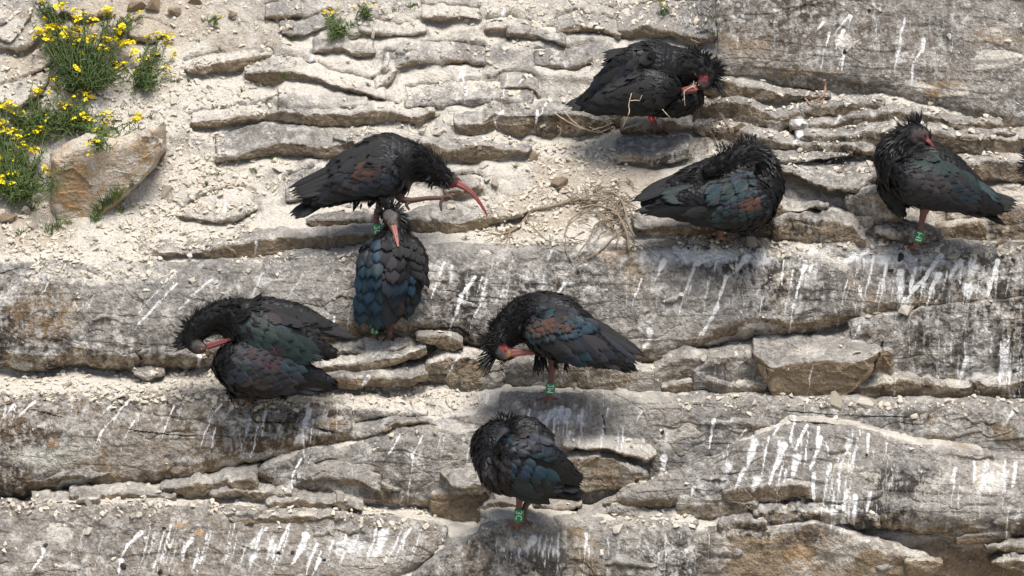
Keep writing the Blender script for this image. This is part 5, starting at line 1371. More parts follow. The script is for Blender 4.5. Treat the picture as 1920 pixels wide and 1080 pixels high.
make_plant('tiny plant with single yellow flower at the top edge', (683, 22), [(686, 8)], 18, 9, .03, 12)
make_plant('tiny yellow bloom on pale rock near the top middle', (1243, 12), [(1240, 6)], 5, 6, .02, 7)
make_plant('small orange-yellow sprig on open scree near the top', (402, 34), [(404, 29)], 5, 7, .02, 6)

TUFTS = [(200, 385, 34, 60), (222, 375, 40, 55), (188, 400, 34, 40), (250, 352, 26, 30), (105, 430, 34, 34), (92, 440, 26, 24), (60, 395, 22, 22), (180, 415, 28, 30), (530, 148, 22, 30), (515, 152, 18, 16), (550, 75, 18, 14), (770, 15, 18, 18), (718, 25, 16, 12), (740, 22, 14, 10), (660, 50, 20, 20),
         (510, 298, 20, 16), (545, 292, 18, 14), (410, 330, 16, 14), (388, 350, 18, 14), (478, 325, 16, 12), (405, 365, 12, 8), (640, 372, 26, 14), (610, 380, 22, 12), (750, 400, 14, 12), (912, 345, 14, 10), (965, 315, 16, 10), (330, 155, 16, 12), (355, 155, 14, 10), (412, 98, 14, 10), (285, 222, 18, 14),
         (1340, 35, 14, 14), (1338, 66, 12, 12), (372, 78, 12, 8), (455, 172, 12, 8), (500, 190, 10, 6), (130, 420, 20, 18), (40, 440, 20, 22), (225, 398, 22, 26)]
for k, (x, y, h_, n_) in enumerate(TUFTS):
    loc, nor, dd = hit(x, y)
    parts = []
    for i in range(n_):
        bx_, by_ = x + R.gauss(0, h_ * .18), y + R.gauss(0, h_ * .07)
        bl = hit(bx_, by_)[0]
        dr = np.array([R.gauss(0, .45), -.25 + R.gauss(0, .35), 1.0])
        parts.append(blade_np(np.array(bl) - np.array(loc), dr, h_ * R.uniform(.45, 1.15) / S, R.uniform(1.4, 2.6) / S, R.uniform(.2, 1.1), 4))
    V, Fc = merge(parts)
    o = link(bpy.data.objects.new('grass_tuft', mesh_np('grass_tuft', V, Fc, GRASS if k % 3 else LEAF)))
    o.location = loc
    place_label(o, x, y, ('thick' if n_ > 28 else 'thin' if n_ > 11 else 'tiny') + ' green grass tuft', 'grass tuft', 'grass tufts on the cliff')
finish_labels()
# ------------------------------------------------------------------ the birds
def feather_material(name, col, tip=None, rough=.5, spec=.3):
    t = NT(name)
    tc = t.n('ShaderNodeTexCoord').outputs['Object']
    oi = t.n('ShaderNodeObjectInfo').outputs['Random']
    wv = t.n('ShaderNodeTexNoise'); wv.inputs['Scale'].default_value = 9
    mp = t.n('ShaderNodeMapping'); mp.inputs['Scale'].default_value = (9, 1.2, 1)
    t.l(tc, mp.inputs[0]); t.l(mp.outputs[0], wv.inputs['Vector'])
    c = t.mix(t.math('MULTIPLY', oi, .5), col, [k * .45 + .003 for k in col])
    c = t.mix(t.math('MULTIPLY', wv.outputs['Fac'], .5), c, [k * .35 for k in col])
    t.l(c, t.b.inputs['Base Color'])
    t.b.inputs['Roughness'].default_value = rough
    t.b.inputs['Specular IOR Level'].default_value = spec
    t.bump(wv.outputs['Fac'], .3, .01)
    return t.m


FM = {
    'black': feather_material('feather_black', (.007, .0066, .0072)),
    'char': feather_material('feather_charcoal', (.0125, .0118, .013)),
    'slate': feather_material('feather_slate', (.018, .023, .033), rough=.36),
    'teal': feather_material('feather_teal', (.012, .036, .046), rough=.36),
    'blue': feather_material('feather_blue', (.013, .037, .064), rough=.36),
    'green': feather_material('feather_green', (.012, .029, .026), rough=.38),
    'rust': feather_material('feather_rust', (.078, .034, .019)),
    'purple': feather_material('feather_purple', (.036, .016, .021), rough=.45),
    'mauve': feather_material('feather_mauve', (.040, .032, .036)),
    'brown': feather_material('feather_brown', (.038, .028, .024)),
}


def body_material():
    t = NT('ibis_body')
    a = t.n('ShaderNodeAttribute', attribute_name='skin')
    tc = t.n('ShaderNodeTexCoord').outputs['Object']
    n1 = t.noise(tc, 120, 3, .7); n2 = t.noise(tc, 420, 2, .7)
    c = t.mix(t.math('MULTIPLY', t.ramp(n1, .35, .7), .55), a.outputs['Color'], t.mix(1.0, a.outputs['Color'], (.4, .4, .42), 'MULTIPLY'))
    t.l(c, t.b.inputs['Base Color'])
    t.b.inputs['Roughness'].default_value = .55
    t.b.inputs['Specular IOR Level'].default_value = .2
    t.bump(t.math('ADD', n1, t.math('MULTIPLY', n2, .4)), .7, .004)
    return t.m


BODYM = body_material()
PLUME = feather_material('plume_black', (.007, .0065, .007), rough=.5)
BILLM = plain_material('bill_red', (.27, .070, .062), (.17, .045, .042), .42, 60, .4, .2)
BILLP = plain_material('bill_pink', (.36, .145, .115), (.22, .075, .062), .45, 60, .4, .2)
LEGM = plain_material('leg_pink_brown', (.215, .105, .088), (.135, .066, .056), .6, 90, .3, .5)
LEGD = plain_material('leg_dark', (.075, .045, .038), (.12, .065, .052), .6, 90, .3, .5)
EYEM = plain_material('eye_orange', (.45, .12, .03), (.35, .08, .02), .15, 20, .6)
PUPIL = plain_material('eye_dark', (.01, .01, .01), (.015, .012, .012), .1, 20, .6)
RINGG = plain_material('ring_green', (.010, .26, .085), (.008, .21, .07), .4, 40, .4)
RINGR = plain_material('ring_red', (.55, .02, .025), (.45, .015, .02), .4, 40, .4)
RINGW = plain_material('ring_lettering', (.80, .80, .74), (.72, .72, .66), .5, 40, .3)


def feather_mesh(name, mat, round_=.5, nl=7, tipw=.35):
    """unit feather: base at origin, tip at +Y=1, width 1 in X, arched up in Z"""
    V, Q = [], []
    xs = (-.5, -.27, 0, .27, .5)
    for i in range(nl + 1):
        t = i / nl
        w = min(1.0, (.30 + 2.3 * t)) * (1 - max(0, (t - round_) / (1 - round_)) ** 2.2) ** .5 if t < 1 else .02
        w = max(w, .04)
        for x in xs:
            yy = t - (.10 * (abs(x) * 2) ** 2 * (t > .5))
            z = .10 * (1 - (2 * x) ** 2) * w - .10 * t * t + .06 * t + (.015 if x == 0 else 0)
            V.append((x * w, yy, z))
    n = len(xs)
    for i in range(nl):
        for j in range(n - 1):
            Q.append((i * n + j, i * n + j + 1, (i + 1) * n + j + 1, (i + 1) * n + j))
    return mesh_np(name, V, np.array(Q), mat)


FMESH = {}
for k_, m_ in FM.items():
    FMESH[k_] = (feather_mesh('feather_' + k_, m_, .55), feather_mesh('quill_' + k_, m_, .72, 9))

_plv = np.array(FMESH['black'][0].vertices[0].co[:])


def unit_np(round_, nl, xs):
    V, Q = [], []
    for i in range(nl + 1):
        t = i / nl
        w = max(min(1.0, (.35 + 2.2 * t)) * (1 - max(0, (t - round_) / (1 - round_)) ** 2) ** .5 if t < 1 else .02, .03)
        for x in xs:
            V.append((x * w, t - .08 * (abs(x) * 2) * (t > .5), .10 * (1 - (2 * x) ** 2) * w - .08 * t * t + .05 * t))
    n = len(xs)
    for i in range(nl):
        for j in range(n - 1):
            Q.append((i * n + j, i * n + j + 1, (i + 1) * n + j + 1, (i + 1) * n + j))
    return np.array(V), np.array(Q)


CF_V, CF_Q = unit_np(.4, 4, (-.5, 0, .5))
SPIKE_V, SPIKE_Q = unit_np(.15, 4, (-.5, 0, .5))


class Bird:
    def __init__(self, label, foot, fwd=.06, name='ibis'):
        self.foot = foot
        loc, nor, dd = hit(*foot)
        self.fd = dd
        self.d = dd - fwd
        self.org = P1(foot[0], foot[1], dd)
        self.root = link(bpy.data.objects.new(name, None))
        self.root.empty_display_size = .05
        self.root.location = self.org
        tag(self.root, label, 'bird', 'crested black ibises on the cliff')
        self.spine = []
        self.lofts = []
        self.o3 = np.array(self.org)

    def p(self, x, y, z=0.0):
        """photograph px at the bird's own distance; z in px towards the viewer"""
        return P(np.array([float(x)]), np.array([float(y)]), np.array([self.d - z / S]))[0] - self.o3

    def pts(self, L):
        L = np.asarray(L, float)
        return P(L[:, 0], L[:, 1], self.d - L[:, 2] / S) - self.o3

    def add(self, name, me, parent=None):
        o = bpy.data.objects.new(name, me)
        link(o, parent or self.root)
        return o

    # lofts: nodes (x,y,z,r,rd) from tail towards head
    def loft(self, nodes, n=30, sides=20, neck=None):
        N = np.array([list(q) + [q[3] * .8] * (5 - len(q)) for q in nodes], float)
        sp = smooth_path(N, n)
        c = self.pts(sp[:, :3])
        tg = np.gradient(c, axis=0); tg /= np.linalg.norm(tg, axis=1)[:, None]
        vw = -FWD
        a = np.cross(tg, vw); a /= np.linalg.norm(a, axis=1)[:, None]
        dpt = np.cross(a, tg)
        th = np.arange(sides) / sides * 2 * math.pi
        r = np.maximum(sp[:, 3], 1) / S; rd = np.maximum(sp[:, 4], 1) / S
        V = c[:, None] + (np.cos(th)[None, :, None] * (a * r[:, None])[:, None] + np.sin(th)[None, :, None] * (dpt * rd[:, None])[:, None])
        V = V.reshape(-1, 3)
        Q = []
        for i in range(n - 1):
            for j in range(sides):
                j2 = (j + 1) % sides
                Q.append((i * sides + j, i * sides + j2, (i + 1) * sides + j2, (i + 1) * sides + j))
        V = np.concatenate([V, c[:1] - tg[:1] * r[0] * .6, c[-1:] + tg[-1:] * r[-1] * .6])
        T = [(n * sides, (j + 1) % sides, j) for j in range(sides)] + [(n * sides + 1, (n - 1) * sides + j, (n - 1) * sides + (j + 1) % sides) for j in range(sides)]
        self.lofts.append((V, np.array(Q), np.array(T)))
        f = np.linspace(0, len(nodes) - 1, n)
        for i in range(n):
            self.spine.append((c[i], -tg[i], r[i], (f[i] >= neck) if neck is not None else False))

    def body(self, skins=(), base_col=(.008, .0075, .008), voxel=.0052, tint=()):
        V, Fc = merge(self.lofts)
        me = mesh_np('raw', V, Fc)
        tmp = bpy.data.objects.new('raw', me)
        COL.objects.link(tmp)
        bm = bmesh.new(); bm.from_mesh(me); bmesh.ops.recalc_face_normals(bm, faces=bm.faces); bm.to_mesh(me); bm.free()
        md = tmp.modifiers.new('r', 'REMESH'); md.mode = 'VOXEL'; md.voxel_size = voxel
        sm = tmp.modifiers.new('s', 'SMOOTH'); sm.factor = .5; sm.iterations = 5
        dg = bpy.context.evaluated_depsgraph_get(); dg.update()
        nm = bpy.data.meshes.new_from_object(tmp.evaluated_get(dg))
        bpy.data.objects.remove(tmp, do_unlink=True)
        nm.name = 'body'
        nm.materials.clear(); nm.materials.append(BODYM)
        n = len(nm.vertices)
        co = np.zeros(n * 3, np.float32); nm.vertices.foreach_get('co', co); co = co.reshape(-1, 3).astype(float)
        no = np.zeros(n * 3, np.float32); nm.vertices.foreach_get('normal', no); no = no.reshape(-1, 3)
        dsp = .0022 * perlin(co * 60, 5) + .0015 * perlin(co * 130, 6)
        nm.vertices.foreach_set('co', (co + no * dsp[:, None]).astype(np.float32).ravel())
        nm.polygons.foreach_set('use_smooth', np.ones(len(nm.polygons), bool))
        col = np.tile(np.array([*base_col, 1.0]), (n, 1))
        self.skinmask = np.zeros(n)
        for (x, y, z, r, c) in list(tint) + list(skins):
            d = np.linalg.norm(co - self.p(x, y, z), axis=1) * S
            k = 1 - sstep(r * .7, r * 1.1, d + 2.0 * perlin(co * 140, 7))
            col[:, :3] += (np.array(c) - col[:, :3]) * k[:, None]
        for (x, y, z, r, c) in skins:
            d = np.linalg.norm(co - self.p(x, y, z), axis=1) * S
            self.skinmask = np.maximum(self.skinmask, (d < r * 1.05).astype(float))
        set_col(nm, 'skin', col)
        nm.update()
        self.bodyo = self.add('body', nm)
        polys = [tuple(q.vertices) for q in nm.polygons]
        self.vco = co; self.polys = polys
        self.bvh = BVHTree.FromPolygons([Vector(v) for v in co], polys)
        return self.bodyo

    def surf(self, x, y):
        """point on the bird's near surface along the line of sight"""
        dr = ray_dir(x, y)
        o = CAMV - self.org + dr * 8.0
        loc, nor, i, d = self.bvh.ray_cast(o, dr)
        if loc is None:
            q = Vector(self.p(x, y, 0))
            loc, nor, i, d = self.bvh.find_nearest(q)
        if nor.dot(dr) > 0: nor = -nor
        return loc, nor

    def contour(self, n=1300, L=13, W=8, tilt=.16, mats=('black', 'char'), nL=15, nW=2.7, ntilt=.5, seed=3):
        """small body feathers all over, lying towards the tail"""
        n = int(n * 1.7); nL *= 1.15
        r = np.random.default_rng(seed)
        P4 = np.array([q if len(q) == 4 else (*q, q[-1]) for q in self.polys])
        c = self.vco[P4].mean(1)
        e1 = self.vco[P4[:, 2]] - self.vco[P4[:, 0]]; e2 = self.vco[P4[:, 3]] - self.vco[P4[:, 1]]
        nr_ = np.cross(e1, e2); ar = np.linalg.norm(nr_, axis=1); nr_ /= ar[:, None] + 1e-12
        ok = self.skinmask[P4].max(1) < .5
        w = ar * ok; w /= w.sum()
        pick = r.choice(len(P4), n, p=w)
        SC = np.array([s[0] for s in self.spine]); ST = np.array([s[1] for s in self.spine]); SR = np.array([s[2] for s in self.spine]); SN = np.array([s[3] for s in self.spine])
        VV, QQ, k0 = [], [], 0
        for i in pick:
            p_ = c[i]; nn = nr_[i]
            k = np.argmin(np.linalg.norm(SC - p_, axis=1) / (SR + .01))
            t = ST[k] + r.normal(0, .16, 3)
            t = t - nn * (t @ nn); t /= np.linalg.norm(t) + 1e-9
            if SR[k] * S < 12 and not SN[k]:
                continue
            if SN[k]:
                l_, w_, ti = nL * r.uniform(.7, 1.3), nW * r.uniform(.7, 1.2), ntilt * r.uniform(.4, 1.5)
                base_v, q = SPIKE_V, SPIKE_Q
            else:
                l_, w_, ti = L * r.uniform(.75, 1.3), W * r.uniform(.8, 1.2), tilt * r.uniform(.5, 1.4)
                base_v, q = CF_V, CF_Q
            t2 = t * math.cos(ti) + nn * math.sin(ti); n2 = nn * math.cos(ti) - t * math.sin(ti)
            s = np.cross(t2, n2)
            v = base_v * np.array([w_, l_, w_]) / S
            VV.append(p_ - nn * .001 + v[:, :1] * s + v[:, 1:2] * t2 + v[:, 2:3] * n2)
            QQ.append(q + k0); k0 += len(base_v)
        me = mesh_np('plumage', np.concatenate(VV), np.concatenate(QQ), PLUME)
        o = self.add('plumage', me)
        o['kind'] = 'stuff'

    def feather(self, x, y, ang, L, W, mat, tilt=.10, quill=False, loc=None, nor=None, lift=0.0, name='feather', cam=1.0):
        if loc is None:
            loc, nor = self.surf(x, y)
        nor = Vector(nor)
        # direction: image-plane direction laid into the tangent plane
        d = Vector(RIGHT) * math.cos(math.radians(ang)) - Vector(UP) * math.sin(math.radians(ang))
        nor = (nor * .75 - Vector(FWD) * .35).normalized()
        t = (d - nor * d.dot(nor)).normalized()
        t2 = t * math.cos(tilt) + nor * math.sin(tilt); n2 = (nor * math.cos(tilt) - t * math.sin(tilt)).normalized()
        s = t2.cross(n2)
        m = Matrix((s, t2, n2)).transposed().to_4x4()
        o = bpy.data.objects.new(name, FMESH[mat][1 if quill else 0])
        link(o, self.root)
        o.matrix_basis = Matrix.Translation(Vector(loc) + nor * (.0012 + lift)) @ m @ Matrix.Diagonal((W / S, L / S, W / S * cam, 1))
        return o

    def quill(self, a, b_, W, mat, name='flight_feather', up=None):
        """long feather from a=(x,y,z) to b=(x,y,z)"""
        A = Vector(self.p(*a)); Bq = Vector(self.p(*b_))
        t = Bq - A; L = t.length; t.normalize()
        n_ = Vector(up if up else (-FWD * .8 + UP * .5))
        n_ = (n_ - t * n_.dot(t)).normalized(); s = t.cross(n_)
        o = bpy.data.objects.new(name, FMESH[mat][1])
        link(o, self.root)
        o.matrix_basis = Matrix.Translation(A) @ Matrix((s, t, n_)).transposed().to_4x4() @ Matrix.Diagonal((W / S, L, W / S * .8, 1))
        return o

    def fan(self, a0, a1, b0, b1, n, W, mats, name='flight_feather', zstep=1.2, up=None):
        for i in range(n):
            t = i / max(n - 1, 1)
            a = [a0[k] + (a1[k] - a0[k]) * t for k in range(3)]; b_ = [b0[k] + (b1[k] - b0[k]) * t for k in range(3)]
            a[2] += i * zstep; b_[2] += i * zstep
            j = .015
            b_[0] += R.uniform(-3, 3); b_[1] += R.uniform(-2, 2)
            self.quill(a, b_, W * R.uniform(.85, 1.1), mats[i % len(mats)], name, up)

    def patch(self, Pt, Pb, Qt, Qb, rows, n, l, w, at, ab, pal, tilt=.13, jit=2.0, seed=1, sleek=False):
        """shingled feather rows between the front edge Pt-Pb and the rear edge Qt-Qb"""
        r = random.Random(seed)
        for i in range(rows):
            u = i / max(rows - 1, 1)
            nn = n + (i % 2)
            for j in range(nn):
                v = (j + (.5 if i % 2 == 0 else .1)) / nn if nn > 1 else .5
                v = min(max(v + r.uniform(-.03, .03), 0), 1)
                x = (Pt[0] * (1 - v) + Pb[0] * v) * (1 - u) + (Qt[0] * (1 - v) + Qb[0] * v) * u + r.uniform(-jit, jit)
                y = (Pt[1] * (1 - v) + Pb[1] * v) * (1 - u) + (Qt[1] * (1 - v) + Qb[1] * v) * u + r.uniform(-jit, jit)
                ang = at + (ab - at) * v + r.uniform(-7, 7)
                L = (l[0] + (l[1] - l[0]) * u) * r.uniform(.88, 1.12); W = (w[0] + (w[1] - w[0]) * u) * r.uniform(.88, 1.12)
                if sleek: L *= 1.7; W *= 1.35
                mats = ('black', 'char')
                for (u0, u1, v0, v1, ms) in pal:
                    if u0 <= u <= u1 and v0 <= v <= v1:
                        mats = ms; break
                self.feather(x, y, ang, L, W, r.choice(mats), tilt=(tilt * .45 if sleek else tilt * .85) * r.uniform(.7, 1.3), cam=.35 if sleek else .8)

    def crest(self, specs, name='crest', mat=None, seed=9):
        """specs: (x,y,z, ang, spread, length, n, scatter px, width)"""
        r = random.Random(seed)
        VV, QQ, k0 = [], [], 0
        for (x, y, z, ang, spread, L, n, sc, W) in specs:
            for i in range(int(n * 1.35)):
                a = math.radians(ang + (r.uniform(-1, 1)) * spread)
                dz = r.uniform(-.55, .55)
                d = RIGHT * math.cos(a) - UP * math.sin(a) - FWD * dz
                d = d / np.linalg.norm(d)
                p0 = self.p(x + r.uniform(-sc, sc), y + r.uniform(-sc, sc), z + r.uniform(-sc, sc) * .6)
                nn = np.cross(d, np.cross(-FWD + .01, d)); nn /= np.linalg.norm(nn) + 1e-9
                s = np.cross(d, nn)
                l_ = L * r.uniform(.55, 1.15); w_ = W * .8 * r.uniform(.6, 1.2)
                v = SPIKE_V * np.array([w_, l_, w_ * 2.0]) / S
                VV.append(p0 + v[:, :1] * s + v[:, 1:2] * d + v[:, 2:3] * nn); QQ.append(SPIKE_Q + k0); k0 += len(SPIKE_V)
        me = mesh_np(name, np.concatenate(VV), np.concatenate(QQ), mat or PLUME)
        o = self.add(name, me)
        o['kind'] = 'stuff'

    def tubepart(self, name, nodes, mat, n=18, sides=10, parent=None):
        N = smooth_path(np.array(nodes, float), n)
        V, Q, T = tube(self.pts(N[:, :3]), np.maximum(N[:, 3], .3) / S, sides)
        return self.add(name, mesh_np(name, V, [Q, T], mat), parent)

    def bill(self, nodes, mat=BILLM):
        N = smooth_path(np.array(nodes, float), 22)
        up = N.copy(); lo = N.copy()
        tg = np.gradient(N[:, :2], axis=0); tg /= np.linalg.norm(tg, axis=1)[:, None] + 1e-9
        nx, ny = -tg[:, 1], tg[:, 0]
        k = N[:, 3] * .30
        up[:, 0] += nx * k; up[:, 1] += ny * k; lo[:, 0] -= nx * k; lo[:, 1] -= ny * k
        up[:, 3] *= .64; lo[:, 3] *= .56
        parts = [tube(self.pts(q[:, :3]), np.maximum(q[:, 3], .35) / S, 10) for q in (up, lo)]
        V, Fc = merge(parts)
        return self.add('bill', mesh_np('bill', V, Fc, mat))

    def eye(self, x, y, r=2.6, mat=EYEM):
        loc, nor = self.surf(x, y)
        bm = bmesh.new(); bmesh.ops.create_uvsphere(bm, u_segments=12, v_segments=8, radius=r / S)
        me = bpy.data.meshes.new('eye'); bm.to_mesh(me); bm.free(); me.materials.append(mat)
        o = self.add('eye', me); o.location = loc + nor * (r / S * .15)
        bm = bmesh.new(); bmesh.ops.create_uvsphere(bm, u_segments=10, v_segments=6, radius=r * .55 / S)
        me = bpy.data.meshes.new('pupil'); bm.to_mesh(me); bm.free(); me.materials.append(PUPIL)
        q = self.add('pupil', me, o); q.location = nor * (r / S * .62)

    def leg(self, nodes, mat=LEGM, toes=(), ring=None):
        """nodes from the body down to the ankle; toes: list of node lists lying on the rock"""
        parts = []
        N = smooth_path(np.array(nodes, float), 16)
        V = tube(self.pts(N[:, :3]), N[:, 3] / S * (1 + .06 * np.sin(np.arange(16) * 2.2)), 9)
        parts.append(V)
        for t in toes:
            M = []
            for i, (x, y) in enumerate(t):
                loc, nor, dd = hit(x, y)
                f = i / (len(t) - 1)
                rad = 3.0 * (1 - f) + 1.4 * f
                if i == 0:
                    q = self.p(nodes[-1][0], nodes[-1][1], nodes[-1][2])
                else:
                    q = np.array(loc) - self.o3 + np.array(nor) * rad * .6 / S
                M.append((*q, rad))
            M = smooth_path(np.array(M), 10)
            parts.append(tube(M[:, :3], M[:, 3] / S, 7))
        V, Fc = merge(parts)
        o = self.add('leg', mesh_np('leg', V, Fc, mat))
        if ring:
            self.ring(o, *ring)
        return o

    def ring(self, parent, a, b_, rad, text, mat, flip=0.0):
        """band round the leg from a to b (px,px,z), letters wound round it"""
        A = Vector(self.p(*a)); Bq = Vector(self.p(*b_))
        ax = (Bq - A); H = ax.length; ax.normalize()
        fr = (Vector(-FWD) - ax * Vector(-FWD).dot(ax)).normalized()
        sd = ax.cross(fr)
        r_ = rad / S
        n = 28
        V, Q = [], []
        for hh, rr in ((0, .86), (0, 1), (.03, 1.02), (.97, 1.02), (1, 1), (1, .86)):
            for k in range(n):
                a_ = 2 * math.pi * k / n
                V.append(A + ax * (H * hh) + (fr * math.cos(a_) + sd * math.sin(a_)) * r_ * rr)
        for i in range(5):
            for k in range(n):
                Q.append((i * n + k, i * n + (k + 1) % n, (i + 1) * n + (k + 1) % n, (i + 1) * n + k))
        me = mesh_np('leg_ring', [tuple(v) for v in V], np.array(Q), mat)
        me.materials.append(RINGW)
        bm = bmesh.new(); bm.from_mesh(me)
        # lettering: the characters run along the leg, turned on their side
        cu = bpy.data.curves.new('t', 'FONT'); cu.body = text; cu.size = 1.0; cu.resolution_u = 2; cu.offset = .0
        to = bpy.data.objects.new('t', cu); COL.objects.link(to)
        dg = bpy.context.evaluated_depsgraph_get(); dg.update()
        tm = bpy.data.meshes.new_from_object(to.evaluated_get(dg))
        bpy.data.objects.remove(to, do_unlink=True)
        b2 = bmesh.new(); b2.from_mesh(tm)
        bmesh.ops.triangulate(b2, faces=b2.faces)
        bmesh.ops.subdivide_edges(b2, edges=b2.edges, cuts=1)
        xs = [v.co.x for v in b2.verts]; ys = [v.co.y for v in b2.verts]
        x0, x1, y0, y1 = min(xs), max(xs), min(ys), max(ys)
        vm = {}
        for rep in (0, math.pi):
            for v in b2.verts:
                u = (v.co.x - x0) / (x1 - x0); w = (v.co.y - y0) / (y1 - y0)
                a_ = (w - .5) * 1.35 + rep + flip
                vm[v.index] = bm.verts.new(A + ax * (H * (.14 + .72 * u)) + (fr * math.cos(a_) + sd * math.sin(a_)) * r_ * 1.07)
            for f in b2.faces:
                try:
                    nf2 = bm.faces.new([vm[v.index] for v in f.verts]); nf2.material_index = 1
                except ValueError:
                    pass
        b2.free(); bm.to_mesh(me); bm.free()
        o = self.add('leg_ring', me, parent)
        return o


SK_RED = (.20, .035, .042); SK_GREY = (.055, .052, .055); SK_PINK = (.26, .10, .085); SK_PALE = (.15, .13, .115); SK_TAN = (.30, .15, .075)
ALLB = ('black', 'char', 'black')

# ---- A: the bird walking to the right
b = Bird('upright crested ibis striding right, red bill reaching down to the slab', (708, 450), .10)
b.loft([(572, 380, 0, 9), (615, 362, 0, 25), (665, 335, 0, 45), (712, 314, 0, 59), (750, 308, 0, 55), (776, 306, 0, 40), (800, 314, 0, 29), (820, 326, 0, 23), (838, 336, 0, 18), (851, 340, 0, 13.5), (862, 344, 0, 8.5)], 40, neck=4.6)
b.loft([(585, 385, 22, 5, 4), (630, 365, 30, 18, 10), (680, 335, 36, 34, 18), (725, 320, 38, 42, 20), (752, 315, 34, 34, 18)], 24)
b.body(skins=[(857, 343, 8, 12, (.15, .035, .038)), (850, 352, 6, 9, SK_RED), (855, 331, 6, 11, SK_GREY), (861, 339, 8, 6, (.12, .06, .055))])
b.contour(1500, tilt=.06, L=20, W=10, seed=1, nL=16)
b.bill([(858, 344, 4, 8.2), (871, 351, 6, 6.2), (887, 364, 7, 4.6), (901, 382, 7, 3.6), (910, 397, 6, 2.5), (914, 406, 6, 1.4)])
b.eye(856, 333)
b.patch((758, 290), (755, 352), (672, 308), (640, 368), 8, 7, (17, 34), (13, 16), 160, 164,
        [(.15, .6, .05, .42, ('rust', 'purple', 'slate', 'brown')), (0, .5, 0, 1, ('slate', 'slate', 'char')), (.5, .8, .3, .8, ('slate', 'char', 'mauve')), (.5, 1, 0, 1, ('char', 'slate', 'black'))], seed=11, sleek=True)
b.patch((748, 262), (758, 288), (660, 285), (665, 305), 5, 3, (24, 36), (16, 18), 160, 158, [(0, 1, 0, 1, ('black', 'char'))], seed=12, sleek=True)
b.fan((650, 300, 20), (655, 345, 28), (534, 356, 4), (548, 374, 14), 5, 15, ALLB)
b.fan((640, 340, 28), (660, 365, 30), (556, 372, 14), (592, 376, 22), 5, 16, ('char', 'slate', 'black'))
b.fan((612, 362, -4), (618, 374, 6), (540, 404, -2), (556, 411, 8), 6, 15, ALLB, name='tail_feather')
b.crest([(822, 306, 0, -85, 22, 24, 12, 5, 3), (815, 312, 4, -130, 30, 18, 30, 9, 3), (828, 322, 8, -150, 40, 17, 46, 9, 3), (836, 330, 14, 20, 40, 13, 40, 8, 2.6), (832, 342, 12, 40, 40, 14, 40, 8, 2.6), (815, 335, 8, 120, 40, 16, 40, 9, 3.2), (800, 320, 12, 150, 40, 16, 40, 12, 3.4), (668, 372, 10, 120, 30, 18, 16, 10, 6), (700, 374, 10, 105, 30, 16, 16, 14, 6)])
b.leg([(715, 362, 0, 11), (712, 385, 2, 7.5), (706, 404, 4, 6.0), (707, 425, 4, 5.4), (708, 446, 4, 5.4)], LEGM, [[(708, 446), (722, 452), (738, 455)], [(708, 446), (700, 452), (690, 456)]], (((706.5, 420, 4), (708.5, 442, 4), 8.2, '20', RINGG)))
b.leg([(742, 352, 6, 13), (752, 372, 10, 8), (770, 376, 14, 5.5), (800, 372, 18, 4.4), (832, 371, 20, 4.2)], LEGD)
for q in ([(832, 371, 20, 4), (826, 382, 22, 3), (828, 396, 22, 1.6)], [(832, 371, 20, 4), (842, 368, 24, 3), (850, 374, 26, 1.6)], [(770, 376, 14, 5), (762, 384, 16, 3.5), (768, 394, 16, 2)]):
    b.tubepart('toe', q, LEGD, 8, 7)

# ---- B: the bird with its back to us
b = Bird('blue-backed crested ibis seen from behind, bill laid down its back', (712, 632), .07)
b.loft([(712, 612, 6, 14, 10), (711, 590, 6, 22, 18), (715, 556, 4, 36, 34), (725, 515, 2, 51, 46), (732, 482, 0, 51, 44), (738, 458, -4, 40, 38), (744, 436, -8, 27, 27), (744, 420, -4, 23, 23), (737, 407, 4, 19, 19), (733, 402, 12, 15, 15)], 36, neck=5.4)
b.loft([(738, 432, 16, 6, 6), (735, 420, 15, 11, 10), (731, 408, 12, 14, 13), (729, 398, 8, 13, 13)], 14)
b.loft([(762, 572, 4, 8, 14), (776, 525, 6, 20, 26), (776, 482, 4, 24, 28), (758, 456, 0, 22, 24)], 16)
b.loft([(690, 598, 6, 10, 12), (689, 550, 8, 18, 22), (693, 500, 8, 23, 27), (706, 465, 4, 22, 24)], 16)
b.body(skins=[(732, 406, 24, 15, SK_PALE), (736, 420, 22, 12, SK_PALE), (730, 400, 20, 10, (.09, .08, .075))])
b.contour(1500, seed=2, nL=13)
b.bill([(738, 424, 20, 8), (741, 436, 26, 6), (744, 450, 34, 4.2), (747, 463, 42, 2)], BILLP)
b.eye(724, 414, 2.4, PUPIL)
b.patch((682, 452), (716, 446), (676, 566), (712, 570), 7, 3, (32, 50), (24, 29), 98, 86, [(0, .3, 0, 1, ('slate', 'blue', 'slate')), (.3, 1, 0, .7, ('blue', 'teal', 'blue')), (.3, 1, .7, 1, ('blue', 'blue', 'teal'))], seed=21, tilt=.22)
b.patch((722, 448), (752, 462), (735, 565), (762, 560), 6, 2, (30, 46), (24, 30), 92, 84, [(0, .4, 0, 1, ('char', 'mauve', 'black')), (.4, 1, 0, 1, ('slate', 'blue', 'blue'))], seed=22, tilt=.22)
b.patch((755, 505), (780, 520), (757, 565), (778, 560), 4, 2, (24, 32), (15, 17), 95, 78, [(0, 1, 0, 1, ('slate', 'blue', 'black', 'blue'))], seed=23, tilt=.24)
for i, (x, y) in enumerate([(716, 512), (724, 505), (732, 514), (720, 522), (728, 526), (738, 505), (722, 498)]):
    b.feather(x, y, 90 + R.uniform(-30, 30), 15, 12, ('mauve', 'char', 'brown')[i % 3], tilt=.3)
b.fan((682, 545, 30), (722, 560, 38), (684, 604, 20), (724, 622, 24), 6, 21, ('blue', 'slate', 'blue', 'char'), name='tail_feather', zstep=1.)
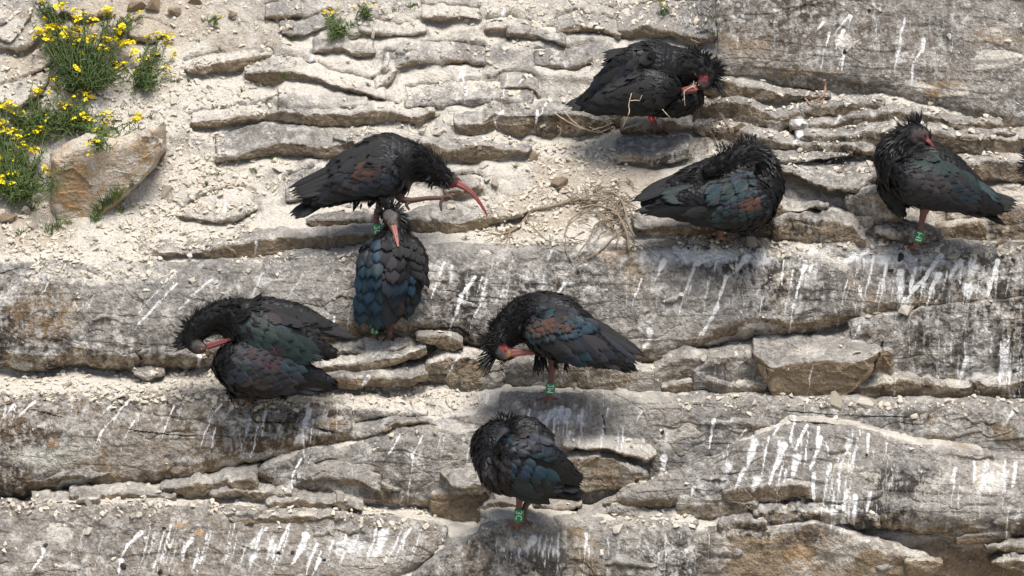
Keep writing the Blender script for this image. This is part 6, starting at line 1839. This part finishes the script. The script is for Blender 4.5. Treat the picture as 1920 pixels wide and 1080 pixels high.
b.fan((735, 555, 34), (752, 565, 30), (730, 598, 24), (748, 596, 20), 3, 20, ('mauve', 'slate', 'brown'), zstep=1.)
b.fan((782, 530, 20), (760, 552, 24), (780, 578, 12), (758, 594, 14), 4, 16, ('blue', 'blue', 'slate'))
b.patch((748, 446), (790, 462), (772, 500), (798, 508), 4, 3, (24, 34), (15, 16), 62, 72, [(0, 1, 0, 1, ('black', 'black', 'char'))], seed=24, tilt=.2)
b.crest([(728, 396, 8, -98, 42, 32, 46, 7, 3.2), (722, 402, 4, -150, 30, 24, 22, 6, 3), (740, 396, 4, -55, 25, 26, 22, 6, 3), (735, 450, 30, 100, 60, 16, 30, 10, 4), (750, 470, 30, 90, 60, 15, 20, 8, 5), (785, 530, 10, 80, 40, 20, 14, 8, 5)])
b.leg([(704, 600, 4, 8), (703, 615, 4, 5.5), (702, 628, 4, 5)], LEGD, [[(702, 628), (690, 632), (678, 634)], [(702, 628), (706, 635), (710, 638)]], (((703, 612, 4), (702, 626, 4), 7.5, 'C', RINGG)))
b.leg([(736, 575, 2, 12), (733, 600, 4, 9), (731, 614, 4, 6.5), (730, 628, 4, 5.5)], LEGD, [[(730, 628), (745, 632), (758, 633)], [(730, 628), (722, 636), (718, 640)], [(730, 628), (735, 637), (738, 640)]])

# ---- C: the topmost bird
b = Bird('topmost crested ibis hunched right, red bill tucked back, red leg ring', (1232, 240), .13)
b.loft([(1082, 196, 0, 8), (1118, 180, 0, 22), (1158, 158, 0, 42), (1200, 142, 0, 60), (1236, 134, 0, 60), (1264, 130, 0, 48), (1288, 126, 4, 36), (1308, 130, 8, 29), (1322, 143, 14, 23), (1320, 155, 20, 15), (1312, 162, 22, 11)], 38, neck=5.2)
b.loft([(1090, 200, 18, 6, 5), (1135, 192, 34, 22, 14), (1185, 180, 46, 38, 22), (1230, 170, 54, 45, 26), (1256, 168, 52, 32, 24), (1266, 172, 46, 16, 18)], 26)
b.loft([(1130, 150, 24, 14, 10), (1170, 128, 34, 28, 16), (1205, 112, 38, 28, 18), (1224, 106, 36, 20, 14)], 18)
b.loft([(1230, 195, 8, 24, 24), (1275, 192, 6, 26, 26), (1305, 182, 4, 18, 18), (1316, 174, 4, 8, 8)], 16)
b.body(skins=[(1316, 158, 36, 17, SK_GREY), (1310, 146, 34, 9, SK_RED), (1300, 154, 34, 9, SK_RED), (1322, 148, 34, 8, SK_RED), (1300, 166, 34, 10, SK_PINK), (1322, 166, 36, 7, SK_PINK)], base_col=(.012, .011, .012))
b.contour(1500, tilt=.06, L=20, W=10, seed=4, nL=17)
b.bill([(1305, 166, 38, 9), (1292, 168, 40, 7.5), (1278, 170, 38, 6), (1262, 173, 32, 5)], BILLM)
b.eye(1310, 160, 2.2)
b.patch((1248, 150), (1255, 195), (1165, 165), (1150, 205), 7, 6, (18, 34), (14, 17), 160, 170, [(0, .12, 0, .5, ('slate', 'char')), (.25, .6, .1, .5, ('purple', 'char', 'brown')), (0, 1, 0, 1, ('char', 'black', 'char'))], seed=31, sleek=True, tilt=.06)
b.patch((1228, 100), (1222, 128), (1165, 132), (1160, 158), 5, 3, (24, 42), (16, 18), 148, 152, [(0, 1, 0, 1, ('char', 'slate', 'char'))], seed=32, sleek=True, tilt=.07)
b.fan((1160, 150, 34), (1178, 172, 40), (1112, 184, 20), (1128, 200, 26), 5, 18, ('char', 'slate', 'char', 'black'))
b.fan((1165, 175, 38), (1190, 195, 44), (1100, 202, 22), (1135, 214, 30), 6, 18, ('char', 'black', 'char'))
b.fan((1125, 175, 0), (1135, 190, 8), (1058, 198, 0), (1072, 209, 6), 6, 15, ALLB, name='tail_feather')
b.fan((1205, 90, -12), (1180, 118, -8), (1128, 100, -20), (1122, 124, -14), 6, 13, ('black', 'char', 'black'))
b.crest([(1332, 135, 8, -20, 55, 34, 70, 9, 3), (1318, 118, 8, -60, 40, 26, 60, 10, 3), (1300, 104, 6, -80, 40, 20, 40, 10, 3.2), (1336, 150, 10, 45, 28, 36, 34, 6, 3), (1312, 130, 20, 10, 60, 18, 60, 14, 3.2), (1340, 140, 0, -5, 40, 30, 24, 6, 2.6)])
b.leg([(1214, 196, 16, 12), (1220, 212, 18, 7), (1224, 224, 18, 5.5), (1228, 238, 18, 5.5)], LEGD, [[(1228, 238), (1232, 248), (1233, 254)], [(1228, 238), (1244, 246), (1252, 252)]], (((1221, 215, 18), (1224, 227, 18), 7.5, 'C', RINGR, -.3)))

# ---- D: the bird with its head buried in its back feathers
b = Bird('crested ibis with rusty shoulder patch, neck folded back hiding its head', (1352, 452), .10)
b.loft([(1205, 384, 0, 9), (1250, 366, 0, 24), (1300, 352, 0, 42), (1350, 350, 0, 60), (1395, 352, 0, 66), (1424, 352, 0, 54), (1436, 340, 0, 36), (1434, 318, 2, 29), (1422, 296, 8, 27), (1400, 292, 18, 26), (1370, 304, 30, 23), (1342, 318, 38, 16), (1322, 326, 40, 9)], 46, neck=5.4)
b.loft([(1200, 398, 16, 5, 4), (1255, 384, 30, 16, 10), (1310, 380, 44, 32, 18), (1370, 385, 52, 46, 22), (1415, 382, 50, 48, 26), (1446, 385, 36, 24, 24)], 26)
b.loft([(1350, 418, 8, 14, 20), (1400, 415, 14, 22, 28), (1438, 400, 14, 18, 24)], 14)
b.body()
b.contour(1500, seed=5, nL=13, nW=4.4, ntilt=.6)
b.bill([(1350, 326, 44, 2.2), (1342, 327, 46, 1.8), (1332, 330, 38, 1.2)], BILLM)
b.patch((1432, 352), (1448, 400), (1370, 365), (1360, 415), 7, 6, (16, 32), (12, 16), 140, 160,
        [(.05, .62, .25, .62, ('rust', 'rust', 'brown')), (0, .3, 0, .3, ('blue', 'teal', 'slate')), (0, .3, .5, 1, ('slate', 'char', 'teal')), (.3, 1, 0, .4, ('teal', 'slate')), (.3, 1, .4, 1, ('char', 'green', 'char'))], seed=41, tilt=.13)
b.patch((1412, 318), (1424, 345), (1352, 340), (1360, 362), 4, 3, (26, 46), (17, 22), 140, 138, [(0, 1, 0, 1, ('teal', 'green', 'slate', 'teal'))], seed=42, tilt=.12)
b.patch((1370, 392), (1380, 425), (1300, 392), (1300, 415), 4, 4, (34, 50), (14, 16), 176, 184, [(0, 1, 0, 1, ('char', 'black', 'char'))], seed=43, sleek=True, tilt=.04)
b.fan((1300, 348, 42), (1318, 372, 50), (1234, 366, 30), (1240, 378, 36), 5, 17, ('green', 'teal', 'green', 'slate'))
b.fan((1270, 376, 34), (1285, 384, 40), (1188, 396, 16), (1204, 406, 20), 6, 11, ('slate', 'char', 'slate', 'black'))
b.fan((1330, 395, 46), (1345, 412, 44), (1225, 400, 20), (1250, 408, 20), 5, 17, ('black', 'char', 'black'))
b.fan((1300, 318, 10), (1260, 352, 14), (1205, 356, 2), (1182, 376, 2), 7, 16, ALLB, name='tail_feather')
b.fan((1415, 410, 34), (1395, 420, 34), (1428, 428, 26), (1402, 438, 24), 5, 15, ('char', 'black'), zstep=.5)
b.crest([(1400, 275, 14, -100, 40, 14, 60, 18, 3), (1360, 292, 22, -110, 40, 14, 50, 18, 3), (1436, 310, 6, 10, 60, 10, 40, 14, 3), (1340, 312, 34, 160, 40, 16, 60, 14, 3), (1385, 310, 34, 110, 60, 13, 60, 22, 3.4), (1300, 325, 26, 165, 25, 22, 40, 14, 4)])
b.leg([(1356, 415, 8, 10), (1352, 432, 8, 6), (1351, 444, 8, 5.2)], LEGM, [[(1351, 444), (1340, 449), (1330, 449)], [(1351, 444), (1362, 454), (1370, 457)], [(1351, 444), (1375, 451), (1392, 452)]], (((1356.5, 429, 4), (1359, 439, 4), 4.5, 'I', RINGG)))

# ---- E: the bird at right, asleep on its feet
b = Bird('crested ibis facing left asleep, head turned over its back, green HJ leg ring', (1716, 463), .10)
b.loft([(1885, 388, 0, 8), (1848, 374, 0, 22), (1806, 356, 0, 40), (1765, 338, 0, 56), (1724, 324, 0, 63), (1692, 312, 0, 52), (1676, 292, 2, 38), (1688, 272, 6, 31), (1706, 258, 10, 25), (1722, 252, 14, 20), (1734, 256, 18, 14), (1741, 263, 20, 8)], 42, neck=5.4)
b.loft([(1880, 395, 18, 6, 5), (1840, 382, 32, 20, 12), (1790, 360, 42, 38, 20), (1735, 340, 48, 50, 24), (1695, 330, 42, 40, 24), (1675, 325, 34, 24, 22)], 26)
b.loft([(1698, 405, -10, 5, 4), (1682, 384, -14, 13, 8), (1664, 352, -16, 18, 10), (1660, 326, -14, 14, 10)], 14)
b.body(skins=[(1726, 254, 32, 18, (.075, .058, .055)), (1738, 262, 32, 9, SK_PINK)])
b.contour(1500, tilt=.06, L=20, W=10, seed=6, nL=15)
b.bill([(1738, 262, 28, 5.5), (1744, 268, 30, 4), (1750, 276, 28, 3)], BILLM)
b.eye(1735, 254, 2.4, PUPIL)
b.patch((1690, 308), (1684, 368), (1790, 335), (1775, 385), 8, 7, (17, 34), (14, 17), 28, 22,
        [(0, .6, 0, .45, ('mauve', 'slate', 'char', 'mauve')), (.4, 1, 0, .4, ('slate', 'teal', 'slate')), (0, 1, 0, 1, ('char', 'char', 'black'))], seed=51, sleek=True, tilt=.09)
b.patch((1710, 280), (1700, 305), (1790, 318), (1785, 335), 6, 3, (20, 34), (15, 17), 30, 28, [(0, 1, 0, 1, ('green', 'green', 'char', 'black'))], seed=52, sleek=True, tilt=.1)
b.fan((1775, 335, 44), (1795, 362, 46), (1866, 378, 24), (1858, 392, 28), 5, 17, ('teal', 'slate', 'char'))
b.fan((1790, 320, 26), (1800, 345, 32), (1880, 368, 14), (1878, 384, 22), 5, 16, ('teal', 'green', 'teal'))
b.fan((1800, 365, 40), (1790, 385, 40), (1880, 405, 22), (1850, 408, 26), 4, 18, ('mauve', 'char', 'black'))
b.fan((1830, 355, 8), (1825, 372, 12), (1912, 380, 4), (1905, 396, 8), 5, 13, ALLB, name='tail_feather')
b.fan((1825, 385, 10), (1820, 392, 12), (1890, 424, 6), (1880, 412, 8), 3, 16, ALLB, name='tail_feather')
b.crest([(1715, 240, 6, -110, 40, 32, 40, 7, 2.8), (1720, 238, 8, -85, 18, 40, 14, 5, 2.6), (1700, 250, 6, -155, 35, 26, 50, 9, 3), (1685, 266, 8, -170, 40, 16, 40, 10, 3.4), (1725, 245, 24, -100, 60, 12, 20, 8, 2), (1672, 300, 14, 150, 40, 14, 30, 14, 4.5)])
b.leg([(1738, 380, 4, 14), (1732, 398, 4, 8), (1729, 412, 4, 6), (1724, 436, 4, 5.6), (1717, 461, 4, 5.6)], LEGM, [[(1717, 461), (1702, 466), (1684, 469)], [(1717, 461), (1716, 468), (1717, 472)], [(1717, 461), (1730, 459), (1738, 458)]], (((1726, 434, 4), (1720, 454, 4), 8.4, 'HJ', RINGG)))

# ---- F: the bird at left, wing spread low
b = Bird('green-winged crested ibis at left squatting, neck arched over to preen its wing', (462, 752), .10)
b.loft([(655, 632, -14, 6), (600, 612, -8, 18), (555, 604, -2, 34), (510, 608, 0, 50), (470, 612, 0, 54), (438, 600, 0, 42), (416, 596, 0, 33), (392, 602, 2, 27), (371, 617, 4, 23), (361, 637, 6, 18), (370, 650, 10, 14), (384, 652, 12, 10)], 42, neck=4.7)
b.loft([(625, 662, 14, 8, 5), (580, 650, 26, 22, 10), (530, 640, 38, 42, 18), (485, 625, 42, 46, 22), (450, 610, 36, 36, 20)], 22)
b.loft([(632, 728, 6, 6, 4), (585, 712, 18, 22, 10), (530, 700, 34, 44, 18), (475, 692, 44, 56, 24), (432, 688, 42, 46, 26), (410, 690, 34, 24, 20)], 26)
b.loft([(440, 735, 10, 12, 20), (480, 725, 10, 22, 30), (540, 728, 4, 16, 18)], 14)
b.body(skins=[(372, 650, 22, 15, (.075, .07, .068)), (384, 650, 22, 9, (.14, .11, .10)), (378, 658, 22, 8, (.12, .085, .07))])
b.contour(1700, tilt=.06, L=20, W=10, seed=7, nL=15)
b.bill([(388, 650, 14, 7), (405, 645, 18, 6), (425, 639, 22, 5), (446, 632, 24, 4)], BILLM)
b.eye(378, 655, 2.2, EYEM)
b.patch((455, 590), (442, 640), (540, 625), (520, 668), 6, 5, (18, 38), (15, 19), 28, 24, [(0, 1, 0, .7, ('green', 'green', 'teal')), (0, .6, .7, 1, ('purple', 'green', 'brown')), (.6, 1, .7, 1, ('green', 'teal'))], seed=61, sleek=True, tilt=.07)
b.patch((446, 640), (415, 712), (530, 672), (500, 722), 8, 7, (17, 34), (14, 18), 22, 12,
        [(.05, .6, .05, .55, ('purple', 'slate', 'purple', 'brown')), (0, .25, 0, 1, ('green', 'slate', 'char')), (.55, 1, 0, .4, ('green', 'teal', 'slate')), (0, 1, 0, 1, ('char', 'slate', 'char', 'brown'))], seed=62, sleek=True, tilt=.07)
b.fan((540, 630, 36), (545, 655, 40), (622, 664, 16), (605, 676, 22), 5, 18, ('green', 'teal', 'green', 'slate'))
b.fan((520, 665, 42), (530, 685, 42), (588, 682, 24), (578, 700, 26), 4, 18, ('slate', 'teal', 'slate'))
b.fan((530, 695, 36), (520, 725, 34), (632, 727, 8), (605, 738, 10), 6, 19, ('char', 'black', 'char'))
b.patch((480, 568), (500, 592), (570, 590), (575, 612), 6, 3, (20, 32), (14, 16), 22, 24, [(0, 1, 0, 1, ('char', 'brown', 'char', 'black'))], seed=63, sleek=True, tilt=.12)
b.fan((570, 588, 4), (585, 612, 8), (655, 622, -14), (676, 634, -8), 6, 14, ('black', 'char', 'brown', 'black'))
b.fan((575, 640, 8), (570, 655, 10), (628, 660, 0), (625, 668, 6), 3, 16, ALLB, name='tail_feather')
b.crest([(355, 634, 4, 175, 30, 30, 60, 9, 3), (352, 646, 6, 165, 18, 34, 26, 6, 3), (362, 616, 4, -150, 30, 26, 60, 10, 3), (380, 600, 4, -125, 30, 20, 50, 10, 3), (402, 585, 4, -115, 30, 15, 40, 12, 3), (375, 620, 16, -160, 60, 16, 50, 14, 3.2), (425, 575, 6, -120, 30, 12, 30, 12, 3.2)])
b.leg([(452, 728, 6, 10), (446, 742, 6, 6), (442, 750, 6, 5)], LEGD, [[(442, 750), (434, 753), (428, 756)], [(442, 750), (448, 756), (452, 760)]])
b.leg([(468, 730, 10, 9), (466, 744, 10, 6), (464, 752, 10, 5)], LEGD, [[(464, 752), (474, 756), (484, 758)], [(464, 752), (458, 758), (455, 762)]])

# ---- G: the bird in the middle, preening
b = Bird('crested ibis in the centre bowing left, pink bill under its wing, green leg ring', (1030, 746), .12)
b.loft([(1180, 678, 0, 8), (1135, 658, 0, 24), (1092, 634, 0, 42), (1050, 616, 0, 57), (1014, 604, 0, 58), (984, 602, 0, 46), (962, 612, 2, 36), (944, 630, 4, 29), (936, 648, 8, 23), (942, 660, 14, 18), (954, 663, 18, 13), (964, 662, 20, 9)], 40, neck=4.4)
b.loft([(1190, 690, 16, 6, 5), (1145, 672, 30, 20, 12), (1098, 650, 42, 36, 18), (1050, 632, 50, 44, 24), (1012, 622, 46, 40, 24), (988, 620, 36, 24, 20)], 26)
b.body(skins=[(944, 663, 34, 17, (.075, .072, .075)), (946, 650, 32, 12, SK_RED), (958, 662, 34, 12, SK_TAN), (950, 672, 32, 9, SK_TAN), (966, 662, 30, 8, SK_PINK)])
b.contour(1500, seed=8, nL=16)
b.bill([(962, 662, 26, 9), (974, 661, 32, 7), (986, 661, 36, 5.2), (1000, 662, 36, 4)], BILLP)
b.eye(948, 656, 2.4)
b.patch((1000, 592), (970, 612), (1010, 600), (985, 615), 2, 6, (14, 16), (11, 12), 40, 60, [(0, 1, 0, 1, ('slate', 'mauve', 'slate'))], seed=70, tilt=.2)
b.patch((1064, 590), (984, 606), (1066, 604), (992, 618), 3, 9, (18, 21), (13, 14), 45, 62, [(0, 1, 0, 1, ('rust', 'rust', 'brown'))], seed=71, tilt=.28)
b.patch((1074, 606), (982, 618), (1078, 616), (986, 626), 2, 9, (23, 25), (13, 14), 48, 72, [(0, 1, 0, .75, ('teal', 'blue', 'slate', 'teal')), (0, 1, .75, 1, ('green', 'teal'))], seed=72, tilt=.2)
b.patch((1082, 622), (1000, 640), (1100, 640), (1040, 655), 3, 6, (36, 44), (17, 18), 30, 30, [(0, 1, 0, .4, ('mauve', 'slate', 'mauve')), (0, 1, .4, 1, ('slate', 'char', 'teal'))], seed=73, sleek=True, tilt=.06)
b.patch((1010, 556), (1000, 588), (1095, 598), (1075, 612), 6, 4, (24, 34), (16, 18), 30, 26, [(0, .3, .5, 1, ('teal', 'slate')), (.6, 1, 0, 1, ('slate', 'teal', 'blue')), (0, 1, 0, 1, ('char', 'slate', 'char'))], seed=74, tilt=.13)
b.fan((1090, 625, 46), (1085, 645, 48), (1130, 652, 34), (1128, 652, 34), 3, 18, ('slate', 'char', 'slate'))
b.fan((1100, 615, 34), (1095, 652, 46), (1205, 682, 14), (1168, 696, 26), 7, 19, ('slate', 'char', 'mauve', 'slate'))
b.fan((1100, 590, 6), (1110, 615, 16), (1208, 665, 0), (1212, 672, 8), 5, 15, ALLB)
b.fan((1140, 660, 10), (1130, 668, 16), (1198, 698, 8), (1184, 700, 12), 4, 16, ('mauve', 'char', 'black'), name='tail_feather')
b.crest([(924, 640, 4, 178, 38, 32, 80, 9, 3), (926, 664, 6, 140, 26, 44, 46, 7, 3.4), (938, 616, 4, -155, 35, 24, 60, 10, 3), (956, 596, 4, -140, 30, 18, 50, 10, 3), (980, 572, 4, -130, 30, 14, 50, 12, 3.4), (940, 634, 24, 170, 60, 18, 60, 14, 3.2), (965, 605, 22, -160, 60, 16, 50, 14, 3.4), (1012, 668, 20, 90, 22, 32, 22, 10, 5), (1050, 672, 16, 85, 25, 20, 16, 12, 6), (1072, 670, 10, 60, 25, 14, 10, 8, 6)])
b.leg([(1034, 655, 6, 15), (1037, 678, 6, 10), (1034, 698, 6, 6.2), (1032, 722, 6, 5.6), (1030, 744, 6, 5.6)], LEGM, [[(1030, 744), (1008, 750), (990, 752)], [(1030, 744), (1022, 754), (1014, 758)], [(1030, 744), (1040, 747), (1046, 748)]], (((1033, 718, 6), (1031, 739, 6), 8.4, '2M', RINGG)))

# ---- H: the lowest bird
b = Bird('lowest crested ibis, round fluffed ball with head hidden behind its back', (968, 986), .10)
b.loft([(1082, 930, 0, 8), (1050, 908, 0, 28), (1014, 886, 0, 50), (978, 866, 0, 66), (950, 848, 0, 66), (938, 832, -2, 54), (942, 816, -6, 38), (950, 803, -10, 24)], 34, neck=6.4)
b.loft([(1085, 900, 16, 8, 6), (1050, 885, 34, 26, 14), (1010, 868, 50, 42, 20), (970, 858, 56, 48, 24), (940, 850, 48, 36, 24)], 22)
b.loft([(960, 915, 20, 16, 20), (932, 890, 28, 30, 26), (918, 864, 26, 22, 24), (922, 845, 18, 12, 16)], 16)
b.loft([(1020, 835, 0, 26, 20), (985, 815, 6, 32, 26), (955, 812, 8, 26, 24)], 14)
b.body(base_col=(.011, .0105, .011))
b.contour(1700, seed=9, nL=12, L=15, W=9)
b.patch((935, 800), (925, 835), (1000, 812), (1010, 850), 5, 4, (24, 40), (18, 26), 38, 30, [(.2, .5, 0, .3, ('brown', 'slate')), (0, 1, 0, .5, ('char', 'slate', 'char')), (0, 1, .5, 1, ('slate', 'teal', 'teal'))], seed=81, tilt=.14)
b.patch((960, 856), (950, 885), (1020, 878), (1005, 905), 4, 4, (22, 36), (15, 20), 30, 40, [(0, .5, 0, 1, ('blue', 'teal', 'slate')), (.5, 1, 0, .4, ('teal', 'blue')), (.5, 1, .4, 1, ('green', 'slate'))], seed=82, tilt=.13)
b.patch((915, 845), (905, 885), (950, 850), (945, 900), 5, 5, (20, 24), (10, 11), 55, 75, [(0, 1, 0, 1, ('brown', 'mauve', 'char', 'black'))], seed=83, tilt=.16)
b.patch((960, 890), (955, 915), (1000, 900), (990, 920), 3, 3, (28, 32), (17, 20), 48, 40, [(0, 1, 0, 1, ('green', 'char', 'slate'))], seed=84, sleek=True, tilt=.08)
b.fan((1000, 870, 52), (1005, 898, 48), (1070, 896, 30), (1058, 922, 30), 5, 20, ('teal', 'brown', 'char'))
b.fan((1010, 830, 30), (1020, 862, 40), (1064, 850, 10), (1084, 884, 16), 6, 15, ('slate', 'black', 'char', 'black'))
b.fan((1030, 880, 26), (1035, 908, 30), (1092, 905, 8), (1088, 922, 12), 5, 17, ALLB)
b.fan((1050, 905, 12), (1045, 915, 16), (1095, 942, 6), (1085, 932, 10), 4, 16, ALLB, name='tail_feather')
b.crest([(945, 795, -4, -100, 45, 20, 36, 14, 2.8), (935, 802, -4, -140, 30, 22, 22, 10, 2.8), (960, 796, -4, -70, 30, 14, 26, 14, 2.8), (998, 800, 0, -40, 40, 12, 16, 8, 5), (1000, 858, 50, 30, 30, 26, 16, 12, 6), (975, 835, 50, 30, 40, 18, 14, 14, 6)])
b.leg([(976, 918, 8, 12), (974, 940, 8, 6.4), (972, 955, 8, 5.6), (970, 982, 8, 5.6)], LEGM, [[(970, 982), (952, 986), (938, 990)], [(970, 982), (966, 992), (962, 995)], [(970, 982), (984, 984), (994, 984)]], (((974, 955, 8), (972, 978, 8), 8.4, '3C', RINGG)))
b.leg([(1000, 920, 0, 11), (992, 938, 0, 7), (984, 952, 0, 5.5), (982, 975, 0, 5.5)], LEGD, [[(982, 975), (990, 980), (998, 981)]])

# ---- I: the bird cut off by the right edge: only its crest shows
b = Bird('crest tips of another ibis poking in at the right edge', (1985, 455), .10)
b.loft([(2150, 395, 0, 9), (2100, 375, 0, 40), (2050, 350, 0, 58), (2005, 335, 0, 46), (1975, 322, 0, 30), (1955, 320, 0, 22), (1945, 328, 0, 15)], 30, neck=3.4)
b.body(skins=[(1946, 334, 8, 10, SK_GREY)])
b.contour(900, seed=10)
b.bill([(1946, 336, 4, 6), (1944, 352, 6, 5), (1952, 372, 6, 3)])
b.crest([(1938, 315, 0, 172, 30, 34, 50, 9, 3), (1940, 300, 0, -150, 25, 36, 30, 8, 3), (1940, 330, 4, 145, 20, 32, 26, 7, 3)])
b.fan((2090, 350, 20), (2100, 385, 20), (2170, 400, 6), (2160, 412, 8), 5, 18, ALLB)
b.leg([(1995, 385, 4, 13), (1990, 415, 4, 6), (1985, 450, 4, 5.4)], LEGM, [[(1985, 450), (1970, 458), (1955, 460)]])
